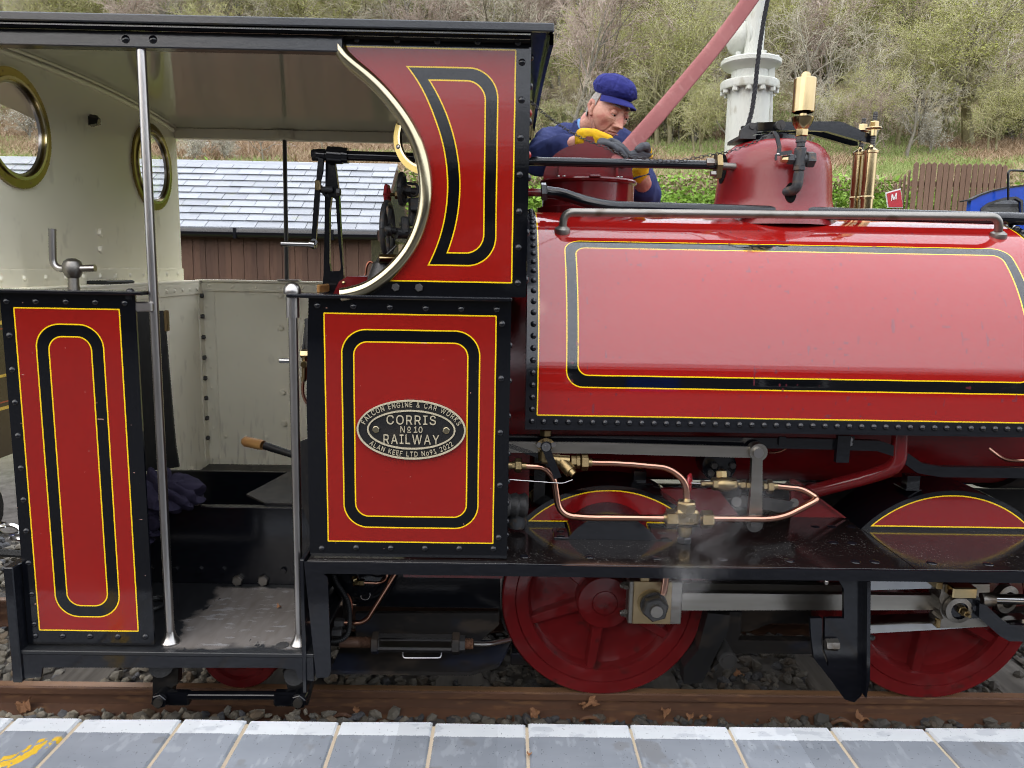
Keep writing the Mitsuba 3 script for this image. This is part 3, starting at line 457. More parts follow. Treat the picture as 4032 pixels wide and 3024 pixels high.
# far side of the cab
fs = part('far_side_sheet', box(-1.50, -.56, 3.85, 3.858, .40, 1.497), 'cream')
part('far_side_rail', box(-1.50, -.60, 3.832, 3.8495, 1.452, 1.497, .002), 'cream', label='cream riveted strip along the top of the far cab side')
part('far_side_cap', box(-1.52, -.60, 3.815, 3.875, 1.497, 1.508, .002), 'cream')
part('far_corner_angle', cat(box(-1.4998, -1.44, 3.843, 3.8498, .60, 1.45), box(-1.4998, -1.494, 3.79, 3.843, .60, 1.436)), 'cream')
part('far_side_strap', box(-.80, -.70, 3.844, 3.8498, .60, 1.45), 'cream')
for x in np.arange(-1.46, -.75, .115): rivet(fs, (x, 3.832, 1.474), (0, -1, 0), .010, mat='cream')
for q in [(-1.478,3.845,1.377),(-1.475,3.845,1.274),(-1.47,3.845,1.17),(-1.47,3.845,1.068),(-1.47,3.845,0.965),(-1.47,3.845,0.861),(-1.471,3.845,0.758)]: rivet(fs, q, (0, -1, 0), .009, mat='cream')
for q in [(-1.475,3.79,1.429),(-1.475,3.79,1.328),(-1.476,3.79,1.225),(-1.476,3.79,1.123),(-1.474,3.79,1.02),(-1.474,3.79,0.919),(-1.475,3.79,0.817),(-1.475,3.79,0.715)]: rivet(fs, (-1.494, 3.81, q[2]), (1, 0, 0), .010, .014, 'dark_steel', 'nut', True)
for q in [(-1.114,3.844,1.436),(-1.114,3.844,1.274),(-1.113,3.844,0.951),(-1.111,3.844,0.79)]: rivet(fs, q, (0, -1, 0), .013, .014, 'cream', 'bolt', True)
for q in [(-1.411,3.85,0.713),(-1.308,3.85,0.714),(-1.203,3.85,0.715),(-1.475,3.85,0.577)]: rivet(fs, q, (0, -1, 0), .010, mat='cream')
# back sheet with two round windows
def ring_plate(r0_, r1_, n=48): return Point(0, 0).buffer(r1_, n).difference(Point(0, 0).buffer(r0_, n))
ARC = lambda y: 2.272 - np.where(y < 3.085, .027, .048) * ((y - 3.085) / .77) ** 2
ys = np.linspace(2.33, 3.84, 25)
bs_poly = Polygon([(2.33, 1.503), (3.84, 1.503)] + [(y, ARC(y) - .004) for y in ys[::-1]])
WIN = [(2.585, 2.008), (3.56, 2.008)]
for y, z in WIN: bs_poly = bs_poly.difference(Point(y, z).buffer(.152, 32))
part('back_sheet', plate(bs_poly, -1.598, -1.59, 'x'), 'cream', False)
scene['window_glass'] = {'type': 'thindielectric', 'int_ior': 1.5}
mat('brass_ring', proc(lambda p, n, uv: mix((.36, .28, .11), (.26, .20, .065), fbm(p.x * 18, p.y * 18, p.z * 18))), .2, metal=1.0)
from shapely import affinity
for y, z in WIN:
    w = part('round_window', plate(affinity.translate(ring_plate(.148, .187), y, z), -1.5899, -1.578, 'x'), 'brass_ring', 25)
    obj('rim', lathe([(.150, 0), (.150, .018), (.160, .018), (.160, 0)], (-1.59, y, z), (1, 0, 0), 48), 'brass_bead', w)
    obj('seal', lathe([(.140, -.004), (.140, .006), (.149, .006), (.149, -.004)], (-1.59, y, z), (1, 0, 0), 48), 'steel', w)
    gl = plate(affinity.translate(Point(0, 0).buffer(.142, 32), y, z), -1.5945, -1.5944, 'x'); 
    obj('glass', trimesh.Trimesh(*(lambda c: (np.vstack([c, [[-1.5945, y, z]]]), [[i, (i + 1) % 48, 48] for i in range(48)]))(np.array([(-1.5945, y + .142 * math.cos(t), z + .142 * math.sin(t)) for t in np.arange(48) * 2 * math.pi / 48])), process=False), 'window_glass', w, smooth=False)
    for a in np.arange(8) * math.pi / 4 + .3: rivet(w, (-1.578, y + .173 * math.cos(a), z + .173 * math.sin(a)), (1, 0, 0), .004, .0015, 'brass_dull', 'screw')
part('back_sheet_foot', box(-1.5898, -1.583, 2.36, 3.84, 1.503, 1.56, .001), 'cream')
for y in np.arange(2.45, 3.8, .12): rivet(LO + '__back_sheet_foot', (-1.583, y, 1.532), (1, 0, 0), .010, mat='cream')
for y, z in ((3.075, 1.70), (3.07, 1.635)): rivet(LO + '__back_sheet', (-1.59, y, z), (1, 0, 0), .014, .014, 'cream', 'bolt', True)
q = (-1.59,3.064,2.119); part('lamp_iron_socket', hull([(-1.59 + a, q[1] + b, q[2] + c) for a, b, c in ((0, -.018, -.02), (0, .018, -.02), (.03, -.014, -.012), (.03, .014, -.012), (0, -.018, .012), (0, .018, .012), (.034, -.01, .006), (.034, .01, .006), (0, 0, .024), (.026, 0, .02))]), 'black_gloss')
# roof
yr = np.linspace(2.262, 3.908, 33); zr = ARC(yr)
def roof_shell(x0, x1, d0, d1): return quads([(x, y, z + d) for d in (d0, d1) for x in (x0, x1) for y, z in zip(yr, zr)], np.vstack([grid_faces(2, 33, False)[:, ::-1], grid_faces(2, 33, False) + 66, [[0, 33, 99, 66], [32, 98, 131, 65]], [[i, i + 66, i + 67, i + 1] for i in range(32)], [[i + 33, i + 34, i + 100, i + 99] for i in range(32)]]))
part('roof_lining', roof_shell(-2.2, .06, -.004, .0), 'cream_gloss', 40, label='glossy cream underside of the cab roof')
rf_ = part('roof', roof_shell(-2.2, .122, .003, .016), 'black_gloss', 40)
part('roof_edge', cat(box(-2.2, .124, 2.248, 2.262, 2.243, 2.266, .003), box(-2.2, .06, 2.262, 2.30, 2.236, 2.241)), 'black_gloss', False)
part('roof_edge', box(-2.2, .124, 3.908, 3.922, 2.214, 2.25, .003), 'black_gloss', False)
part('roof_end_strip', quads([(x, y, z + d) for d in (-.03, .0) for x in (.112, .124) for y, z in zip(yr, zr)], np.vstack([grid_faces(2, 33, False)[:, ::-1], grid_faces(2, 33, False) + 66, [[i, i + 66, i + 67, i + 1] for i in range(32)], [[i + 33, i + 34, i + 100, i + 99] for i in range(32)]])), 'black_gloss', False)
cr = part('cantrail', box(-2.2, -.47, 2.302, 2.345, 2.192, 2.236, .003), 'black_brushed', label='black brush-painted beam along the near edge of the cab roof')
for q in [(-1.082,2.302,2.213),(-1.005,2.302,2.214)]: rivet(cr, q, (0, -1, 0), .012, .006, 'black_gloss', 'bolt')
fr_ = part('far_cantrail', box(-1.59, .05, 3.82, 3.86, 2.175, 2.222, .002), 'cream')
part('pole_socket', box(-1.115, -1.02, 3.805, 3.8198, 2.178, 2.222, .002), 'cream')
for x in (-1.10, -1.035): rivet(fr_, (x, 3.805, 2.20), (0, -1, 0), .011, .010, 'cream', 'bolt', True)
yy = np.linspace(2.36, 3.80, 20)
part('roof_angle', tube([(-1.582, y, ARC(y) - .024) for y in yy], .009, 6), 'cream'); part('roof_angle', tube([(-1.575, y, ARC(y) - .008) for y in yy], .006, 6), 'cream')
for q in ((73, 105), (198, 155), (378, 262)):
    w = {73: (-1.575,2.702,2.284), 198: (-1.575,3.064,2.297), 378: (-1.575,3.8,2.249)}[q[0]]; rivet(LO + '__roof_angle', w, (1, 0, 0), .012, .014, 'cast_iron', 'bolt', True)
# upper cab side with its brass beading
BEAD = [(x, z) for x, z in [(-0.488,2.248),(-0.487,2.223),(-0.476,2.193),(-0.451,2.166),(-0.411,2.135),(-0.369,2.098),(-0.329,2.054),(-0.294,2.007),(-0.266,1.955),(-0.247,1.897),(-0.238,1.838),(-0.239,1.778),(-0.254,1.713),(-0.28,1.654),(-0.319,1.601),(-0.364,1.559),(-0.414,1.527),(-0.453,1.513),(-0.49,1.505)]]
BS = spline([(x, z) for x, z in BEAD], 80)
up_ = part('upper_cab_side', plate(Polygon([tuple(q) for q in BS] + [(-.40, 1.507), (.064, 1.507), (.064, 2.243), (BS[0][0], 2.243)]).buffer(0), 2.33, 2.338), 'upper_lining', False, label='upper red cab side with a curved cut-out and crescent lining')
for q in [(-0.437,2.33,2.233),(-0.321,2.33,2.233),(-0.206,2.33,2.233),(-0.09,2.33,2.234),(0.026,2.33,2.234),(0.038,2.33,2.181),(0.039,2.33,2.077),(0.038,2.33,1.971),(0.038,2.33,1.866),(0.038,2.33,1.76),(0.038,2.33,1.655)]: rivet(up_, q, (0, -1, 0), .0105)
for q in [(0.038,2.33,1.55)]: rivet(up_, q, (0, -1, 0), .0105)
for q in [(-0.328,2.33,1.531),(-0.258,2.33,1.531)]: rivet(up_, q, (0, -1, 0), .011, .010, 'dark_steel', 'bolt', True)
rb = np.interp(np.linspace(0, 1, 80), [0, .08, .9, 1], [.015, .0195, .020, .021])
part('brass_beading', tube([(x, 2.319, z) for x, z in BS], rb, 20), 'brass_bead', label='curved polished brass beading round the cab opening')
fp = Polygon([(2.338, 1.507), (3.83, 1.507)] + [(y, ARC(y) - .006) for y in np.linspace(2.338, 3.83, 20)[::-1]])
for y, z in ((2.66, 2.0), (3.5, 2.0)): fp = fp.difference(Point(y, z).buffer(.15, 24))
sp_ = part('spectacle_plate', plate(fp, .052, .0638, 'x'), 'black_gloss', False)
for z in (1.56, 1.70, 1.86, 2.02, 2.12, 2.2): rivet(sp_, (.064, 2.352, z), (1, 0, 0), .011)
for z in (1.93, 2.05): rivet(sp_, (.064, 2.38, z), (1, 0, 0), .011, mat='red_gloss')
cx = (-0.26,2.62,2.014); nrm = np.array([-.35, -.93, .05])
w = part('spectacle_window', lathe([(.098, 0), (.098, .012), (.122, .012), (.122, 0), (.098, 0)], cx, nrm, 48), 'brass_ring', 25, label='brass rimmed round window swung open inside the cab')
obj('rim', lathe([(.096, .002), (.096, .018), (.103, .018), (.103, .002)], cx, nrm, 48), 'brass_bead', w)
for q in ((872, 250), (878, 347)):
    pass
part('window_clip', box(*(lambda c: (c[0] - .012, c[0] + .012, c[1] - .02, c[1] - .006, c[2] - .028, c[2] + .028))((-0.347,2.6,2.073)), .003), 'brass_dull')
q = (-0.355,2.59,1.977); rivet(w, q, nrm, .008, .003, 'steel', 'screw')
# lower cab side
lp = part('cab_side_panel', plate(Polygon([(-.598, .690), (.020, .690), (.020, 1.496), (-.585, 1.496), (-.598, 1.2)]), 2.31, 2.318), 'cab_lining', False, label='lower red cab side with a rounded black and yellow lining frame')
for q in [(-0.452,2.31,1.473),(-0.343,2.31,1.472),(-0.236,2.31,1.471),(-0.13,2.31,1.471),(-0.024,2.31,1.471),(-0.007,2.31,1.428),(-0.007,2.31,1.262),(-0.007,2.31,1.094),(-0.006,2.31,0.927)]: rivet(lp, q, (0, -1, 0), .0105)
for q in [(-0.007,2.31,0.758),(-0.453,2.31,0.718),(-0.345,2.31,0.718),(-0.238,2.31,0.719),(-0.13,2.31,0.72),(-0.023,2.31,0.721)]: rivet(lp, q, (0, -1, 0), .0105)
for q in [(-0.559,2.31,1.474),(-0.561,2.31,0.714)]: rivet(lp, q, (0, -1, 0), .0105)
for z in (.71, .755, .80, .86, .93, 1.02, 1.14, 1.25, 1.36): rivet(lp, (.020, 2.345, z), (1, 0, 0), .009)
part('cab_side_cap', box(-.645, .022, 2.283, 2.36, 1.496, 1.507, .003), 'black_gloss')
part('cab_front_sheet', box(.012, .0195, 2.3185, 3.85, .69, 1.495), 'black_gloss', False)
# nameplate
npl = part('nameplate', plate(affinity.scale(Point(0, 0).buffer(1, 64), .1655, .0918).__class__([(x - .2785, z + 1.101) for x, z in affinity.scale(Point(0, 0).buffer(1, 64), .1655, .0918).exterior.coords]), 2.302, 2.3099), 'black_dull', False, label='oval black and brass maker plate with raised lettering')
def ell_ring(a, b, w, y0, y1): 
    e = lambda a, b: affinity.translate(affinity.scale(Point(0, 0).buffer(1, 96), a, b), -.2785, 1.101)
    return plate(e(a, b).difference(e(a - w, b - w)), y0, y1)
obj('outer_rim', ell_ring(.166, .0925, .0052, 2.297, 2.3022), 'letter_brass', npl, smooth=False); obj('inner_rim', ell_ring(.1345, .0615, .0048, 2.297, 2.3022), 'letter_brass', npl, smooth=False)
GL = {}
def glyph(ch, h, sx=.78):
    if (ch, h, sx) not in GL:
        m = meshkit.text_mesh(ch, h, .004); v = m.vertices.copy(); x0 = v[:, 0].min(); m.vertices = np.stack([(v[:, 0] - x0) * sx, v[:, 1], v[:, 2]], 1); GL[ch, h, sx] = (m, (v[:, 0].max() - x0) * sx)
    return GL[ch, h, sx]
def lay(text, h, sx, gap, place):
    ms, W = [], sum((glyph(c, h, sx)[1] if c != ' ' else h * .3) + gap for c in text) - gap; s = -W / 2
    for c in text:
        if c == ' ': s += h * .3 + gap; continue
        m, w = glyph(c, h, sx); m = m.copy(); cx_, cz_, an = place(s + w / 2); v = m.vertices; a, b = v[:, 0] - w / 2, v[:, 1]
        m.vertices = np.stack([cx_ + a * math.cos(an) - b * math.sin(an), 2.302 - v[:, 2], cz_ + a * math.sin(an) + b * math.cos(an)], 1); m.invert(); ms.append(m); s += w + gap
    return cat(ms)
flat = lambda z: (lambda s: (-.2785 + s, z, 0))
def arc_top(s, A=.143, B=.0705):
    t = math.pi / 2; n = 60
    for _ in range(n): t -= s / n / math.hypot(A * math.sin(t), B * math.cos(t))
    return -.2785 + A * math.cos(t), 1.101 + B * math.sin(t), math.atan2(-B * math.cos(t), A * math.sin(t))
def arc_bot(s, A=.155, B=.0835):
    t = -math.pi / 2; n = 60
    for _ in range(n): t += s / n / math.hypot(A * math.sin(t), B * math.cos(t))
    return -.2785 + A * math.cos(t), 1.101 + B * math.sin(t), math.atan2(B * math.cos(t), -A * math.sin(t))
let = [lay('CORRIS', .028, .92, .0075, flat(1.1175)), lay('RAILWAY', .029, .80, .0065, flat(1.0565)), lay('N', .0185, .9, .003, lambda s: (-.3050 + s, 1.0925, 0)), lay('10', .0185, .9, .004, lambda s: (-.2575 + s, 1.0925, 0)), lay('o', .016, .85, .003, lambda s: (-.2855 + s, 1.0985, 0)),
       box(-.2915, -.2795, 2.2985, 2.302, 1.0925, 1.0945), lay('FALCON ENGINE & CAR WORKS', .0155, .78, .0042, arc_top), lay('ALAN KEEF LTD No91 2022', .0150, .80, .0044, arc_bot)]
obj('lettering', cat(let), 'letter_brass', npl, smooth=False, kind='stuff', label='raised brass letters on the oval plate')
for x in (-.386, -.172): rivet(npl, (x, 2.302, 1.101), (0, -1, 0), .0095, .007, 'brass_bead', 'bolt', True)
# hand poles, cab floor, steps
def pole(p0, p1, r, name, foot=True, m='steel'):
    k = part(name, rod(p0, p1, r, n=20), m)
    if foot: obj('foot', lathe([(.030, 0), (.030, .004), (.026, .010), (.019, .022), (r + .001, .040)], p0, (0, 0, 1), 24), 'steel', k)
    return k
pole((-1.064, 2.345, .376), (-1.05, 2.325, 2.192), .0138, 'hand_pole')
part('pole_bracket', box(-1.10, -1.05, 2.306, 2.35, 1.445, 1.475, .004), 'steel')
rivet(LO + '__bunker_cap', (-1.118, 2.32, 1.505), (0, 0, 1), .012); rivet(LO + '__bunker_cap', (-1.118, 2.32, 1.494), (0, 0, -1), .013, .014, 'black_gloss', 'nut', True)
k2 = pole((-.646, 2.343, .376), (-.635, 2.318, 1.50), .0138, 'hand_pole')
obj('collar', rod((-.635, 2.318, 1.436), (-.635, 2.318, 1.497), .0195, n=20), 'steel', k2); obj('knob', lathe([(.024, 0), (.026, .006), (.0245, .018), (.018, .029), (.009, .0345), (1e-4, .036)], (-.635, 2.318, 1.506), (0, 0, 1), 24), 'steel', k2)
pole((-1.075, 3.83, 1.508), (-1.068, 3.83, 2.18), .010, 'far_hand_pole', False, 'dark_steel')
part('pole_shoe', box(-1.115, -1.01, 3.80, 3.86, 1.508, 1.515, .002), 'steel')
def floorc(p, n, uv):
    e = dr.minimum(dr.minimum(p.x + 1.09, -.60 - p.x), dr.minimum(p.y - 2.29, 2.80 - p.y)) + .09 * (fbm(p.x * 11, p.y * 16, 0, 4) - .5)
    worn = smoothstep(.012, .05, e) * smoothstep(.30, .42, fbm(p.x * 70, p.y * 30, 1, 3) + .35 * smoothstep(.0, .12, e))
    metal = mix((.115, .10, .088), (.17, .155, .145), fbm(p.x * 55, p.y * 14, 0, 4)); metal = mix(metal, (.26, .26, .27), smoothstep(.62, .8, fbm(p.x * 26, p.y * 60, 4, 3)) * .6)
    return mix((.012, .013, .015), metal, worn)
mat('cab_floor_metal', proc(floorc), lambda p, n, uv: .30 + .2 * fbm(p.x * 30, p.y * 12), .5, metal=.25, bump=lambda p, n, uv: 2e-4 * fbm(p.x * 90, p.y * 60, 0, 3))
part('cab_floor', box(-1.53, -.585, 2.28, 3.86, .362, .375, .002), 'cab_floor_metal', False, label='worn bare metal cab step floor with black paint left at its edges')
part('floor_plug', lathe([(.0215, 0), (.0215, .0015), (1e-4, .002)], (-0.7,2.336,0.375), (0, 0, 1), 24), 'dark_steel')
part('step_valance', plate(Polygon([(-1.53, .3619), (-1.53, .278), (-1.45, .285), (-1.443, .318), (-.70, .327), (-.645, .322), (-.635, .29), (-.588, .283), (-.588, .3619)]), 2.281, 2.289), 'black_gloss', False)
part('rear_beam', box(-1.535, -1.505, 2.272, 3.89, .27, .652, .003), 'black_gloss', False)
wl = part('cab_well_side', box(-1.50, -.585, 2.812, 2.83, .375, .675, .002), 'black_gloss', False); part('cab_well_side', box(-1.50, -.585, 3.33, 3.35, .375, .675, .002), 'black_gloss', False)
part('cab_well_rail', box(-1.50, -.585, 2.803, 2.84, .675, .682, .001), 'black_gloss', False)
for q in [(-1.332,2.812,0.432),(-1.242,2.812,0.43),(-1.15,2.812,0.431),(-1.063,2.812,0.431),(-0.829,2.812,0.433),(-0.738,2.812,0.434)]: rivet(wl, q, (0, -1, 0), .011, .012, 'black_gloss', 'bolt', True)
for q in [(-1.004,2.812,0.393),(-0.906,2.812,0.394)]: rivet(wl, q, (0, -1, 0), .018, .020, 'steel_worn', 'bolt', True)
part('far_cab_floor', box(-1.50, -.585, 3.35, 3.85, .56, .57), 'black_dull', False)
part('weather_sheet', plate(Polygon([(-1.446,1.399),(-1.302,1.408),(-1.3,1.375),(-1.296,1.304),(-1.292,1.179),(-1.287,1.034),(-1.281,0.887),(-1.271,0.795),(-1.428,0.772)]), 2.95, 2.962), 'rubber', False, label='dark rubbery sheet hanging behind the pole in the cab')
q = (-1.285,2.94,1.376); part('sheet_clip', box(q[0] - .007, q[0] + .007, 2.93, 2.95, q[2] - .045, q[2] + .035, .003), 'brass_dull')
# hand brake column
b0 = (-1.412,2.55,1.496)[0]; bz = (-1.414,2.55,1.569)[2]
hb = part('hand_brake', rod((b0, 2.55, 1.45), (b0, 2.55, bz - .02), .019, .016, 20), 'steel_worn', label='steel hand brake column with an upright cranked handle')
obj('boss', lathe([(.016, -.034), (.024, -.026), (.030, -.01), (.031, .006), (.026, .02), (.014, .029), (1e-4, .031)], (b0, 2.55, bz), (0, 0, 1), 28), 'steel_worn', hb)
h = (-1.455,2.55,1.566); t = (-1.469,2.55,1.693); obj('handle', tube(bend([(-1.338,2.55,1.569), (h[0] - .02, 2.55, h[2] - .003), (t[0], 2.55, t[2])], .035), .0115, 16), 'steel', hb)
# reverser stand, regulator shaft and fittings in the cab
YS = 2.75
st = part('lever_stand', plate(Polygon([(-0.624,1.987),(-0.598,1.988),(-0.594,1.943),(-0.581,1.841),(-0.576,1.682),(-0.569,1.557),(-0.58,1.491),(-0.648,1.49),(-0.639,1.565),(-0.63,1.808),(-0.625,1.943)]).difference(Polygon([(-0.604,1.821),(-0.597,1.815),(-0.591,1.698),(-0.582,1.585),(-0.585,1.576),(-0.611,1.575),(-0.614,1.599),(-0.611,1.776)]).buffer(.004)), 2.74, 2.765), 'black_gloss', False, label='black forked stand carrying the regulator shaft')
sh_ = part('regulator_shaft', rod((-0.605,2.72,1.963), (-0.304,2.72,1.961), .0165, n=20), 'black_gloss')
obj('bearing', cat(rod((-0.612,2.72,1.964), (-0.563,2.72,1.963), .029, n=24), rod((-0.563,2.72,1.963), (-0.543,2.72,1.963), .0265, n=24)), 'black_gloss', sh_); obj('nut', hexnut((-0.666,2.72,1.963), (1, 0, 0), .036, .022), 'black_gloss', sh_); obj('end', cat(rod((-0.65,2.72,1.963), (-0.621,2.72,1.964), .020), rod((-0.621,2.72,1.964), (-0.611,2.72,1.964), .015)), 'black_gloss', sh_)
lv = part('regulator_lever', cat(plate(Polygon([(-0.641,1.953),(-0.624,1.948),(-0.626,1.909),(-0.634,1.878),(-0.64,1.817),(-0.657,1.653),(-0.672,1.653),(-0.66,1.791),(-0.653,1.865),(-0.649,1.88)]), 2.70, 2.714), rod((-0.659,2.69,1.67), (-0.667,2.72,1.657), .012)), 'black_gloss', False)
obj('grip', cat(rod((-0.77,2.69,1.662), (-0.674,2.69,1.662), .0085, .0095, 18), rod((-0.674,2.69,1.662), (-0.656,2.69,1.661), .0125, n=18)), 'steel_bright', lv)
obj('clip', box(*(lambda c: (c[0] - .009, c[0] + .009, 2.692, 2.70, c[2] - .017, c[2] + .017))((-0.643,2.7,1.861)), .003), 'brass', lv)
part('link_pin', cat(rod((-0.64,2.72,1.848), (-0.604,2.735,1.85), .011), hexnut((-0.587,2.73,1.842), (1, 0, 0), .024, .014)), 'cast_iron')
part('link_bracket', plate(Polygon([(-0.64,1.866),(-0.628,1.854),(-0.621,1.825),(-0.625,1.824),(-0.638,1.839),(-0.644,1.844)]), 2.715, 2.735), 'black_gloss', False)
def handwheel(name, c, axis, R, r, mat_, spokes=4, wavy=0, label=None):
    d, a, b = frame_of(axis); w = np.linspace(0, 2 * np.pi, 41); c = np.asarray(c, float)
    rim = [c + (R * (1 + wavy * math.cos(6 * t))) * (math.cos(t) * a + math.sin(t) * b) for t in w]
    k = part(name, cat(tube(rim, r, 10, False), rod(c - d * r * 1.6, c + d * r * 1.6, R * .22, n=14)), mat_, label=label)
    obj('spokes', cat([tube([c + (math.cos(t) * a + math.sin(t) * b) * R * .15, c + (math.cos(t) * a + math.sin(t) * b) * R - d * 0], r * .75, 8) for t in np.arange(spokes) * 2 * np.pi / spokes + .4]), mat_, k)
    return k
mat('valve_red', (.30, .02, .025), .3)
handwheel('valve_wheel', (-0.43,2.85,1.845), (.99, -.10, 0), .033, .0065, 'valve_red', 4, .09, 'small dark red valve hand wheel in the cab')
part('valve_stem', cat(rod((-0.428,2.85,1.848), (-0.389,2.87,1.847), .006), hexnut((-0.404,2.86,1.847), (1, .1, 0), .026, .02)), 'brass_dull')
handwheel('valve_wheel', (-0.38,2.88,1.869), (.99, -.08, 0), .055, .0085, 'cast_iron', 4, .03)
vb = part('valve_body', cat(rod((-0.38,2.88,1.865), (-0.324,2.9,1.865), .012), tube(bend([(-0.363,2.89,1.888), (-0.363,2.89,1.892), (-0.325,2.89,1.89), (-0.325,2.89,1.849), (-0.363,2.89,1.846), (-0.363,2.89,1.885)], .015), .005, 8), hexnut((-0.369,2.885,1.866), (1, 0, 0), .03, .02), box(*(lambda c: (c[0], c[0] + .05, 2.88, 2.95, c[2] - .05, c[2]))((-0.355,2.9,1.842)), .006), rod((-0.347,2.92,1.827), (-0.349,2.92,1.744), .016), rod((-0.366,2.9,1.838), (-0.364,2.9,1.825), .014)), 'cast_iron')
handwheel('injector_wheel', (-0.425,2.82,1.721), (.99, -.06, 0), .097, .0095, 'cast_iron', 5, 0, 'large black hand wheel seen nearly edge on in the cab')
part('wheel_spindle', cat(rod((-0.424,2.82,1.721), (-0.344,2.86,1.712), .012), rod((-0.398,2.83,1.71), (-0.332,2.88,1.711), .02), box(*(lambda c: (c[0], c[0] + .03, 2.83, 2.87, c[2] - .03, c[2] + .03))((-0.38,2.85,1.74)), .005), rod((-0.387,2.85,1.743), (-0.34,2.86,1.743), .006)), 'cast_iron')
part('boiler_backhead', cat(plate(Polygon([(3.08 + .42 * math.cos(t), 1.16 + .42 * math.sin(t)) for t in np.linspace(0, 2 * np.pi, 48)]), -.36, .01, 'x'), box(-.36, .01, 2.72, 3.44, .45, 1.16)), 'maroon_gloss', 35)
q = [(-0.599,1.491),(-0.577,1.536),(-0.549,1.554),(-0.31,1.554),(-0.31,1.489)]; part('backhead_cover', plate(Polygon(q), 2.70, 2.95), 'maroon_gloss', False); rivet(LO + '__backhead_cover', (-0.561,2.7,1.532), (0, -1, 0), .007, .004, 'brass', 'screw')
part('lubricator', rod((-0.431,2.66,1.617), (-0.358,2.68,1.618), .0155, n=20), 'brass')
part('gauge_column', cat(box(*(lambda a, b: (a[0], b[0], 2.6, 2.64, b[2], a[2]))((-0.675,2.6,1.413), (-0.654,2.6,1.297)), .004), rod((-0.667,2.61,1.409), (-0.683,2.61,1.299), .006)), 'dark_steel', label='slim gauge glass protector at the edge of the cab side')
part('gauge_cock', cat(hexnut((-0.683,2.58,1.296), (1, 0, 0), .026, .03), rod((-0.671,2.58,1.295), (-0.673,2.58,1.208), .009), hexnut((-0.668,2.56,1.264), (.2, -1, 0), .022, .02), hexnut((-0.676,2.58,1.216), (0, 0, -1), .018, .014)), 'brass'); part('gauge_drain', tube(spline([(-0.676,2.58,1.208), (-0.68,2.58,1.168), (-0.674,2.58,1.141), (-0.65,2.58,1.116)], 16), .0055, 10), 'copper')
part('try_cock_handle', rod((-0.732,2.5,1.281), (-0.687,2.5,1.281), .0078, n=16), 'steel_bright')
part('fire_door_tray', cat(plate(Polygon([(-1.01, 2.95), (-.90, 2.84), (-.6, 2.84), (-.6, 3.32), (-.93, 3.32)]), .683, .69, 'z'), box(-.80, -.5, 3.0, 3.3, .69, .86, .01), plate(Polygon([(-0.752,0.954),(-0.686,0.98),(-0.693,0.626),(-0.749,0.808)]), 2.70, 2.71)), 'black_dull', False)

# ---------------------------------------------------------------- running plate, wheels and motion
ZP = .685
part('running_plate', box(-.60, 1.30, 2.28, 2.86, ZP - .008, ZP, .001), 'black_mirror', False, label='shiny black running plate reflecting the splashers')
part('running_plate', box(1.302, 2.75, 2.28, 2.86, ZP - .008, ZP, .001), 'black_mirror', False)
part('far_running_plate', box(-.60, 2.75, 3.30, 3.88, ZP - .008, ZP, .001), 'black_mirror', False)
part('plate_valance', plate(Polygon([(-.607, ZP - .001), (2.75, ZP - .001), (2.75, .648), (-.535, .648)] + [(-.556 + .021 * math.cos(t), .626 + .022 * math.sin(t)) for t in (1.2, .8, .4, 0)] + [(-0.53,0.332),(-0.532,0.316),(-0.537,0.306),(-0.545,0.302),(-0.577,0.3)]).buffer(0), 2.2705, 2.279), 'black_gloss', False, label='black angle along the running plate with its hanging leg')
part('step_end_plate', box(-.622, -.609, 2.275, 2.84, .245, .69, .002), 'black_gloss', False)
for q in [(0.078,2.36,0.68),(0.286,2.36,0.681),(0.501,2.36,0.679)]: pass
for q in [(0.077,2.344,0.685), (0.285,2.349,0.685), (0.498,2.345,0.685), (0.711,2.344,0.685), (0.924,2.34,0.685), (1.135,2.337,0.685), (1.138,2.511,0.685), (1.142,2.677,0.685)]: rivet(LO + '__running_plate', q, (0, 0, 1), .017, .004)
for q in [(1.199,2.34,0.685), (1.381,2.337,0.685), (1.56,2.332,0.685), (1.2,2.506,0.685), (1.203,2.678,0.685), (1.273,2.678,0.685)]: rivet(LO + '__running_plate_001', q, (0, 0, 1), .017, .004)
# splashers
def splash_paint(cx):
    def f(p, n, uv):
        d = dr.maximum(dr.sqrt(dr.square(p.x - cx) + dr.square(p.z - .404)) - .411, .699 - p.z); front = smoothstep(2.652, 2.650, p.y)
        c = mix(BLACK, (.16, .0045, .0055), inside(d) * front); return mix(c, YEL, band(d, .0022) * front)
    return proc(f)
for nm, cx in (('rear', .388), ('front', 1.622)):
    gloss('splasher_' + nm, splash_paint(cx), .07); pts = [(cx + .430 * math.cos(t), .404 + .430 * math.sin(t)) for t in np.linspace(.712, math.pi - .712, 49)]
    part('splasher', plate(Polygon(pts), 2.65, 2.90), 'splasher_' + nm, 30, label='%s wheel splasher, red with a black edge and thin yellow line' % nm)
for u0_, cx in (((1411, 1008), .43),):
    pass
part('splasher_bracket', cat(box(*(lambda a, b: (a[0], b[0], 2.72, 2.76, b[2], a[2]))((1.486,2.74,0.867), (1.533,2.74,0.824))), box(*(lambda a, b: (a[0], b[0], 2.69, 2.78, b[2], a[2]))((1.467,2.74,0.824), (1.559,2.74,0.82)))), 'black_gloss', False)
part('splasher_bracket', cat(box(*(lambda a, b: (a[0], b[0], 2.76, 2.80, b[2], a[2]))((0.489,2.78,0.857), (0.535,2.78,0.815))), box(*(lambda a, b: (a[0], b[0], 2.74, 2.82, b[2], a[2]))((0.469,2.78,0.819), (0.555,2.78,0.811)))), 'black_gloss', False)
yf = (0.182,2.504,0.685)[1]
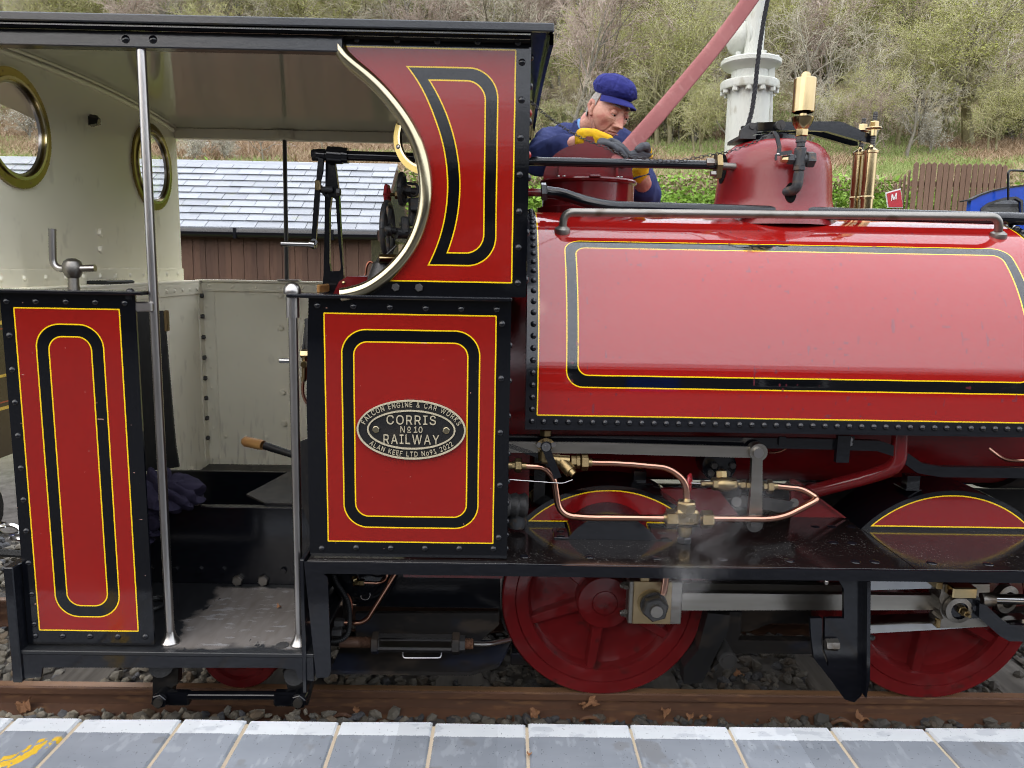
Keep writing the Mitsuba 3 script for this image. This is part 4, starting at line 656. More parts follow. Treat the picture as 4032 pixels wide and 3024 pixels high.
aw = [(0.181,2.499,0.687), (0.228,2.501,0.687), (0.531,2.498,0.687), (0.584,2.496,0.687)]; x0, x1, x2, x3 = (q[0] for q in aw); xm, hh = (x1 + x2) / 2, (0.355,0.773)[1] - .687; c2 = (x2 - x1) / 2; R = (c2 * c2 + hh * hh) / (2 * hh); a0 = math.asin(c2 / R)
arc = [(xm + R * math.sin(t), .687 + hh - R + R * math.cos(t)) for t in np.linspace(-a0, a0, 25)]
ar = part('arched_cover', plate(Polygon(arc + [(x2, .6855), (x1, .6855)]), yf, 2.6485), 'black_gloss', 30, label='low arched black cover on the running plate before the rear splasher')
obj('flange', cat(box(x0, x1 + .01, yf, yf + .10, .6855, .690, .001), box(x2 - .01, x3, yf, yf + .10, .6855, .690, .001)), 'black_gloss', ar, smooth=False)
for q in ((0.207,2.574,0.69), (0.205,2.522,0.69), (0.562,2.57,0.69), (0.56,2.518,0.69)): rivet(ar, q, (0, 0, 1), .0155, .004)
# wheels
def wheel(x, z, R, y, far=False, k=1.0, name='driving_wheel', label=None):
    s = -1 if not far else 1
    w = part(name, lathe([(R * .735, .018 * k), (R * .745, .003), (R * .78, 0), (R * .86, 0), (R * .866, .006), (R * .872, 0), (R * .985, 0), (R, .008), (R, .09 * k), (R * 1.06, .10 * k), (R * 1.06, .125 * k), (R * .8, .125 * k), (R * .735, .018 * k)], (x, y, z), (0, -s, 0), 72), 'wheel_red', 25, label=label)
    obj('web', lathe([(R * .20, .03 * k), (R * .30, .052 * k), (R * .66, .056 * k), (R * .715, .05 * k), (R * .745, .016 * k), (R * .78, .03 * k), (R * .78, .11 * k), (R * .2, .11 * k)], (x, y, z), (0, -s, 0), 64), 'wheel_red', w, smooth=35)
    for t in np.radians([199, 262, 329, 25, 83, 141]):
        c, q = math.cos(t), math.sin(t); o = np.array([c, 0, q]); v = np.array([-q, 0, c]); P_ = np.array([x, y, z]); pts = []
        for rr_, hw in ((R * .24, .021), (R * .745, .0165)):
            for a in (-1, 1):
                pts += [P_ + o * rr_ + v * a * hw * k * .8 - np.array([0, s * .016 * k, 0]), P_ + o * rr_ + v * a * hw * k * 1.0 - np.array([0, s * .02 * k, 0]), P_ + o * rr_ + v * a * hw * 1.25 * k - np.array([0, s * .06 * k, 0])]
        obj('spoke', hull(pts), 'wheel_red', w, smooth=False)
    obj('hub', lathe([(1e-4, -.0245), (.004, -.0245), (.004, -.027), (R * .118, -.027), (R * .122, -.024), (R * .126, -.027), (R * .255, -.025), (R * .268, -.016), (R * .275, .05), (R * .2, .06)], (x, y, z), (0, -s, 0), 48), 'wheel_red', w, smooth=25)
    return w
wheel(.387, .379, .379, 2.70, label='rear red driving wheel with the big crank nut beside its hub'); wheel(1.628, .379, .379, 2.70, label='front red driving wheel behind the crosshead')
for x in (.387, 1.628):
    part('far_driving_wheel', lathe([(.28, .01), (.381, 0), (.381, .09), (.40, .10), (.40, .125), (.05, .125), (.05, .05), (.28, .05)], (x, 3.49, 0.379), (0, -1, 0), 48), 'wheel_red', 25); part('axle', rod((x, 2.75, .379), (x, 3.45, .379), .055), 'black_dull')
part('wheel_tyre', lathe([(.3815, .012), (.3815, .088), (.403, .098), (.403, .122)], (.387, 2.70, .379), (0, 1, 0), 72), 'steel', 25, label='bright rolled steel tread of the rear driving wheel')
part('trailing_wheel', lathe([(.06, .02), (.11, .02), (.115, .0), (.145, 0), (.15, .008), (.15, .09), (.165, .1), (.165, .12), (.05, .12)], (-.975, 2.71, .15), (0, 1, 0), 48), 'wheel_red', 25)
part('far_trailing_wheel', lathe([(.05, .0), (.145, 0), (.15, .008), (.15, .09), (.165, .1), (.165, .12), (.05, .12)], (-.975, 3.48, .15), (0, -1, 0), 36), 'wheel_red', 25)
part('pony_truck', cat(box(-1.35, -.6, 2.86, 2.90, .10, .34), box(-1.35, -.6, 3.28, 3.32, .10, .34), rod((-.975, 2.75, .15), (-.975, 3.45, .15), .03)), 'black_dull', False)
# axle link with two hangers below the step
for a, b, c in (((1000, 1000), (1165, 1110), 1045), ((1830, 1000), (2030, 1110), 1945)):
    pass
hl = part('hanger', cat(plate(Polygon([(-1.195,0.211),(-1.108,0.212),(-1.113,0.146),(-1.129,0.137),(-1.143,0.073),(-1.17,0.061),(-1.194,0.069),(-1.202,0.095)]), 2.49, 2.525), rod((-1.162,2.48,0.219), (-1.218,2.6,0.152), .040)), 'black_dull', 30)
h2 = part('hanger', cat(plate(Polygon([(-0.749,0.199),(-0.666,0.212),(-0.645,0.201),(-0.649,0.137),(-0.664,0.073),(-0.696,0.064),(-0.723,0.075),(-0.732,0.13)]), 2.49, 2.525), rod((-0.704,2.48,0.191), (-0.738,2.6,0.123), .036)), 'black_dull', 30)
lk = part('link_rod', cat(rod((-1.067,2.47,0.116), (-0.767,2.47,0.12), .0145, n=18), box(*(lambda a, b: (a[0], b[0], 2.455, 2.487, b[2], a[2]))((-1.159,2.47,0.132), (-1.063,2.47,0.083)), .006), box(*(lambda a, b: (a[0], b[0], 2.455, 2.487, b[2], a[2]))((-0.774,2.47,0.137), (-0.688,2.47,0.084)), .006)), 'black_gloss', 30)
for u, v in ((1045, 1210), (1943, 1213)): 
    q = {1045: (-1.156,2.455,0.112), 1943: (-0.682,2.455,0.116)}[u]; qa = np.array(q)
    obj('pin', cat(rod(qa + [0, .03, 0], qa - [0, .012, 0], .0265, n=24), hexnut(qa - [0, .010, 0], (0, -1, 0), .046, .012)), 'black_gloss', lk); obj('pin_end', rod(qa - [0, .015, 0], qa - [0, .031, 0], .0165, .0155, 20), 'steel_worn', lk)
# main frames and under-cab equipment
part('main_frame', plate(Polygon([(-.60, .66), (2.75, .66), (2.75, .22), (1.95, .22), (1.30, .30), (1.0, .17), (.75, .17), (.70, .30), (.1, .30), (-.02, .36), (-.55, .36)]), 2.885, 2.905), 'frame_grime', False); part('main_frame', plate(Polygon([(-.60, .66), (2.75, .66), (2.75, .2), (-.55, .2)]), 3.28, 3.30), 'black_dull', False)
part('ashpan', plate(Polygon([(-.55, .66), (-.0, .66), (-.0, .30), (-.55, .30)]), 2.79, 2.88), 'black_brushed', False); part('ashpan_skirt', plate(Polygon([(-0.548,0.284),(-0.001,0.291),(-0.001,0.245),(-0.079,0.171),(-0.548,0.165)]), 2.765, 2.785), 'frame_grime', False)
part('brake_gear_plate', cat(plate(Polygon([(-.60, 2.56), (-.10, 2.56), (.0, 2.62), (.05, 2.80), (-.60, 2.80)]), .150, .164, 'z')), 'frame_grime', False)
tb = part('brake_adjuster', hexnut((-0.457,2.6,0.251), (1, 0, 0), .058, .335), 'dark_steel', False); obj('bar', box(*(lambda a, b: (a[0], b[0], 2.562, 2.578, b[2], a[2]))((-0.427,2.57,0.282), (-0.167,2.57,0.253)), .003), 'steel_bright', tb); 
obj('nut', cat(hexnut((-0.457,2.6,0.25), (1, 0, 0), .070, .025), hexnut((-0.169,2.6,0.252), (1, 0, 0), .070, .028)), 'frame_grime', tb)
thr = lambda a, b, r, n=14: lathe([(r * (1 if i % 2 else .86), np.linalg.norm(np.subtract(b, a)) * i / (2 * n)) for i in range(2 * n + 1)], a, np.subtract(b, a), 16)
obj('thread', cat(thr((-0.503,2.6,0.252), (-0.457,2.6,0.252), .020, 10), thr((-0.145,2.6,0.251), (-0.093,2.6,0.251), .020, 10), rod((-0.572,2.6,0.251), (-0.501,2.6,0.252), .019)), 'rust_rail', tb); obj('tail_rod', tube(bend([(-0.093,2.6,0.251), (-0.04,2.62,0.24), (0.039,2.7,0.218)], .05), .009, 10), 'steel', tb)
part('wire_handle', tube(bend([(-0.341,2.56,0.237), (-0.339,2.548,0.222), (-0.206,2.548,0.224), (-0.205,2.56,0.237)], .02), .0028, 8), 'steel_bright')
part('air_tank', lathe([(1e-4, -.02), (.05, -.016), (.09, -.002), (.118, .03), (.122, .06), (.122, .5)], (-0.497,2.62,0.487), (0, 1, 0), 40), 'black_gloss', 40, label='domed end of a small black air tank under the cab')
bq = (-0.502,2.55,0.501); part('tank_fitting', cat(hexnut(bq, (-.2, -.3, .9), .022, .022), hexnut((-0.512,2.55,0.499), (1, 0, 0), .020, .024), hexnut((-0.49,2.55,0.5), (1, 0, 0), .024, .018)), 'brass'); part('copper_pipe', tube(spline([(-0.476,2.55,0.5), (-0.445,2.56,0.495), (-0.421,2.58,0.49), (-0.406,2.6,0.497), (-0.403,2.6,0.529)], 20), .0058, 12), 'copper')
part('copper_pipe', tube(bend([(-0.553,2.58,0.335), (-0.496,2.58,0.336), (-0.469,2.58,0.35), (-0.366,2.6,0.526)], .06), .0085, 12), 'copper', label='angled copper pipe rising under the cab')
part('union', cat(hexnut((-0.586,2.58,0.335), (1, 0, 0), .032, .03), hexnut((-0.563,2.58,0.335), (1, 0, 0), .028, .012), hexnut((-0.59,2.56,0.31), (1, 0, 0), .032, .018), hexnut((-0.573,2.56,0.31), (1, 0, 0), .032, .017), rod((-0.559,2.56,0.31), (-0.55,2.58,0.304), .006)), 'dark_steel')
hp = spline([(-0.579,2.55,0.529),(-0.567,2.55,0.495),(-0.542,2.55,0.454),(-0.529,2.55,0.419),(-0.526,2.55,0.381),(-0.527,2.55,0.339),(-0.537,2.55,0.303),(-0.564,2.55,0.283),(-0.592,2.55,0.28)], 120); part('ribbed_hose', tube(hp, np.where(np.arange(120) % 3 == 1, .0095, .0075), 12), 'rubber', label='black ribbed hose hanging under the cab')
part('copper_pipe', tube(spline([(-0.54,2.58,0.444),(-0.527,2.58,0.416),(-0.526,2.58,0.374),(-0.533,2.58,0.345)], 16), .0042, 10), 'copper_dark')
part('wire_loop', tube(spline([(-0.487,2.56,0.448),(-0.486,2.56,0.438),(-0.475,2.56,0.432),(-0.462,2.56,0.436),(-0.456,2.56,0.447),(-0.456,2.56,0.458)], 20), .0012, 6), 'steel')
part('brake_hanger', cat(plate(Polygon([(0.76,0.362),(0.843,0.354),(0.836,0.29),(0.796,0.192),(0.755,0.087),(0.686,0.083),(0.683,0.148),(0.731,0.216)]), 2.64, 2.71)), 'black_dull', False); part('brake_hanger', cat(plate(Polygon([(0.871,0.321),(0.917,0.322),(0.918,0.234),(0.893,0.158),(0.814,0.088),(0.845,0.17)]), 2.74, 2.78)), 'frame_grime', False)
pq = np.array((0.838,2.62,0.189)); part('brake_pin', cat(rod(pq, pq + [0, .14, 0], .033, n=24), rod(pq - [0, .006, 0], pq, .022, n=20)), 'dark_steel'); part('brake_beam', box(*(lambda a, b: (a[0], b[0], 2.74, 2.78, b[2], a[2]))((0.881,2.76,0.207), (1.212,2.76,0.154))), 'frame_grime', False)
part('frame_stay', box(.85, 1.25, 2.9, 3.28, .2, .6), 'black_dull', False); part('cylinder_stay', box(.72, 1.22, 2.80, 2.88, .44, .64), 'black_dull', False)
sb = part('sand_box', box(*(lambda a: (a[0] - .02, a[0] + .05, 2.80, 2.86, a[2] - .03, a[2] + .02))((0.066,2.8,0.089)), .004), 'frame_grime', False)
# coupling and connecting rods
mat('bearing_brass', proc(lambda p, n, uv: mix((.40, .31, .185), (.30, .22, .12), fbm(p.x * 30, p.y * 30, p.z * 30))), .4, metal=1.0)
part('connecting_rod', plate(Polygon([(0.612,0.475),(1.553,0.479),(1.559,0.425),(0.615,0.41)]), 2.555, 2.58), 'rod_steel', False, label='long flat steel connecting rod in front of the wheels'); part('coupling_rod', plate(Polygon([(0.627,0.482),(1.243,0.482),(1.245,0.457),(0.628,0.453)]), 2.625, 2.65), 'rod_steel', False)
be = part('rod_big_end', box(*(lambda a, b: (a[0], b[0], 2.535, 2.60, b[2], a[2]))((0.45,2.535,0.525), (0.637,2.535,0.367)), .003), 'steel_worn', False, label='steel strap and brass bearing of the connecting rod big end')
obj('bearing', cat(box(*(lambda a, b: (a[0], b[0], 2.526, 2.5349, b[2], a[2]))((0.464,2.526,0.529), (0.598,2.526,0.371)), .002), box(*(lambda a, b: (a[0], b[0], 2.526, 2.56, b[2], a[2]))((0.486,2.526,0.55), (0.519,2.526,0.528)), .003)), 'bearing_brass', be, smooth=False); qc = np.array((0.535,2.52,0.445))
obj('washer', rod(qc + [0, .01, 0], qc - [0, .006, 0], .0475, n=32), 'dark_steel', be); obj('nut', hexnut(qc - [0, .004, 0], (0, -1, 0), .079, .04), 'dark_steel', be, smooth=False); obj('bolt_end', rod(qc - [0, .04, 0], qc - [0, .056, 0], .0225, .021, 24), 'steel_worn', be); obj('collar', rod(np.array((0.528,2.526,0.45)) + [0, .005, 0], np.array((0.528,2.526,0.45)) - [0, .003, 0], .05, n=32), 'brass_dull', be)
for q in ((0.456,2.565,0.497), (0.46,2.565,0.393)): obj('cotter_bolt', cat(hexnut(q, (-1, 0, 0), .026, .022), rod(q, np.array(q) - [.034, 0, 0], .009), hexnut(np.array(q) - [.023, 0, 0], (-1, 0, 0), .02, .008)), 'steel_worn', be, smooth=False)
part('crank_pin', rod((qc[0], 2.60, qc[2]), (qc[0], 2.76, qc[2]), .04), 'steel_worn')
dp = part('drain_pipe', tube(spline([(0.566,2.5,0.554), (0.564,2.495,0.533), (0.558,2.49,0.498)], 8), [.0125] * 7 + [.0115], 14, False), 'copper', label='short open copper drain pipe dripping over the big end')
gp = part('guard_plate', plate(Polygon([(1.125,0.588),(1.212,0.59),(1.241,0.237),(1.239,0.175),(1.216,0.149),(1.182,0.16),(1.129,0.23),(1.065,0.307),(1.049,0.39),(1.041,0.451),(1.082,0.452),(1.091,0.336),(1.114,0.28),(1.117,0.291),(1.099,0.336),(1.091,0.452),(1.155,0.453),(1.146,0.556)]).buffer(0), 2.42, 2.435), 'black_gloss', False, label='black hanging bracket plate with a rounded foot between the wheels')
obj('edge_flange', plate(Polygon([(1.204,0.598),(1.216,0.598),(1.244,0.251),(1.238,0.184),(1.234,0.189),(1.233,0.248)]).buffer(0), 2.385, 2.435), 'black_gloss', gp, smooth=False); obj('nut', cat(hexnut((1.095,2.41,0.364), (1, 0, 0), .034, .024), hexnut((1.114,2.41,0.364), (1, 0, 0), .036, .024)), 'steel_worn', gp, smooth=False)
# slide bars and crosshead
part('slide_bar', plate(Polygon([(1.276,0.544),(1.527,0.547),(1.53,0.521),(1.279,0.51)]), 2.52, 2.58), 'steel_bright', False); part('slide_bar', cat(plate(Polygon([(1.278,0.39),(1.525,0.401),(1.841,0.421),(1.843,0.405),(1.527,0.378),(1.281,0.36)]), 2.50, 2.58)), 'steel_bright', False)
ch = part('crosshead', plate(Polygon([(1.507,0.547),(1.68,0.551),(1.683,0.522),(1.646,0.519),(1.656,0.426),(1.683,0.426),(1.687,0.395),(1.521,0.389),(1.524,0.418),(1.533,0.424),(1.518,0.452),(1.521,0.475),(1.511,0.497),(1.516,0.52)]).buffer(0), 2.49, 2.56), 'steel_worn', False, label='worn steel crosshead with brass oil box on the front slide bars')
obj('slipper', cat(box(*(lambda a, b: (a[0], b[0], 2.485, 2.56, b[2], a[2]))((1.495,2.485,0.558), (1.517,2.485,0.53)), .003), box(*(lambda a, b: (a[0], b[0], 2.483, 2.50, b[2], a[2]))((1.508,2.483,0.422), (1.523,2.483,0.391)), .003)), 'brass_dull', ch, smooth=False)
obj('oil_box', box(*(lambda a, b: (a[0], b[0], 2.44, 2.49, b[2], a[2]))((1.526,2.44,0.557), (1.609,2.44,0.518)), .004), 'brass', ch, smooth=False)
obj('pin_plate', plate(Polygon([(1.554,0.498),(1.635,0.507),(1.645,0.441),(1.574,0.435),(1.548,0.451),(1.54,0.473)]).buffer(.004), 2.47, 2.4899), 'black_gloss', ch, smooth=False); qd = np.array((1.578,2.47,0.467)); obj('nut', cat(hexnut(qd, (0, -1, 0), .030, .016), hexnut(qd - [0, .018, 0], (.2, -1, -.1), .024, .016), rod(qd - [0, .03, 0], qd - [0, .05, .002], .006)), 'brass_dull', ch, smooth=False); rivet(ch, (1.62,2.47,0.476), (0, -1, 0), .010, .01, 'black_gloss', 'bolt', True)
obj('boss', cat(lathe([(.03, 0), (.046, .01), (.046, .03), (.03, .034)], (1.569,2.495,0.465), (0, -1, 0), 28), rod((1.675,2.53,0.479), (1.724,2.53,0.48), .031, .024)), 'steel_worn', ch)
part('drop_arm', plate(Polygon([(1.626,0.498),(1.649,0.493),(1.713,0.438),(1.741,0.423),(1.837,0.42),(1.844,0.362),(1.743,0.364),(1.709,0.382),(1.63,0.448)]), 2.45, 2.468), 'black_gloss', False); part('piston_rod', rod((1.71,2.53,0.481), (1.991,2.53,0.479), .0185, n=20), 'steel_bright'); part('gland', lathe([(.03, 0), (.05, .004), (.05, .03), (.03, .034)], (1.777,2.57,0.473), (.3, -1, 0), 24), 'steel_worn'); part('lower_slide_bar', plate(Polygon([(1.772,0.417),(1.909,0.425),(1.913,0.396),(1.775,0.388)]), 2.55, 2.60), 'black_dull', False)
rivet(LO + '__slide_bar_001', (1.298,2.51,0.347), (0, 0, -1), .012, .012, 'dark_steel', 'bolt', True)
rivet(LO + '__plate_valance', (1.02,2.275,0.647), (0, 0, -1), .006, .012, 'steel', 'bolt', True)

# ---------------------------------------------------------------- boiler, saddle tank and the fittings between
TY, TZ, TR, TB, ZB, XL, XR2 = 3.08, 1.182, .627, 2.453, 1.076, .073, 1.885
S1 = TZ - ZB; half = S1 + TR * math.pi / 2
def prof(s):
    if s < S1: return TB, ZB + s, 0.0
    a = (s - S1) / TR
    if a <= math.pi: return TY - TR * math.cos(a), TZ + TR * math.sin(a), a
    return TY + TR, TZ - (s - S1 - TR * math.pi), math.pi
ss = np.r_[0, .03, .06, np.linspace(S1, S1 + TR * math.pi, 121), S1 + TR * math.pi + .05, 2 * S1 + TR * math.pi]
pr = np.array([prof(s) for s in ss]); xs = np.linspace(XL + .002, XR2 - .002, 40)
V = np.array([(x, y, z) for (y, z, a) in pr for x in xs]); UV = np.array([(x, min(s, 2 * half - s)) for s in ss for x in xs])
def tank_paint(p, n, uv):
    x, s = uv.x, uv.y
    b = rects_sdf(x, s, .1115, 1.8475, .0475, 9, .001); o = rects_sdf(x, s, .203, 1.748, .141, .699, .055); i = rects_sdf(x, s, .240, 1.712, .180, .660, .034)
    base = mix((.235, .0068, .0052), (.22, .007, .0062), fbm(p.x * 3, p.y * 3, p.z * 3))
    c = mix(BLACK, base, inside(b)); c = mix(c, BLACK, inside(o) * (1 - inside(i)))
    c = mix(c, YEL, dr.maximum(band(b, .0019), dr.maximum(band(o, .0019), band(i, .0019))))
    drop = smoothstep(.86, .95, noise(x * 85, s * 50, 3)) * smoothstep(.30, .55, noise(x * 7, s * 5, 1))
    return mix(c, (.12, .02, .03), drop * .7)
mat('tank_paint', proc(tank_paint), lambda p, n, uv: .045 + .05 * smoothstep(.5, .8, fbm(p.x * 3, p.z * 4, 0)), .62, eta=1.74, bump=brush(2.2e-5))
def mesh_smooth(m): return m
tk = part('saddle_tank', quads(V, grid_faces(len(ss), len(xs), False)), 'tank_paint', True, uv=UV, label='glossy red saddle tank reflecting the sky, lined with a black and yellow frame')
obj('end_plate', plate(Polygon([(y, z) for y, z, a in pr]), XL + .003, XL + .009, 'x'), 'black_gloss', tk, smooth=False); obj('end_plate', plate(Polygon([(y, z) for y, z, a in pr]), XR2 - .009, XR2 - .003, 'x'), 'black_gloss', tk, smooth=False)
obj('bottom_plate', box(XL + .01, XR2 - .01, TB + .004, 2.75, ZB + .001, ZB + .009), 'frame_red', tk, smooth=False)
def hoop(x0, x1, t):
    n = len(ss); no = np.array([(-math.cos(a), math.sin(a)) for _, _, a in pr]); o = pr[:, :2] + no * t; i_ = pr[:, :2] - no * .001
    return quads([(x, *q) for q_ in (o, i_) for x in (x0, x1) for q in q_], np.vstack([grid_faces(2, n, False), grid_faces(2, n, False)[:, ::-1] + 2 * n, [[i, i + 2 * n, i + 2 * n + 1, i + 1] for i in range(n - 1)], [[i + n, i + n + 1, i + 3 * n + 1, i + 3 * n] for i in range(n - 1)]]))
an = part('tank_end_angle', hoop(XL, .1085, .004), 'black_brushed', 40, label='black riveted angle strip round the cab end of the tank'); an2 = part('tank_end_angle', hoop(1.851, XR2, .004), 'black_brushed', 40); an3 = part('tank_foot_angle', box(.1087, 1.8508, TB - .004, TB - .0002, ZB, ZB + .0445), 'black_brushed', False)
def on_tank(x, s, d=.004):
    y, z, a = prof(s); n = np.array([0, -math.cos(a), math.sin(a)]); return np.array([x, y, z]) + n * d, n
for i in range(28):
    p, n = on_tank(.0945, .028 + .0395 * i); rivet(an, p, n, .0105, .0095)
    p, n = on_tank(1.868, .028 + .0395 * i); rivet(an2, p, n, .0105, .0095)
for i in range(43): rivet(an3, (.1325 + .0399 * i, TB - .004, ZB + .027), (0, -1, 0), .0105, .0095)
for i in range(24): rivet(tk, (.34 + .057 * i, 2.50, ZB + .001), (0, 0, -1), .011, .008, 'frame_red', 'bolt', True)
part('boiler', rod((.02, 3.08, 1.17), (2.3, 3.08, 1.17), .41, n=64), 'frame_red', 40, label='dark red boiler barrel under the tank'); part('smokebox', rod((1.95, 3.08, 1.17), (2.6, 3.08, 1.17), .43, n=64), 'black_dull', 40)
part('firebox_side', box(.025, .10, 2.72, 3.44, .69, 1.1), 'frame_red', False); part('firebox_band', box(.118, .16, 2.74, 2.76, .69, 1.1), 'black_dull', False)
part('frame_gusset', plate(Polygon([(1.082,0.828),(1.098,0.828),(1.298,0.686),(1.092,0.683)]), 2.78, 2.80), 'frame_red', False); obj('edge', plate(Polygon([(1.085,0.831),(1.097,0.831),(1.296,0.689),(1.283,0.689)]), 2.765, 2.79), 'frame_red', LO + '__frame_gusset', smooth=False)
part('frame_gusset', plate(Polygon([(0.598,0.786),(0.81,0.788),(0.84,0.753),(0.891,0.692),(0.888,0.68),(0.603,0.675)]), 2.78, 2.80), 'frame_red', False)
def flatbar(pts, h, y0, y1):
    return plate(LineString(pts).buffer(h / 2, cap_style=2, join_style=1, quad_segs=6), y0, y1)
part('sanding_beam', flatbar([(0.015,1.014),(0.386,1.018),(1.036,1.02),(1.283,1.016),(1.349,0.996),(1.434,0.94),(1.508,0.928),(1.877,0.929)], .036, 2.55, 2.575), 'black_gloss', False, label='long black bar running below the tank and dropping at the front')
part('beam_bracket', cat(box(*(lambda a, b: (a[0], b[0], 2.53, 2.55, b[2], a[2]))((1.133,2.54,1.054), (1.177,2.54,0.961)))), 'black_gloss', False); part('beam_clip', box(*(lambda a, b: (a[0], b[0], 2.54, 2.55, b[2], a[2]))((1.166,2.54,1.05), (1.194,2.54,1.019))), 'black_gloss', False); part('beam_clip', box(*(lambda a, b: (a[0], b[0], 2.54, 2.55, b[2], a[2]))((0.938,2.54,1.045), (0.961,2.54,1.015))), 'black_gloss', False)
for q in [(1.179,2.54,1.04),(1.179,2.54,1.025)]: rivet(LO + '__beam_clip', q, (0, -1, 0), .008, .006, 'steel_bright', 'bolt', True)
rr_ = part('reach_rod', flatbar([(-0.202,1),(0.315,1.003),(0.864,0.996)], .038, 2.51, 2.522), 'rod_steel', False, label='pale grey flat steel reach rod under the tank'); obj('eye', rod((0.856,2.495,1), np.array((0.856,2.495,1)) + [0, .04, 0], .030, n=28), 'rod_steel', rr_); obj('pin', rod((0.853,2.485,1), np.array((0.853,2.485,1)) + [0, .03, 0], .017, n=24), 'steel', rr_)
ra = part('rocking_arm', plate(Polygon([(0.844,0.989),(0.879,0.993),(0.887,0.85),(0.893,0.768),(0.845,0.767),(0.848,0.849)]), 2.523, 2.545), 'rod_steel', False, label='upright steel rocking arm below the reach rod'); obj('foot', cat(rod((0.861,2.5,0.749), np.array((0.861,2.5,0.749)) + [0, .05, 0], .028, n=28), rod((0.859,2.488,0.751), np.array((0.859,2.488,0.751)) + [0, .03, 0], .016, n=24)), 'dark_steel', ra)
part('valve_link', cat(flatbar([(0.854,0.782),(0.947,0.776),(1.051,0.76)], .045, 2.65, 2.665), rod((0.841,2.65,0.781), (0.863,2.72,0.76), .018), rod((1.049,2.65,0.781), (1.069,2.7,0.766), .016)), 'dark_steel', False)
cf = np.array((0.769,2.64,0.914)); ck = part('clack_flange', rod(cf + [0, .10, 0], cf, .060, n=36), 'black_gloss'); 
for q in [(0.748,2.64,0.917),(0.814,2.64,0.918),(0.739,2.64,0.889),(0.796,2.64,0.89)]: rivet(ck, q, (0, -1, 0), .011, .014, 'dark_steel', 'nut', True)
CV = part('check_valve', lathe([(.012, -.045), (.02, -.03), (.0255, -.01), (.0255, .01), (.02, .03), (.012, .045)], (0.767,2.56,0.871), (1, 0, 0), 28), 'brass_dull', 40, label='brass screw-down valve with ball body on the boiler side')
obj('hex', cat(hexnut((0.723,2.56,0.872), (1, 0, 0), .040, .022), hexnut((0.787,2.56,0.872), (1, 0, 0), .038, .020), hexnut((0.82,2.56,0.87), (1, 0, 0), .030, .018), hexnut((0.685,2.56,0.872), (1, 0, 0), .020, .014), rod((0.689,2.56,0.872), (0.727,2.56,0.872), .009), rod((0.804,2.56,0.871), (0.921,2.56,0.87), .011), hexnut(np.array((0.756,2.56,0.892)), (0, .4, 1), .034, .026), rod((0.765,2.6,0.903), (0.757,2.56,0.892), .014)), 'brass_dull', CV, smooth=False)
obj('spindle', rod((0.647,2.56,0.873), (0.687,2.56,0.872), .0035), 'steel', CV); handwheel('red_hand_wheel', (0.645,2.56,0.873), (.9, -.43, 0), .028, .005, 'valve_red', 4, .08, 'bright red valve hand wheel by the copper pipe')
part('pipe_union', cat(hexnut((0.838,2.55,0.872), (1, 0, 0), .028, .018), hexnut((0.892,2.54,0.872), (1, 0, 0), .030, .013), hexnut((0.906,2.54,0.871), (1, 0, 0), .042, .020), rod((0.897,2.54,0.872), (0.942,2.54,0.872), .0125)), 'brass_dull', False)
CP = part('copper_pipe', tube(bend([(0.285,2.515,0.952), (0.387,2.515,0.952), (0.561,2.51,0.941), (0.62,2.505,0.894), (0.625,2.5,0.828)], .09), .0115, 16), 'copper', label='bright copper pipe curving down to the brass tee')
CP2 = part('copper_pipe', tube(bend([(0.079,2.52,0.934), (0.142,2.52,0.934), (0.176,2.52,0.897), (0.197,2.5,0.772), (0.297,2.5,0.764), (0.559,2.49,0.77)], .085), .0118, 16), 'copper', label='copper pipe from the cab dropping to the lower side of the tee')
CP3 = part('copper_pipe', tube(bend([(0.704,2.49,0.77), (0.945,2.49,0.773), (1.064,2.51,0.832), (1.072,2.52,0.841), (1.028,2.54,0.866), (0.928,2.545,0.872)], .06), .0115, 16), 'copper', label='copper pipe looping back to the right of the tee')
te = part('brass_tee', box(*(lambda a, b: (a[0], b[0], 2.465, 2.515, b[2], a[2]))((0.583,2.465,0.804), (0.663,2.465,0.751)), .008), 'brass_dull', 30, label='square brass tee joining three copper pipes')
cz = (0.628,2.49,0.768); obj('nut', hexnut((0.555,2.49,0.77), (1, 0, 0), .056, .038), 'brass_dull', te, smooth=False); obj('nut', hexnut((0.622,2.49,0.791), (0, 0, 1), .058, .040), 'brass_dull', te, smooth=False); obj('nut', hexnut((0.675,2.49,0.768), (1, 0, 0), .054, .038), 'brass_dull', te, smooth=False)
obj('neck', cat(rod((0.546,2.49,0.77), (0.559,2.49,0.77), .0145), rod((0.623,2.495,0.835), (0.621,2.49,0.821), .0145), thr((0.666,2.49,0.768), (0.68,2.49,0.768), .017, 4), lathe([(.024, 0), (.024, .02), (.017, .035)], (0.621,2.49,0.743), (0, 0, -1), 24)), 'brass_dull', te)
obj('casting_marks', cat(*[box(*(lambda a: (a[0], a[0] + w_, 2.4635, 2.4652, a[2], a[2] + h_))(p_)) for p_, w_, h_ in (((0.6,2.465,0.79), .03, .004), ((0.594,2.465,0.756), .05, .004), ((0.625,2.465,0.763), .006, .016), ((0.641,2.465,0.767), .004, .010))]), 'brass', te, smooth=False)
zq = (0.621,2.49,0.723); part('tee_drain', cat(rod(zq, (zq[0], zq[1], ZP), .016, n=18), hexnut((zq[0], zq[1], ZP), (0, 0, 1), .045, .022)), 'black_gloss', 30)
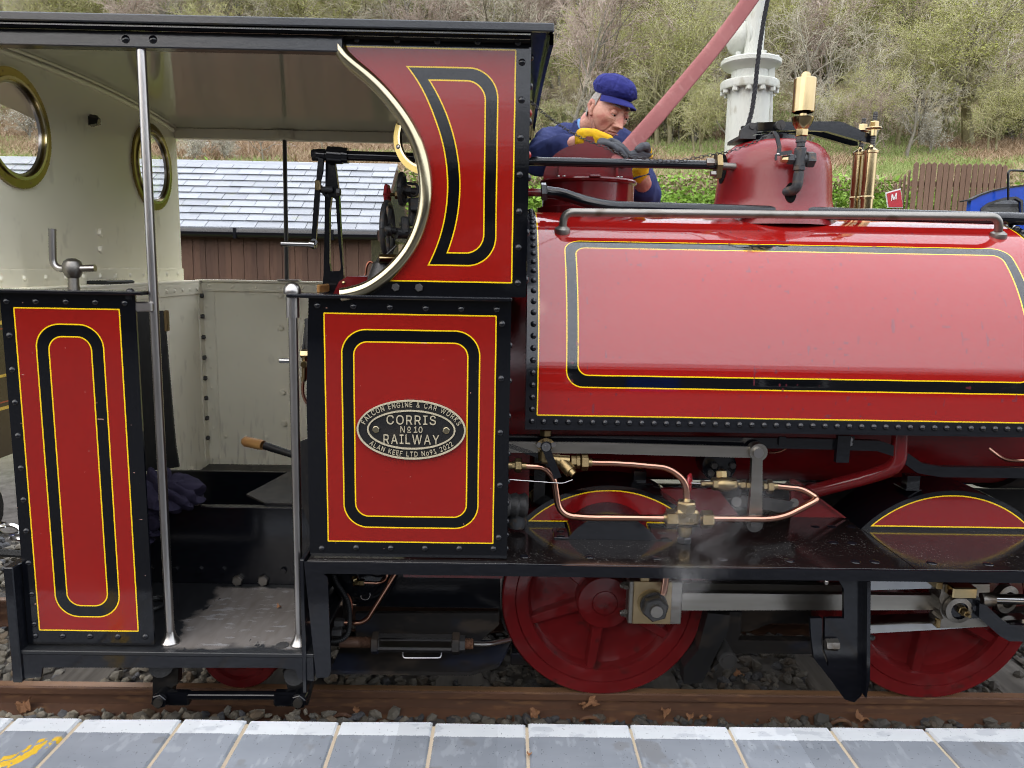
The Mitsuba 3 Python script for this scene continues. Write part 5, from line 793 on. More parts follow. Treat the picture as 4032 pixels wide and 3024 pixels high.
ys_ = part('strainer', cat(rod((0.133,2.5,0.966), (0.225,2.5,0.962), .0165, n=20), rod((0.202,2.5,0.953), (0.229,2.475,0.93), .0215, n=20), rod((0.227,2.476,0.932), (0.238,2.47,0.922), .013, n=18), rod((0.136,2.5,0.992), (0.138,2.5,0.962), .017, n=18), rod((0.182,2.5,0.961), (0.192,2.5,0.961), .020), rod((0.282,2.515,0.952), (0.302,2.515,0.952), .0145, n=18)), 'brass_dull', 40, label='brass Y-shaped pipe strainer')
obj('hex', cat(hexnut((0.23,2.505,0.958), (1, 0, 0), .034, .018), hexnut((0.248,2.51,0.956), (1, 0, 0), .042, .014), hexnut((0.265,2.51,0.954), (1, 0, 0), .050, .024)), 'brass_dull', ys_, smooth=False)
part('tank_outlet', cat(hexnut((0.143,2.5,1.045), (0, 0, 1), .036, .022)), 'brass_dull', False); ck2 = part('tank_cock', plate(Polygon([(0.114,1.019),(0.128,1.031),(0.144,1.037),(0.16,1.032),(0.174,1.019),(0.167,1.009),(0.152,0.998),(0.135,1),(0.119,1.006)]).buffer(.003), 2.488, 2.497), 'brass_dull', 30); 
for q in [(0.121,2.488,1.017),(0.168,2.488,1.018)]: rivet(ck2, q, (0, -1, 0), .009, .007, 'steel', 'bolt', True)
kq = np.array((0.144,2.47,1.014)); obj('spindle_boss', cat(rod(kq + [0, .02, 0], kq, .0185, n=24)), 'black_gloss', ck2); obj('spindle_washer', cat(rod(kq, kq - [0, .004, 0], .0145, n=24), hexnut(kq - [0, .003, 0], (0, -1, 0), .011, .005)), 'steel_bright', ck2); obj('cock_body', rod((0.143,2.5,1.032), (0.141,2.5,0.966), .017, n=18), 'brass_dull', ck2)
part('cock_lever', plate(Polygon([(0.131,1.006),(0.157,1.01),(0.198,0.913),(0.174,0.905)]), 2.468, 2.476), 'black_gloss', False); part('support_strap', flatbar([(0.009,1.006),(0.035,1.003),(0.128,0.971),(0.161,0.937)], .016, 2.51, 2.53), 'black_gloss', False)
part('pipe_union', cat(hexnut((0.044,2.52,0.937), (1, 0, 0), .042, .022), hexnut((0.033,2.52,0.937), (1, 0, 0), .024, .014), rod((0.01,2.52,0.936), (0.082,2.52,0.935), .0125)), 'brass_dull', False); part('cleaning_wire', tube(bend([(0.022,2.45,0.907), (0.202,2.47,0.891), (0.235,2.48,0.901)], .01), .0022, 8), 'steel')
part('blower_pipe', tube(bend([(1.356,2.56,1.07), (1.364,2.56,0.945), (1.312,2.62,0.895), (1.119,2.75,0.785)], .09), .026, 18), 'maroon_gloss', 40, label='thick dark red bent pipe below the tank'); part('front_copper_pipe', cat(tube(bend([(1.708,2.62,0.999), (1.754,2.6,0.96), (1.871,2.6,0.96)], .04), .006, 10), tube(spline([(0.949,2.66,0.962), (0.985,2.64,0.973), (1.004,2.62,0.999)], 10), .004, 8)), 'copper')
part('lagging_cloth', lathe([(.04 + .004 * math.sin(i * 2.1), i * .01) for i in range(9)], (0.009,2.55,0.789), (1, .1, -.05), 18), 'dark_steel', 20); part('injector_body', cat(lathe([(.03, 0), (.035, .02), (.03, .04), (.036, .07), (.028, .1)], (.055, 2.58, .70), (0, 0, 1), 20)), 'cast_iron', 30)
# ---------------------------------------------------------------- on top of the tank
hp_ = [(.198, 2.765, 1.722), (.198, 2.762, 1.815), (1.762, 2.775, 1.822), (1.762, 2.79, 1.738)]
zr1, zr2 = (0.23,2.755,1.79)[2], (1.714,2.765,1.804)[2]
hr = part('tank_hand_rail', tube(bend([(.199, 2.765, 1.72), (.203, 2.755, zr1), (1.745, 2.765, zr2), (1.764, 2.79, 1.735)], .06, 10), .0142, 20), 'steel_worn', label='long worn steel hand rail on top of the tank')
for x, y, z in ((.199, 2.765, 1.724), (1.764, 2.79, 1.738)): obj('foot', lathe([(.026, -.012), (.029, -.002), (.027, .010), (.018, .017), (.013, .020)], (x, y, z), (0, -.25, .97), 28), 'steel_worn', hr)
part('ejector_pipe', tube(bend([(0.145,2.93,1.873), (0.196,2.925,1.869), (0.353,2.88,1.82), (2.6, 2.86, (1.897,2.86,1.798)[2] + .0)], .14, 10), .0225, 20), 'black_gloss', label='thick black pipe bending down beside the filler and along the tank top'); part('ejector_pipe_nut', hexnut((0.128,2.93,1.875), (1, 0, .05), .058, .022), 'black_gloss', False); part('ejector_rod', rod((0.05,2.93,1.871), (0.13,2.93,1.872), .0145, n=18), 'maroon_gloss')
part('regulator_rod', rod((0.06,2.97,1.989), (0.793,2.97,1.988), .0165, n=20), 'black_gloss', label='straight black rod from the cab to the dome')
fx, fyc, fr = (0.332,3.03,1.893)[0], 3.215, .186; fz = (0.346,3.03,1.939)[2]
fl = part('tank_filler', lathe([(fr + .02, 1.79), (fr + .02, 1.835), (fr + .002, 1.838), (fr, 1.845), (fr, fz - .012), (fr + .008, fz - .008), (fr + .012, fz), (fr + .008, fz + .006), (fr - .01, fz + .006), (fr - .012, 1.83)], (fx, fyc, 0), (0, 0, 1), 64), 'maroon_gloss', 30, label='dark red round water filler on the tank with its half lid open')
lz = fz + .008; lw, lh = .184, .152
lid = [(fx + lw * math.cos(t), lz + lh * math.sin(t) ** .9) for t in np.linspace(0, math.pi, 41)]; tab = Polygon([(fx - .028, lz + lh - .02), (fx + .028, lz + lh - .02), (fx + .020, lz + lh + .012), (fx + .012, lz + lh + .026), (fx - .012, lz + lh + .026), (fx - .020, lz + lh + .012)])
ld = obj('lid', plate(Polygon(lid).union(tab), fyc + .01, fyc + .018), 'maroon_gloss', fl, smooth=False, label='upright semicircular lid of the filler'); obj('lid_rib', cat(box(fx - .124, fx - .116, fyc - .03, fyc + .01, lz, lz + .06), box(fx + .108, fx + .116, fyc - .03, fyc + .01, lz, lz + .06)), 'maroon_gloss', fl, smooth=False)
for dx in (-.128, -.106, .108, .122): rivet(fl, (fx + dx, fyc - .08, lz), (0, 0, 1), .006, .012, 'steel', 'bolt', True)
obj('catch', box(fx - .018, fx + .026, fyc - fr - .022, fyc - fr + .02, fz + .002, fz + .011, .004), 'maroon_gloss', fl)
# dome
dx_, dyc = (1.041,3.08,1.934)[0], 3.08; zt = (0.999,3.02,2.092)[2]; z0 = 1.77
dm = part('dome', lathe([(.262, z0), (.245, z0 + .03), (.228, z0 + .065), (.219, z0 + .10), (.2145, z0 + .16), (.212, zt - .125), (.208, zt - .095), (.198, zt - .062), (.182, zt - .036), (.158, zt - .016), (.13, zt - .005), (.10, zt), (1e-4, zt)], (dx_, dyc, 0), (0, 0, 1), 72), 'dome_red', 60, label='dark red steam dome')
obj('cap', cat(lathe([(.105, zt - .002), (.105, zt + .014), (.098, zt + .018), (1e-4, zt + .018)], (dx_ - .012, dyc, 0), (0, 0, 1), 48), lathe([(.05, zt + .016), (.05, zt + .028), (1e-4, zt + .028)], (dx_ - .0, dyc, 0), (0, 0, 1), 32)), 'black_gloss', dm)
def hole(q, rx, rz):
    th = -math.acos(max(-.99, min(1, (q[0] - dx_) / .2165)))
    RR = lambda z: .0022 + float(np.interp(z, [z0 + .03, z0 + .065, z0 + .10, z0 + .16, zt - .125, zt - .095], [.245, .228, .219, .2145, .212, .208]))
    w = [(th + rx * math.cos(t) / .2145, q[2] + rz * math.sin(t)) for t in np.arange(32) * math.pi / 16]; v = [(dx_ + RR(z) * math.cos(a), dyc + RR(z) * math.sin(a), z) for a, z in w] + [(dx_ + RR(q[2]) * math.cos(th), dyc + RR(q[2]) * math.sin(th), q[2])]
    return trimesh.Trimesh(v, [[i, (i + 1) % 32, 32] for i in range(32)], process=False)
mat('hole_dark', (.004, .004, .004), .9, .1)
obj('pipe_opening', hole((1.033,2.87,1.882), .021, .036), 'hole_dark', dm, smooth=False); obj('pipe_opening', hole((0.825,3.02,1.985), .034, .056), 'hole_dark', dm, smooth=False)
gq = np.array((0.79,2.97,1.985)); gl_ = part('regulator_gland', hull([gq + np.array([d, 0, 0]) + q for d in (-.008, .012) for q in (np.array([0, -.02, .040]), np.array([0, .03, .045]), np.array([0, -.035, .0]), np.array([0, -.02, -.046]), np.array([0, .035, 0]), np.array([0, .02, -.045]))]), 'brass_dull', False, label='brass gland where the rod enters the dome'); obj('spindle', rod(gq + [.01, 0, 0], gq + [.09, .02, 0], .014), 'steel_worn', gl_); obj('nut', cat(hexnut(gq - [.045, .01, -.012], (1, 0, 0), .026, .03), rod(gq - [.075, 0, 0], gq, .0085), hexnut(gq - [.03, .02, .03], (1, 0, 0), .02, .02)), 'steel_worn', gl_, smooth=False)
lever = Polygon([(0.941,2.155),(1.093,2.161),(1.253,2.165),(1.274,2.16),(1.395,2.114),(1.397,2.088),(1.373,2.088),(1.211,2.128),(1.1,2.13),(0.947,2.122)])
sv = part('safety_lever', plate(lever, 3.02, 3.045), 'black_gloss', False, label='cranked black safety valve lever across the dome'); lever2 = Polygon([(0.943,2.159),(1.13,2.168),(1.251,2.145),(1.321,2.122),(1.396,2.093),(1.406,2.106),(1.266,2.158),(1.129,2.173),(0.943,2.166)]); part('safety_lever', plate(affinity.translate(lever, -.03, 0), 3.095, 3.118), 'black_gloss', False)
obj('fulcrum', cat(hull([np.array(q_) + [0, d, 0] for q_ in [(0.876,3,2.092),(0.938,3,2.11),(0.936,3,2.148),(0.913,3,2.15),(0.878,3,2.123)] for d in (0, .02)]), box(*(lambda a, b: (a[0], b[0], 3.0, 3.17, b[2], a[2]))((0.877,3,2.104), (0.937,3,2.091)))), 'dark_steel', sv, smooth=False)
for u, v in ((318, 957), (530, 950)):
    q = np.array({318: (0.921,2.995,2.137), 530: (1.032,3.012,2.146)}[u]); obj('pin', cat(rod(q, q + [0, .03, 0], .0115, n=20)), 'dark_steel', sv)
obj('pivot', cat(rod(np.array((1.028,3,2.144)), np.array((1.028,3,2.144)) + [0, .02, 0], .018, n=20), tube([(1.028,3,2.143), (1.034,3,2.124)], .003, 6)), 'dark_steel', sv)
for nm, b, t, y in (('a', (1.381,3,1.842), (1.371,3,2.061), 3.0), ('b', (1.384,3.1,1.847), (1.373,3.1,2.068), 3.10)):
    b, t = np.array(b), np.array(t); x = (b[0] + t[0]) / 2; zb, z1 = b[2], t[2]; zj = zb + (z1 - zb) * .16; r = .0245 if nm == 'a' else .0235
    k = part('spring_balance', lathe([(r * .95, zb - .1), (r * .95, zj), (r * 1.12, zj), (r * 1.12, zj + .008), (r, zj + .012), (r, z1 - .016), (r * 1.18, z1 - .014), (r * 1.18, z1 - .005), (r * .9, z1), (r * .4, z1 + .008), (r * .3, z1 + .016), (1e-4, z1 + .016)], (x, y, 0), (0, 0, 1), 32), 'brass', 35, label='nearer tall brass spring balance column' if nm == 'a' else 'farther tall brass spring balance column')
    zt2 = z1 + .02; h = .052 if nm == 'a' else .047
    obj('screw', thr((x + .004, y, z1), (x + .006, y, z1 + .136 - (0 if nm == 'a' else .012)), .0085, 22), 'dark_steel', k); zn = z1 + .062
    obj('nut', cat(lathe([(.028, 0), (.030, .003), (.028, .006)], (x + .004, y, zn + .012), (0, 0, 1), 28), hexnut((x + .004, y, zn + .018), (0, 0, 1), .030, .022), rod((x + .004, y, zn - .012), (x + .004, y, zn + .014), .012)), 'brass', k, smooth=False)
# whistle
YW = 2.83
wz = {v: z for v, z in ((545, (1.046,2.83,2.294)[2]), (595, (1.047,2.83,2.272)[2]), (850, (1.047,2.83,2.159)[2]), (892, (1.047,2.83,2.14)[2]), (978, (1.046,2.83,2.101)[2]), (1036, (1.046,2.83,2.075)[2]), (1085, (1.046,2.83,2.053)[2]), (1115, (1.046,2.83,2.039)[2]), (1146, (1.046,2.83,2.025)[2]), (1262, (1.046,2.83,1.972)[2]), (1295, (1.046,2.83,1.957)[2]), (1340, (1.046,2.83,1.936)[2]), (1440, (1.046,2.83,1.89)[2]))}
wx = ((1.047,2.83,2.272)[0] + (1.044,2.83,1.909)[0]) / 2
wh = part('whistle', lathe([(.034, wz[850] - .003), (.0385, wz[850] - .001), (.0385, wz[595] - .003), (.036, wz[595]), (.018, wz[595] + .001), (1e-4, wz[595] + .001)], (wx, YW, 0), (0, 0, 1), 40), 'brass', 35, label='polished brass bell whistle before the dome')
obj('cap_nut', cat(hexnut((wx, YW, wz[595]), (0, 0, 1), .030, (wz[545] - wz[595]) * .7), lathe([(.013, 0), (.012, .01), (1e-4, .014)], (wx, YW, wz[545] - .012), (0, 0, 1), 20)), 'brass', wh, smooth=False); obj('stem', rod((wx, YW, wz[892] - .01), (wx, YW, wz[850] + .02), .0135, n=20), 'brass', wh)
obj('cup', lathe([(.012, wz[978] - .01), (.024, wz[978] + .002), (.033, wz[978] + .018), (.0375, wz[892] - .006), (.038, wz[892]), (.033, wz[892]), (1e-4, wz[892] - .004)], (wx, YW, 0), (0, 0, 1), 36), 'brass', wh); obj('hex', hexnut((wx, YW, wz[1036]), (0, 0, 1), .040, wz[978] - wz[1036]), 'brass', wh, smooth=False)
wv = part('whistle_valve', cat(rod((wx, YW, wz[1262]), (wx, YW, wz[1146]), .0215, n=24), rod((wx, YW, wz[1115]), (wx, YW, wz[1036]), .0145, n=20)), 'cast_iron', 35, label='dark grey valve and elbow under the whistle')
obj('hex', cat(hexnut((wx, YW, wz[1146] - .005), (0, 0, 1), .038, .016), hexnut((wx, YW, wz[1085]), (0, 0, 1), .034, .022), hexnut((wx, YW, wz[1295]), (0, 0, 1), .038, .018), hexnut(np.array((1.069,2.83,1.996)), (1, 0, 0), .05, .028), hexnut((wx, YW, wz[1340]), (0, 0, 1), .032, .020)), 'cast_iron', wv, smooth=False); obj('side_port', rod((wx, YW, wz[1146] - .028), np.array((1.073,2.83,1.996)), .018, n=20), 'cast_iron', wv)
obj('elbow', tube(bend([(wx, YW, wz[1340] + .01), (wx - .002, YW, wz[1440]), (wx - .038, YW + .065, wz[1440] - .008)], .03), .0185, 18), 'cast_iron', wv)
obj('gland', cat(hexnut(np.array((1.001,2.83,1.996)), (1, 0, 0), .034, .022), rod((1.011,2.83,1.996), (wx, YW, wz[1262] + .03), .014)), 'cast_iron', wv, smooth=False); obj('gland_nut', hexnut(np.array((0.978,2.83,1.996)), (1, 0, 0), .024, .026), 'brass', wv, smooth=False)
obj('lever', cat(plate(LineString([(0.942,2.081),(0.952,2.068),(0.963,2.032),(0.961,2.012),(0.965,2.01),(1.002,2.017)]).buffer(.0065), 2.805, 2.813), plate(LineString([(0.961,2.012),(0.953,2.005),(0.953,1.991)]).buffer(.0035), 2.805, 2.813)), 'cast_iron', wv, smooth=False); rivet(wv, (0.959,2.805,2.008), (0, -1, 0), .006, .004, 'steel', 'pin')
# chain from the cab to the whistle lever, sagging over the filler lid
CH = np.array([(0.085,2.7,2.138)] + [(0.078,2.72,2.151),(0.112,2.78,2.136),(0.154,2.84,2.119),(0.201,2.9,2.102),(0.265,2.96,2.08),(0.292,2.99,2.074),(0.329,3.01,2.065),(0.373,3,2.047),(0.422,2.97,2.022),(0.457,2.95,2.009),(0.505,2.945,2.005),(0.556,2.945,1.999),(0.631,2.945,1.998)][0:] + [(0.751,2.94,2.02),(0.779,2.9,2.021),(0.801,2.86,2.023),(0.849,2.85,2.04),(0.889,2.83,2.056),(0.921,2.815,2.073),(0.94,2.81,2.084)])
cs = spline(CH, 400); d = np.r_[0, np.cumsum(np.linalg.norm(np.diff(cs, axis=0), axis=1))]; n = int(d[-1] / .0155); links = []
for i in range(n):
    p = np.array([np.interp((i + .5) / n * d[-1], d, cs[:, k]) for k in range(3)]); q = np.array([np.interp(min(1, (i + .8) / n) * d[-1], d, cs[:, k]) for k in range(3)]); t = (q - p) / max(np.linalg.norm(q - p), 1e-9); _, a, b = frame_of(t); b = a if i % 2 else b
    w = np.linspace(0, 2 * np.pi, 13); links.append(tube([p + t * .0105 * math.cos(x) + b * .0052 * math.sin(x) for x in w], .0013, 5, False))
part('whistle_chain', cat(links), 'dark_steel', 40, label='fine dark chain from the cab over the filler lid to the whistle')

# ---------------------------------------------------------------- water crane, hose, rope
wc = thing('water_crane', 'white cast iron water crane column with bolted flanges beyond the dome', 'water crane')
CY = 5.0; ccx = ((1.498,5,2.698)[0] + (1.506,5,2.461)[0]) / 2; zf1, zf2, zf3, zf4 = (1.501,5,2.706)[2], (1.498,5,2.762)[2], (1.497,5,2.831)[2], (1.494,5,2.887)[2]
obj('column', lathe([(.17, -.2), (.17, .1), (.14, .14), (.133, .3), (.130, zf1 - .04), (.134, zf1)], (ccx, CY, 0), (0, 0, 1), 48), 'white_paint_crane', wc)
obj('flange', cat(lathe([(.12, zf1 - .005), (.174, zf1), (.178, zf1 + .01), (.178, zf1 + .045), (.17, zf1 + .052), (.115, zf1 + .052), (.115, zf1 + .11), (.09, zf1 + .112)], (ccx, CY, 0), (0, 0, 1), 48)), 'white_paint_crane', wc)
obj('upper_flange', lathe([(.10, zf3 - .055), (.105, zf3 - .02), (.17, zf4 - .045), (.182, zf4 - .03), (.182, zf4 - .008), (.17, zf4), (.06, zf4 + .004)], (ccx, CY, 0), (0, 0, 1), 48), 'white_paint_crane', wc)
obj('neck', lathe([(.075, zf1 + .10), (.075, zf3)], (ccx, CY, 0), (0, 0, 1), 32), 'rust_patch', wc)
for i in range(12):
    a = i * math.pi / 6 + .2; rivet(wc, (ccx + .156 * math.cos(a), CY + .156 * math.sin(a), zf1 + .004), (0, 0, -1), .017, .028, 'white_paint_crane', 'bolt', True)
    if i % 2: rivet(wc, (ccx + .15 * math.cos(a), CY + .15 * math.sin(a), zf4), (0, 0, 1), .014, .02, 'white_paint_crane', 'bolt', True)
    if i % 3 == 0: rivet(wc, (ccx + .082 * math.cos(a), CY + .082 * math.sin(a), zf3 - .075), (0, 0, 1), .015, .04, 'rust_patch', 'bolt', True)
px_ = ccx + .01; obj('pipe', tube(bend([(px_, CY, zf4 - .02), (px_ + .012, CY, 3.75), (1.42, 3.72, 3.72), (1.40, 3.60, 3.42)], .3, 10), .058, 24), 'white_paint_crane', wc)
obj('counter_ball', trimesh.Trimesh(*(lambda s: (s.vertices * [.075, .105, .105] + np.array((1.439,5.08,3.036)), s.faces))(trimesh.creation.icosphere(4)), process=False), 'white_paint_crane', wc); obj('ball_strap', lathe([(.105, -.008), (.112, -.006), (.112, .006), (.105, .008)], (1.476,5.06,3.033), (1, 0, 0), 36), 'white_paint_crane', wc)
obj('bracket', plate(Polygon([(1.58,2.773),(1.597,2.847),(1.625,2.847),(1.63,2.759),(1.585,2.758)]), 4.92, 4.95), 'white_paint_crane', wc, smooth=False); obj('side_rod', rod((1.617,4.95,2.698), (1.629,4.95,2.455), .016), 'white_paint_crane', wc)
mat('hose_red', proc(lambda p, n, uv: mix(mix((.27, .105, .10), (.21, .065, .065), fbm(p.x * 7, p.y * 7, p.z * 7, 4)), (.34, .18, .17), smoothstep(.55, .8, fbm(p.x * 40 + p.z * 30, p.y * 9, p.z * 12 - p.x * 10, 3)) * .35)), .7, .3, bump=lambda p, n, uv: 1.2e-3 * fbm(p.x * 50, p.y * 30, p.z * 35, 3))
def ribbon(L, R, thick):
    L, R = np.asarray(L, float), np.asarray(R, float); t = np.linspace(0, 1, len(L)); from scipy.interpolate import PchipInterpolator
    q = np.linspace(0, 1, 40); L, R = PchipInterpolator(t, L)(q), PchipInterpolator(t, R)(q); v = []
    for l, r in zip(L, R):
        w = r - l; w_ = w / np.linalg.norm(w); n = np.cross(w_, L[-1] - L[0]); n /= np.linalg.norm(n); m = 18
        v += [(l + r) / 2 + w * .5 * math.copysign(abs(math.cos(a)) ** .7, math.cos(a)) + n * thick * math.sin(a) * (1 + .25 * math.cos(3 * a)) for a in np.arange(m) * 2 * math.pi / m]
    return quads(v, grid_faces(40, 18))
ho = obj('water_hose', ribbon([(0.432,3.23,2.058), (0.461,3.25,2.096), (0.651,3.33,2.317), (0.988,3.47,2.75), (1.36, 3.60, 3.45)], [(0.502,3.23,2.041), (0.533,3.25,2.075), (0.729,3.33,2.308), (1.066,3.47,2.745), (1.46, 3.60, 3.45)], .011), 'hose_red', smooth=60, label='flat faded red canvas hose running up from the tank filler', cat='hose')
obj('inner_end', ribbon([(0.405,3.2,2.019), (0.417,3.21,2.035), (0.43,3.23,2.056)], [(0.476,3.2,2.005), (0.487,3.21,2.021), (0.5,3.23,2.039)], .010), 'hose_red', ho)
def rope(p, r, name, label, m):
    p = spline(p, 160); d = np.r_[0, np.cumsum(np.linalg.norm(np.diff(p, axis=0), axis=1))]; _, a, b = frame_of(p[-1] - p[0]); st = []
    for k in range(3):
        w = d / (r * 7) * 2 * np.pi / 1.0 + k * 2 * np.pi / 3; st.append(tube(p + r * .5 * (np.cos(w)[:, None] * a + np.sin(w)[:, None] * b), r * .62, 7))
    return obj(name, cat(st), m, label=label, cat='rope')
mat('rope_black', (.022, .022, .024), .8, .2); rope([(1.027,3.45,2.188), (1.045,3.46,2.234), (1.078,3.5,2.446), (1.131,3.58,2.774), (1.40, 3.66, 3.66)], .0095, 'rope', 'black twisted rope hanging beside the white crane to the dome', 'rope_black')
# ---------------------------------------------------------------- picket fence, sign, blue engine, carriage
mat('picket_wood', proc(lambda p, n, uv: mix(mix((.16, .10, .072), (.115, .07, .05), fbm(p.x * 3, p.y * 3, p.z * .8)), (.10, .06, .045), smoothstep(.6, .8, fbm(p.x * 40, p.y * 40, p.z * 3)))), .8, .2)
pf = thing('picket_fence', 'brown wooden picket fence with pointed tops in front of the hedge', 'fence'); FY = 12.0
def picket(x, y, zt_, w, ang=0):
    m = plate(Polygon([(-w / 2, .8), (w / 2, .8), (w / 2, zt_ - w * .45), (0, zt_), (-w / 2, zt_ - w * .45)]), -.011, .011); m.apply_transform(trimesh.transformations.rotation_matrix(ang, (0, 0, 1))); m.apply_translation((x, y, 0)); return m
px0 = (6.225,12,3.26)[0]; pstep = ((7.485,12,3.271)[0] - px0) / 14; ztop = (6.783,12,3.271)[2]
for i in range(16): obj('picket', picket(px0 + i * pstep + rng.normal(0, .003), FY, ztop + rng.normal(0, .008), pstep * .80), 'picket_wood', pf, smooth=False)
for i in range(1, 5): obj('picket', picket(px0 - .012 - i * .016, FY + .04 + i * .10, ztop - .04 - i * .055, .075, .9), 'picket_wood', pf, smooth=False)
for z in (ztop - .35, 1.3): obj('rail', box(px0 - .05, px0 + 16 * pstep, FY + .02, FY + .06, z, z + .07), 'picket_wood', pf, smooth=False); 
sg = thing('sign', 'red sign board with a white letter M beside the left end of the picket fence', 'sign'); q = np.array((5.818,11.86,2.705))
mat('sign_red', (.30, .007, .015), .4); mat('sign_white', (.5, .5, .5), .5)
bd = Polygon([(5.718,2.799),(5.937,2.864),(5.999,2.579),(5.774,2.575)]); obj('board', plate(bd, 11.85, 11.88), 'sign_white', sg, smooth=False); obj('face', plate(Polygon([(5.731,2.784),(5.929,2.842),(5.988,2.591),(5.777,2.587)]), 11.835, 11.849), 'sign_red', sg, smooth=False)
tm = meshkit.text_mesh('M', .088, .006, True); v = tm.vertices - tm.vertices.mean(0); o = (5.836,11.83,2.731); tm.vertices = np.stack([o[0] + v[:, 0] * .85, o[1] - v[:, 2], o[2] + v[:, 1] + v[:, 0] * .3], 1); tm.invert(); obj('letter', tm, 'sign_white', sg, smooth=False, label='white capital letter M')
mat('blue_paint', (.010, .05, .36), .15, .5); bl = thing('blue_locomotive', 'bright blue locomotive cab with a rounded window at the far right', 'locomotive'); BY = 7.0
roofc = [(4.149,2.254),(4.215,2.291),(4.315,2.329),(4.457,2.364),(4.608,2.387),(4.888,2.409),(5.18,2.398),(5.395,2.35),(5.488,2.283)]
side = [(roofc[0][0], .6)] + roofc + [(roofc[-1][0], .6)]; wv_ = Polygon([(4.257,2.179),(4.307,2.22),(4.447,2.268),(4.538,2.277),(4.591,2.25),(4.618,2.092),(4.268,2.086)]).buffer(.004)
obj('end_wall', plate(Polygon(side).difference(wv_), BY, BY + .02), 'blue_paint', bl, smooth=False); obj('window_rubber', plate(wv_.buffer(.014).difference(wv_.buffer(-.006)), BY - .012, BY + .0), 'dark_steel', bl, smooth=False); obj('pane', plate(wv_.buffer(-.004), BY + .008, BY + .010), 'window_glass', bl, smooth=False)
obj('roof', plate(Polygon([(x, z + .014) for x, z in [(roofc[0][0] - .07, roofc[0][1] - .015)] + roofc + [(roofc[-1][0] + .07, roofc[-1][1] - .015)]] + [(x, z + .001) for x, z in ([(roofc[0][0] - .07, roofc[0][1] - .015)] + roofc + [(roofc[-1][0] + .07, roofc[-1][1] - .015)])[::-1]]), BY - .012, BY + .06), 'black_dull', bl, smooth=30)
obj('inner_wall', plate(Polygon(side).buffer(-.02), BY + .061, BY + .07), 'dark_steel', bl, smooth=False)
for x in (roofc[0][0], roofc[-1][0] - .02): obj('side_wall', box(x, x + .02, BY + .0205, BY + .06, .6, roofc[0][1]), 'blue_paint', bl, smooth=False)
obj('underframe', box(roofc[0][0] - .1, roofc[-1][0] + .1, BY - .2, BY + .8, .25, .6), 'black_dull', bl, smooth=False); obj('hand_rail', tube(bend([(4.417,6.9,2.255), (4.387,6.9,2.507), (4.722,6.9,2.506)], .03), .010, 10), 'black_gloss', bl)
for x in (roofc[0][0] + .2, roofc[-1][0] - .2): obj('wheel', rod((x, BY + .2, .2), (x + .1, BY + .2, .2), .3, n=32), 'black_dull', bl)
ca = thing('carriage', 'brown carriage end with gold lining at the left edge behind the cab', 'carriage')
def carp(p, n, uv):
    z, y = p.z, p.y; a = dr.abs(y - 3.05); b = (.045, .026, .018); g_ = dr.maximum(band(z - 1.28, .010), dr.maximum(band(z - .86, .008), band(z - 1.02, .007))); g_ = dr.maximum(g_, band(dr.abs(y - 3.35) - .06, .008) * inside(dr.abs(z - 1.18) - .06)); r_ = dr.maximum(band(z - 1.25, .003), band(z - .89, .003))
    return mix(mix(b, (.55, .36, .06), g_), (.35, .06, .03), r_)
mat('carriage_paint', proc(carp), .25); mat('carriage_upper', (.42, .42, .38), .4); cx0 = -2.47
obj('end_wall', box(cx0 - .03, cx0, 2.35, 3.87, .62, 1.60), 'carriage_paint', ca, smooth=False); obj('upper_wall', box(cx0 - .03, cx0, 2.35, 3.87, 1.601, 2.13), 'carriage_upper', ca, smooth=False); obj('body', box(-6, cx0 - .031, 2.36, 3.86, .62, 2.13), 'carriage_paint', ca, smooth=False)
obj('roof', plate(Polygon([(3.11 + .86 * math.sin(t), 1.15 + 1.12 * math.cos(t) * .98 + .0) for t in np.linspace(-.86, .86, 21)] + [(3.11 + .80 * math.sin(t), 1.10 + 1.10 * math.cos(t) * .98) for t in np.linspace(.86, -.86, 21)]).buffer(.012), -6, cx0 + .07, 'x'), 'dark_steel', ca, smooth=False)
obj('underframe', box(-6, cx0 + .02, 2.55, 3.65, .42, .62), 'black_dull', ca, smooth=False); obj('buffer', cat(rod((cx0 + .02, 3.09, .55), (cx0 + .30, 3.09, .55), .05), rod((cx0 + .30, 3.09, .55), (cx0 + .33, 3.09, .55), .12)), 'black_gloss', ca)
obj('step', cat(box(-6, cx0 + .1, 2.40, 2.62, .42, .45, .005)), 'black_gloss', ca, smooth=False); mat('chrome', (.7, .7, .7), .12, metal=1.0)
for i, y in enumerate((2.9, 3.35)): obj('spring_bolt', hexnut((cx0 + .02, y, .52), (1, 0, 0), .05, .05), 'steel_worn', ca, smooth=False)
obj('coupling_chain', cat([tube([np.array((cx0 + .15 + .055 * i, 3.0, .50 - .03 * math.sin(i))) + np.array([.045 * math.cos(w), .022 * math.sin(w) * (i % 2), .022 * math.sin(w) * (1 - i % 2)]) for w in np.linspace(0, 6.2832, 15)], .009, 7, False) for i in range(13)]), 'chrome', ca); obj('brake_hose', tube(bend([(cx0, 2.8, .60), (cx0 + .4, 2.75, .52), (cx0 + .85, 2.75, .50)], .15), .014, 10), 'rubber', ca)
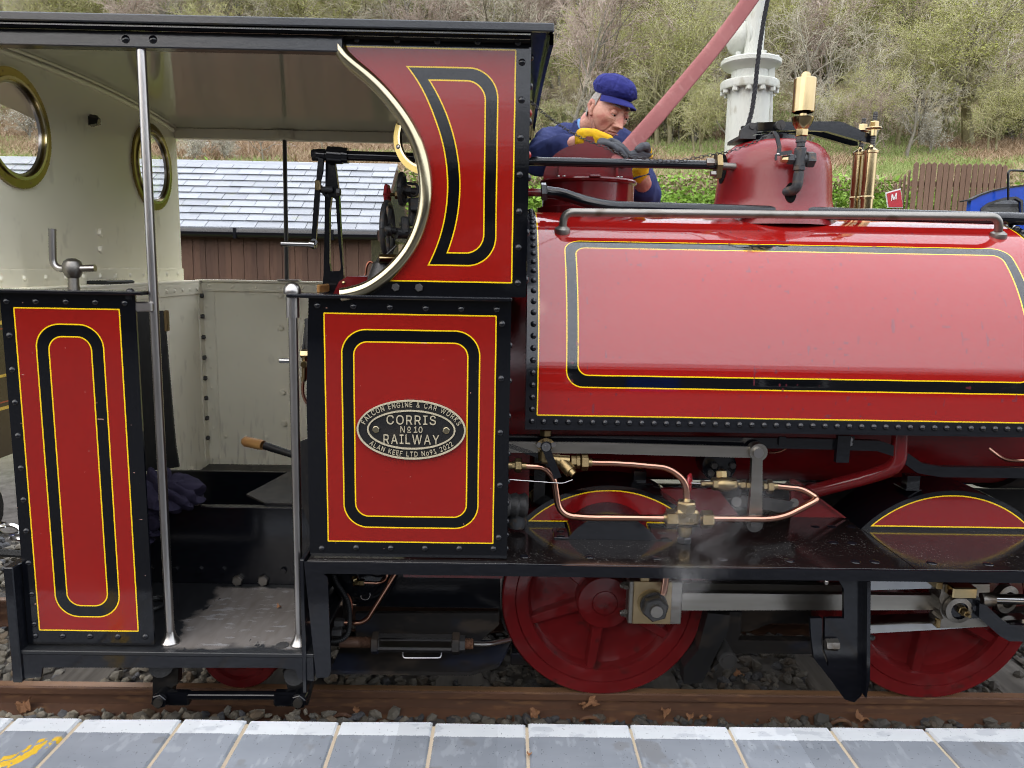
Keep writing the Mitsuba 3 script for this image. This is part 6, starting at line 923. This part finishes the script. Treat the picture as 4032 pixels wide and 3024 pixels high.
# ---------------------------------------------------------------- loose things in the cab
q1, q2 = (-1.6,3,1.516), (-1.435,3,1.522); ph = thing('phone', 'black mobile phone lying on the cream ledge behind the cab pole', 'phone')
pc = np.array((-1.545,3.056,1.516)); obj('case', box(pc[0] - .04, pc[0] + .04, pc[1] - .11, pc[1] + .11, 1.5035, 1.516, .004), 'rubber', ph); obj('screen', box(pc[0] - .036, pc[0] + .036, pc[1] - .10, pc[1] + .10, 1.5161, 1.5168), 'black_mirror', ph, smooth=False)
def cloth(c, s, seed, drop):
    g = np.random.default_rng(seed); m = trimesh.creation.icosphere(6); v = m.vertices * s; w_ = v + .05 * np.stack([meshkit.fbm(v * 8 + o, 2, seed + 5) - .5 for o in (0, 9, 21)], 1); r = np.abs(np.sin(w_ @ np.array([52., 30, 41]) + 5 * meshkit.fbm(v * 10, 2, seed))) ; r2 = np.abs(meshkit.fbm(w_ * 13, 3, seed + 1) - .5) * 2; n = meshkit.fbm(v * 9 + 3, 3, seed) - .5; v = v * (1 + .5 * n[:, None]) + m.vertices * (.030 * r[:, None] - .05 * r2[:, None]); v[:, 2] = np.where(v[:, 2] < 0, v[:, 2] * .5, v[:, 2]); return trimesh.Trimesh(v + c, m.faces, process=False)
mat('overall_cloth', proc(lambda p, n, uv: mix((.018, .017, .034), (.030, .025, .046), fbm(p.x * 12, p.y * 12, p.z * 12))), .9, .15, bump=lambda p, n, uv: 3e-4 * fbm(p.x * 300, p.y * 300, p.z * 300, 2))
jc = np.array((-1.217,2.78,0.724)); jk = obj('work_jacket', cloth(jc + [-.07, .02, -.005], (.145, .10, .085), 5, 0), 'overall_cloth', smooth=True, label='crumpled dark purple-blue jacket thrown over the black cab well', cat='jacket'); obj('hanging_sleeve', cat([cloth(jc + [-.13, -.045, -.11], (.07, .035, .14), 8, 0)]), 'overall_cloth', jk, smooth=True)
mat('handle_wood', proc(lambda p, n, uv: mix((.36, .19, .06), (.25, .12, .04), fbm(p.x * 12, p.y * 60, p.z * 60))), .45, .4)
sv_ = thing('shovel', 'firing shovel with a yellow wooden handle grip lying in the cab', 'shovel'); obj('grip', lathe([(1e-4, -.005), (.015, 0), (.020, .01), (.0205, .085), (.018, .10)], (-1.012,2.95,0.904), np.array((-0.911,2.9,0.899)) - np.array((-1.012,2.95,0.904)), 20), 'handle_wood', sv_); obj('shaft', rod((-0.915,2.9,0.899), (-0.784,2.86,0.871), .0155, .013), 'black_dull', sv_); obj('blade', hull([np.array((-0.784,2.86,0.871)) + q for q in ([0, -.03, -.01], [0, .03, -.01], [.18, -.10, -.04], [.18, .10, -.04], [.18, -.10, -.03], [.18, .1, -.03], [0, -.03, .01], [0, .03, .01])]), 'black_dull', sv_)
oc = np.array((-0.448,2.7,1.569)); cn = thing('oil_can', 'dark conical oil can with a curved handle beside the brass beading', 'oil can'); zt_ = (-0.448,2.7,1.613)[2]
obj('body', lathe([(.05, oc[2] - .06), (.05, oc[2] - .02), (.030, zt_ - .01), (.017, zt_), (.017, zt_ + .004), (.0115, zt_ + .01)], (oc[0] + .02, 2.70, 0), (0, 0, 1), 28), 'dark_steel', cn); obj('handle', tube(spline([(-0.458,2.69,1.602),(-0.467,2.69,1.606),(-0.476,2.69,1.596),(-0.481,2.69,1.575),(-0.484,2.69,1.559)], 14), .0042, 8), 'copper_dark', cn); obj('spout', rod((oc[0] + .02, 2.70, zt_), (oc[0] + .07, 2.70, zt_ + .05), .006, .003), 'dark_steel', cn)
part('cab_cushion', box(*(lambda a, b: (a[0], b[0], 2.60, 2.75, b[2], a[2]))((-0.631,2.6,1.527), (-0.62,2.6,1.498)), .004), 'handle_wood', label='small yellow wooden wedge by the lever stand')
obj('cable_coil', tube([(*(np.array((-1.232,2.601,0.383)[:2]) + [(.035 + .004 * math.sin(t * .7)) * math.cos(t), .05 * math.sin(t)]), .382 + .003 * t / 6) for t in np.linspace(0, 22, 90)], .0055, 7), 'rubber', label='small coil of black cable on the cab floor by the pole', cat='cable')
dead_leaf(*(lambda q: (q[0], q[1], .378))((-0.789,2.605,0.375)), .014, 91, 'tiny pale leaf on the black cab floor edge')
# ---------------------------------------------------------------- station building behind the photographer
sb_ = thing('station_building', 'long low stone station building on the platform behind the viewpoint', 'building'); mat('stone_wall', proc(lambda p, n, uv: mix((.06, .055, .05), (.09, .08, .07), fbm(p.x * 4, p.y * 4, p.z * 9, 4))), .9, .2, bump=lambda p, n, uv: .01 * fbm(p.x * 9, p.y * 9, p.z * 18))
obj('wall', box(-24, 26, -15, -10, .2, 3.45), 'stone_wall', sb_, smooth=False); obj('roof', hull([(x, y, z) for x in (-24.4, 26.4) for y, z in ((-9.5, 3.72), (-12.5, 5.05), (-15.4, 3.72), (-9.5, 3.64), (-15.4, 3.64))]), 'roof_slate', sb_, smooth=False); obj('fascia', box(-24.4, 26.4, -9.66, -9.52, 3.38, 3.63), 'sign_white', sb_, smooth=False)
for i in range(9):
    x = -20 + i * 5; w = obj('window', box(x, x + 1.3, -9.999, -9.95, 1.2, 2.7), 'sign_white', sb_, smooth=False); obj('pane', box(x + .08, x + 1.22, -9.949, -9.94, 1.28, 2.62), 'black_mirror', w, smooth=False)
    if i % 3 == 1: obj('door', box(x + 2.4, x + 3.4, -9.999, -9.94, .2, 2.4), 'blue_paint', sb_, smooth=False)

# ---------------------------------------------------------------- the man filling the tank
pe = thing('person', 'man in a blue cap, blue work jacket and yellow-grey gloves bending over the tank filler', 'person')
mat('skin', proc(lambda p, n, uv: mix(mix((.42, .20, .145), (.47, .25, .185), fbm(p.x * 25, p.y * 25, p.z * 25)), (.36, .11, .085), smoothstep(.42, .7, fbm(p.x * 22 + 3, p.y * 22, p.z * 22, 4)) * .75)), .5, .4, bump=lambda p, n, uv: 1.2e-3 * fbm(p.x * 110, p.y * 110, p.z * 150, 3))
mat('cap_blue', proc(lambda p, n, uv: mix((.022, .025, .14), (.017, .019, .105), fbm(p.x * 30, p.y * 30, p.z * 30))), .85, .15); mat('jacket_blue', proc(lambda p, n, uv: mix((.028, .036, .11), (.02, .027, .085), fbm(p.x * 18, p.y * 18, p.z * 18))), .85, .15, bump=lambda p, n, uv: 2e-4 * noise(p.x * 700, p.y * 700, p.z * 700)); mat('shirt_blue', (.13, .26, .47), .8, .2); mat('trouser_navy', (.02, .025, .05), .9, .1)
mat('glove_yellow', proc(lambda p, n, uv: mix((.66, .40, .006), (.38, .21, .008), fbm(p.x * 45, p.y * 45, p.z * 45, 4))), .75, .2); mat('glove_grey', proc(lambda p, n, uv: mix((.042, .046, .055), (.068, .072, .08), fbm(p.x * 45, p.y * 45, p.z * 45))), .7, .25); mat('hair_grey', proc(lambda p, n, uv: mix((.28, .26, .24), (.17, .155, .14), fbm(p.x * 200, p.y * 200, p.z * 60))), .8, .2); mat('eye_white', (.55, .48, .45), .2); mat('lip', (.38, .15, .12), .5)
def ball(c, r): m = m3.Manifold.sphere(r, 20); return m.translate(list(map(float, c)))
def chain(js): return [m3.Manifold.batch_hull([ball(*a), ball(*b)]) for a, b in zip(js[:-1], js[1:])]
def solid(ms, edge=.012, it=12, fold=0.0, seed=1, freq=14):
    m = m3.Manifold.batch_boolean(ms, m3.OpType.Add).refine_to_length(edge).to_mesh(); t = trimesh.Trimesh(m.vert_properties[:, :3], m.tri_verts); trimesh.smoothing.filter_taubin(t, iterations=it)
    if fold:
        v = t.vertices; n = t.vertex_normals; q = np.abs(meshkit.fbm(v * [freq, freq, freq * .6], 3, seed) - .5) * 2; q2 = meshkit.fbm(v * freq * 2.2, 2, seed + 3) - .5; t.vertices = v + n * ((.35 - q) * fold + q2 * fold * .4)[:, None]
    return t
# head: built facing -y at the origin, then turned down and to the man's left
hv = trimesh.creation.icosphere(6); v = hv.vertices.copy(); d0 = v.copy()
P_ = v * [.076, .098, .116]; P_[:, 1] += .006; x, y, z = P_.T.copy(); fr_t = np.clip(-d0[:, 1], 0, 1)
G = lambda a, b, sa, sb: np.exp(-((x - a) / sa) ** 2 - ((z - b) / sb) ** 2) * (d0[:, 1] < .1)
jaw = np.clip((-.015 - z) / .10, 0, 1); P_[:, 0] *= 1 - .34 * jaw ** 1.3; P_[:, 1] += np.where(d0[:, 1] > 0, -.055 * jaw, 0); P_[:, 0] *= 1 - .06 * np.clip((z - .01) / .05, 0, 1) * (d0[:, 1] < 0)
dy = np.zeros(len(v)); nz = np.clip((.028 - z) / .062, 0, 1) * (z > -.038); 
nose = np.exp(-(x / (.0085 + .006 * nz)) ** 2) * np.where(z > -.036, np.clip((.034 - z) / .066, 0, 1.05) ** 1.15, np.exp(-((z + .036) / .006) ** 2)) * (z < .034) * (d0[:, 1] < 0); dy -= .036 * nose
dy -= .008 * (G(.0135, -.033, .007, .008) + G(-.0135, -.033, .007, .008)); dy += .013 * (G(.031, .014, .0165, .0125) + G(-.031, .014, .0165, .0125)); dy -= .007 * (G(.032, .034, .022, .008) + G(-.032, .034, .022, .008)) + .004 * G(0, .036, .01, .01)
dy -= .006 * (G(.047, -.008, .017, .014) + G(-.047, -.008, .017, .014)); dy -= .007 * G(0, -.058, .022, .005) + .0075 * G(0, -.071, .018, .006); dy += .0065 * G(0, -.0645, .021, .0028); dy -= .011 * G(0, -.097, .018, .013); dy += .004 * G(0, -.081, .022, .006)
for s in (-1, 1):
    t = np.clip((-.030 - z) / .045, 0, 1); dy += .0055 * np.exp(-((x * s - (.021 + .016 * t)) / .0045) ** 2) * ((z < -.026) & (z > -.080)) * (d0[:, 1] < 0); dy += .006 * G(s * .046, -.045, .012, .018); dy += .002 * G(s * .034, -.001, .016, .0025); dy += .002 * G(s * .036, -.007, .014, .0022)
for zz in (.048, .055, .062): dy += .0018 * G(0, zz, .04, .0016)
dy += .002 * (G(.006, .03, .002, .009) + G(-.006, .03, .002, .009))
P_[:, 1] += dy; hv = trimesh.Trimesh(P_, hv.faces, process=False)
def Rm(a, ax): return trimesh.transformations.rotation_matrix(a, ax)
HC = np.array((0.44,3.52,2.271)); HM = trimesh.transformations.translation_matrix(HC) @ Rm(-.02, (0, 1, 0)) @ Rm(math.radians(30), (0, 0, 1)) @ Rm(math.radians(21), (1, 0, 0)) @ Rm(math.radians(9), (0, 1, 0)) @ np.diag([1.06, 1.06, 1.06, 1])
def hd(m): m = m.copy(); m.apply_transform(HM); return m
obj('head', hd(hv), 'skin', pe, smooth=True)
for s in (-1, 1):
    e = trimesh.creation.icosphere(3); e.apply_scale(.0115); e.apply_translation((s * .031, -.0765, .012)); obj('eye', hd(e), 'eye_white', pe, smooth=True)
    lid_ = trimesh.creation.icosphere(4); lv_ = lid_.vertices; keep = lv_[lid_.faces].mean(1)[:, 2] > -.48; lm = trimesh.Trimesh(lv_ * [.0150, .0128, .0128] + [s * .031, -.0765, .0125], lid_.faces[keep], process=False); obj('eyelid', hd(lm), 'skin', pe, smooth=True)
    iris = trimesh.creation.icosphere(2); iris.apply_scale(.0036); iris.apply_translation((s * .031 + .001, -.0868, .0035)); obj('pupil', hd(iris), 'hole_dark', pe, smooth=True)
    br_ = tube([(s * (.014 + .034 * t), -.093 + .016 * t * t, .034 + .006 * math.sin(t * 2.6)) for t in np.linspace(0, 1, 9)], [.002, .0032, .0036, .0038, .0036, .0032, .0028, .002, .001], 8); obj('eyebrow', hd(br_), 'hair_grey', pe, smooth=True)
    w = np.linspace(0, 2 * np.pi, 40); ear = solid(chain([((s * .076, .012, .020), .010), ((s * .083, .022, .026), .009), ((s * .084, .028, .008), .0085), ((s * .080, .016, -.014), .008), ((s * .076, .008, -.024), .0075)]) + chain([((s * .075, .010, .012), .010), ((s * .076, .012, -.012), .009)]), .004, 6); obj('ear', hd(ear), 'skin', pe, smooth=True)
lp_ = tube([(-.021, -.0835, -.0655), (-.012, -.0955, -.0645), (0, -.0985, -.0650), (.012, -.0955, -.0645), (.021, -.0835, -.0655)], [.001, .0022, .0026, .0022, .001], 8); obj('lips', hd(lp_), 'lip', pe, smooth=True)
hr_ = trimesh.creation.icosphere(5); hvv = hr_.vertices; fc = hvv[hr_.faces].mean(1); keep = (fc[:, 1] > -.10) & (fc[:, 2] > -.30) & (fc[:, 2] < .6) & ~((fc[:, 1] < .35) & (fc[:, 2] < .12)); obj('hair', hd(trimesh.Trimesh(hvv * [.079, .1, .119] + [0, .007, 0], hr_.faces[keep], process=False)), 'hair_grey', pe, smooth=True)
# cap: puffed crown, band and peak
cm = trimesh.creation.icosphere(5); cv = cm.vertices; fc = cv[cm.faces].mean(1); az = np.arctan2(cv[:, 1], cv[:, 0]); seam = 1 - .04 * np.exp(-(np.sin(az * 4) / .16) ** 2) * (cv[:, 2] > .05); fold = 1 + .14 * (meshkit.fbm(cv * 2.6, 3, 4) - .5) - .05 * np.abs(meshkit.fbm(cv * 3.2, 2, 8) - .5); puff = np.where(cv[:, 2] > 0, 1.0, 1 - .16 * np.clip(-cv[:, 2] / .5, 0, 1))
cv2 = cv * [.087, .106, .072] * (seam * fold * puff)[:, None]; cv2[:, 2] = np.where(cv2[:, 2] > .03, .03 + (cv2[:, 2] - .03) * .8, cv2[:, 2]); keep = fc[:, 2] > -.62; cp = hd(trimesh.Trimesh(cv2 + [0, .010, .092], cm.faces[keep], process=False))
ck_ = obj('cap', cp, 'cap_blue', pe, smooth=True, label='soft blue cloth cap with a wide peak'); obj('button', hd(trimesh.Trimesh(trimesh.creation.icosphere(2).vertices * .009 + [0, .010, .146], trimesh.creation.icosphere(2).faces, process=False)), 'cap_blue', ck_, smooth=True)
th = np.linspace(-1.25, 1.25, 31); pk = []
for o_, dzp in ((0, 0), (.35, .35), (.7, .7), (1, 1)):
    pk.append([(math.sin(t) * (.082 + .006 * o_), -(math.cos(t) * (.098 + .050 * o_ * math.cos(t) ** .5)) + .012, .070 - .022 * dzp * (1 - .25 * math.cos(t)) - .014 * (1 - math.cos(t))) for t in th])
pk = np.array(pk).reshape(-1, 3); f = grid_faces(4, 31, False); pm = quads(np.vstack([pk, pk + [0, 0, -.004]]), np.vstack([f, f[:, ::-1] + 124, [[93 + i, 94 + i, 218 + i, 217 + i] for i in range(30)]])); obj('peak', hd(pm), 'cap_blue', ck_, smooth=40)
# body
nb = np.array((0.391,3.66,2.193)); shR, shL = np.array((0.207,3.72,2.158)), np.array((0.529,3.78,2.171)); chest = (shR + shL) / 2 + [0, .06, -.10]; hip = np.array([chest[0] - .02, 3.86, 1.55])
elR, wrR = np.array((0.142,3.5,2.061)), np.array((0.311,3.36,2.125)); elL, wrL = np.array((0.638,3.62,1.931)), np.array((0.574,3.38,1.991))
nk = HC + np.array([-.055, .075, -.05]); obj('neck', solid(chain([((nk[0], nk[1], nk[2] + .02), .062), ((nb[0], nb[1] + .02, nb[2] + .01), .064)]), .012, 6), 'skin', pe, smooth=True)
torso = chain([(hip, .165), (chest + [0, .02, -.12], .17), (chest, .165)]) + [m3.Manifold.batch_hull([ball(shR, .082), ball(shL, .082), ball(chest, .15)])] + [m3.Manifold.batch_hull([ball(shR + [.05, 0, .02], .075), ball(nb + [0, .04, -.04], .085), ball(shL + [-.05, 0, .02], .075)])]
cuR = elR + (wrR - elR) * .60; cuL = elL + (wrL - elL) * .42
sleeves = chain([(shR, .082), ((shR + elR) / 2 + [-.01, 0, 0], .072), (elR, .064), (cuR, .056)]) + chain([(shL, .080), ((shL + elL) / 2 + [.02, 0, 0], .07), (elL, .066), (cuL, .058)])
obj('jacket', solid(torso + sleeves, .008, 16, .034, 6, 9), 'jacket_blue', pe, smooth=True, label='dark blue work jacket with creased sleeves')
obj('collar', cat(*[solid([m3.Manifold.batch_hull([ball(nb + a, .010) for a in L_])], .008, 3) for L_ in (([-.085, -.03, .055], [-.055, .06, .085], [-.115, -.05, -.035], [-.09, .05, .0]), ([-.05, -.085, -.02], [-.085, -.03, .05], [-.085, -.085, -.085], [-.125, -.05, -.06]), ([.075, -.06, -.03], [.085, -.0, .03], [.06, -.09, -.09], [.125, -.03, -.06]))]), 'jacket_blue', pe, smooth=True)
obj('shirt', solid([m3.Manifold.batch_hull([ball(nb + a, .010) for a in ([-.066, -.035, .062], [-.03, -.075, .035], [-.045, -.095, -.05], [-.07, -.075, -.05])]), m3.Manifold.batch_hull([ball(nb + a, .012) for a in ([-.03, -.075, .03], [.04, -.07, .02], [0, -.09, -.08])])], .008, 3), 'shirt_blue', pe, smooth=True, label='light blue shirt collar showing at the neck')
obj('forearm', solid(chain([(elR + (wrR - elR) * .45, .043), (wrR, .033)]), .009, 5), 'skin', pe, smooth=True); obj('forearm', solid(chain([(elL + (wrL - elL) * .2, .044), (wrL, .033)]), .009, 5), 'skin', pe, smooth=True)
for s in (-1, 1): obj('leg', solid(chain([(hip + [s * .09, 0, -.02], .105), (hip + [s * .11, -.03, -.45], .07), ((hip[0] + s * .12, 3.80, .78), .05)]) + chain([((hip[0] + s * .12, 3.82, .735), .05), ((hip[0] + s * .14, 3.68, .72), .036)]), .02, 6), 'trouser_navy', pe, smooth=True)
def fingers(base, tip, bendv, r, n=3):
    base, tip = np.asarray(base, float), np.asarray(tip, float); return chain([(base * (1 - t) + tip * t + np.asarray(bendv) * math.sin(math.pi * t), r * (1 - .22 * t)) for t in np.linspace(0, 1, n + 1)])
# right glove: yellow cuff and back, grey fingers laid over the hose end
A = lambda q: np.array(q)
g1 = obj('glove', solid([m3.Manifold.batch_hull([ball((0.314,3.34,2.146), .030), ball((0.315,3.34,2.124), .032), ball((0.36,3.3,2.138), .029), ball((0.368,3.3,2.118), .028)]), m3.Manifold.batch_hull([ball((0.36,3.3,2.138), .027), ball((0.368,3.3,2.118), .026), ball((0.417,3.27,2.121), .018), ball((0.41,3.27,2.104), .018)])], .006, 8, .004, 3, 40), 'glove_yellow', pe, smooth=True, label='yellow and grey work glove on his right hand')
obj('cuff', tube([A((0.311,3.37,2.139)) + .046 * (math.cos(t) * np.array([.18, .55, .5]) * 1.3 + math.sin(t) * np.array([.1, -.75, .75]) * .9) for t in np.linspace(0, 6.2832, 25)], .0035, 8, False), 'jacket_blue', g1)
fb = [[(0.402,3.27,2.113),(0.413,3.265,2.108),(0.419,3.25,2.097),(0.414,3.24,2.088)][i] for i in range(4)]; ft = [(0.476,3.25,2.084),(0.491,3.235,2.067),(0.497,3.22,2.053),(0.479,3.21,2.046)]
for a, b in zip(fb, ft): obj('finger', solid(fingers(a, b, (0, -.012, .012), .0125), .004, 8), 'glove_grey', g1, smooth=True)
obj('thumb', solid(fingers((0.385,3.25,2.1), (0.446,3.21,2.07), (0, -.01, .008), .0135), .004, 8), 'glove_grey', g1, smooth=True); obj('back_patch', solid([m3.Manifold.batch_hull([ball((0.43,3.235,2.092), .008), ball((0.445,3.235,2.09), .008), ball((0.449,3.225,2.071), .008), ball((0.426,3.228,2.08), .008)])], .005, 4), 'glove_yellow', g1, smooth=True)
obj('palm', solid([m3.Manifold.batch_hull([ball((0.387,3.27,2.109), .020), ball((0.383,3.26,2.098), .018), ball((0.426,3.26,2.104), .018), ball((0.423,3.25,2.092), .016)])], .006, 5), 'glove_grey', g1, smooth=True)
# left glove: comes up from below and closes round the hose
g2 = obj('glove', solid([m3.Manifold.batch_hull([ball((0.568,3.38,1.995), .036), ball((0.568,3.36,2.017), .034)]), m3.Manifold.batch_hull([ball((0.568,3.36,2.017), .032), ball((0.588,3.32,2.065), .020), ball((0.572,3.33,2.062), .022)]), m3.Manifold.batch_hull([ball((0.588,3.32,2.063), .018), ball((0.585,3.3,2.086), .014), ball((0.572,3.31,2.08), .014)])], .006, 8, .004, 5, 40), 'glove_yellow', pe, smooth=True, label='yellow and grey work glove on his left hand')
obj('cuff', tube([A((0.57,3.385,1.987)) + .043 * (math.cos(t) * np.array([.95, 0, .3]) + math.sin(t) * np.array([0, 1, 0])) for t in np.linspace(0, 6.2832, 25)], .0035, 8, False), 'jacket_blue', g2)
obj('palm', solid([m3.Manifold.batch_hull([ball((0.585,3.305,2.07), .016), ball((0.557,3.29,2.067), .018), ball((0.556,3.29,2.056), .017), ball((0.595,3.32,2.074), .014)])], .006, 5), 'glove_grey', g2, smooth=True)
obj('thumb', solid(chain([((0.583,3.3,2.084), .0155), ((0.571,3.27,2.098), .0165), ((0.548,3.235,2.09), .0165), ((0.53,3.225,2.078), .014)]), .004, 8), 'glove_grey', g2, smooth=True)
for i, (a, b) in enumerate(zip([(0.558,3.27,2.066),(0.556,3.27,2.06),(0.555,3.275,2.054),(0.554,3.28,2.049)], [(0.505,3.225,2.063),(0.501,3.22,2.055),(0.503,3.22,2.048),(0.511,3.225,2.043)])): obj('finger', solid(fingers(a, b, (0, -.012, .004), .0115), .004, 8), 'glove_grey', g2, smooth=True)

# ---------------------------------------------------------------- thin steam drifting from the drain pipe
zz, yy_, xx = np.meshgrid(np.linspace(0, 1, 90), np.linspace(0, 1, 24), np.linspace(0, 1, 70), indexing='ij'); cs_ = .10 + .42 * zz + .06 * np.sin(zz * 8); w_ = .05 + .24 * zz
q_ = np.stack([xx * 7 + 1.2 * np.sin(zz * 6), yy_ * 2.5, zz * 5], -1); nv = 1 - 2.2 * np.abs(meshkit.fbm(q_ + 1.6 * (meshkit.fbm(q_ * .7, 2, 3) - .5)[..., None], 3, 9) - .5)
den = np.exp(-((xx - cs_) / w_) ** 2 - ((yy_ - .5) / .28) ** 2) * np.clip((nv - .55) * 2.4, 0, 1) ** 2 * np.clip(zz * 9, 0, 1) * np.clip((1 - zz) * 3, 0, 1)
SX0, SX1, SY0, SY1, SZ0, SZ1 = .44, .96, 2.12, 2.262, .575, 1.02
scene['steam_air'] = {'type': 'heterogeneous', 'albedo': {'type': 'constvolume', 'value': .97}, 'scale': 2.6, 'sigma_t': {'type': 'gridvolume', 'grid': mi.VolumeGrid(den[..., None].astype(np.float32)), 'to_world': T4().translate([SX0, SY0, SZ0]).scale([SX1 - SX0, SY1 - SY0, SZ1 - SZ0])}}
scene['clear'] = {'type': 'null'}
scene['steam'] = {'type': 'cube', 'to_world': T4().translate([(SX0 + SX1) / 2, (SY0 + SY1) / 2, (SZ0 + SZ1) / 2]).scale([(SX1 - SX0) / 2, (SY1 - SY0) / 2, (SZ1 - SZ0) / 2]), 'bsdf': {'type': 'ref', 'id': 'clear'}, 'interior': {'type': 'ref', 'id': 'steam_air'}}
tag('steam', 'thin wisps of white steam rising past the running plate edge', 'steam', kind='stuff')
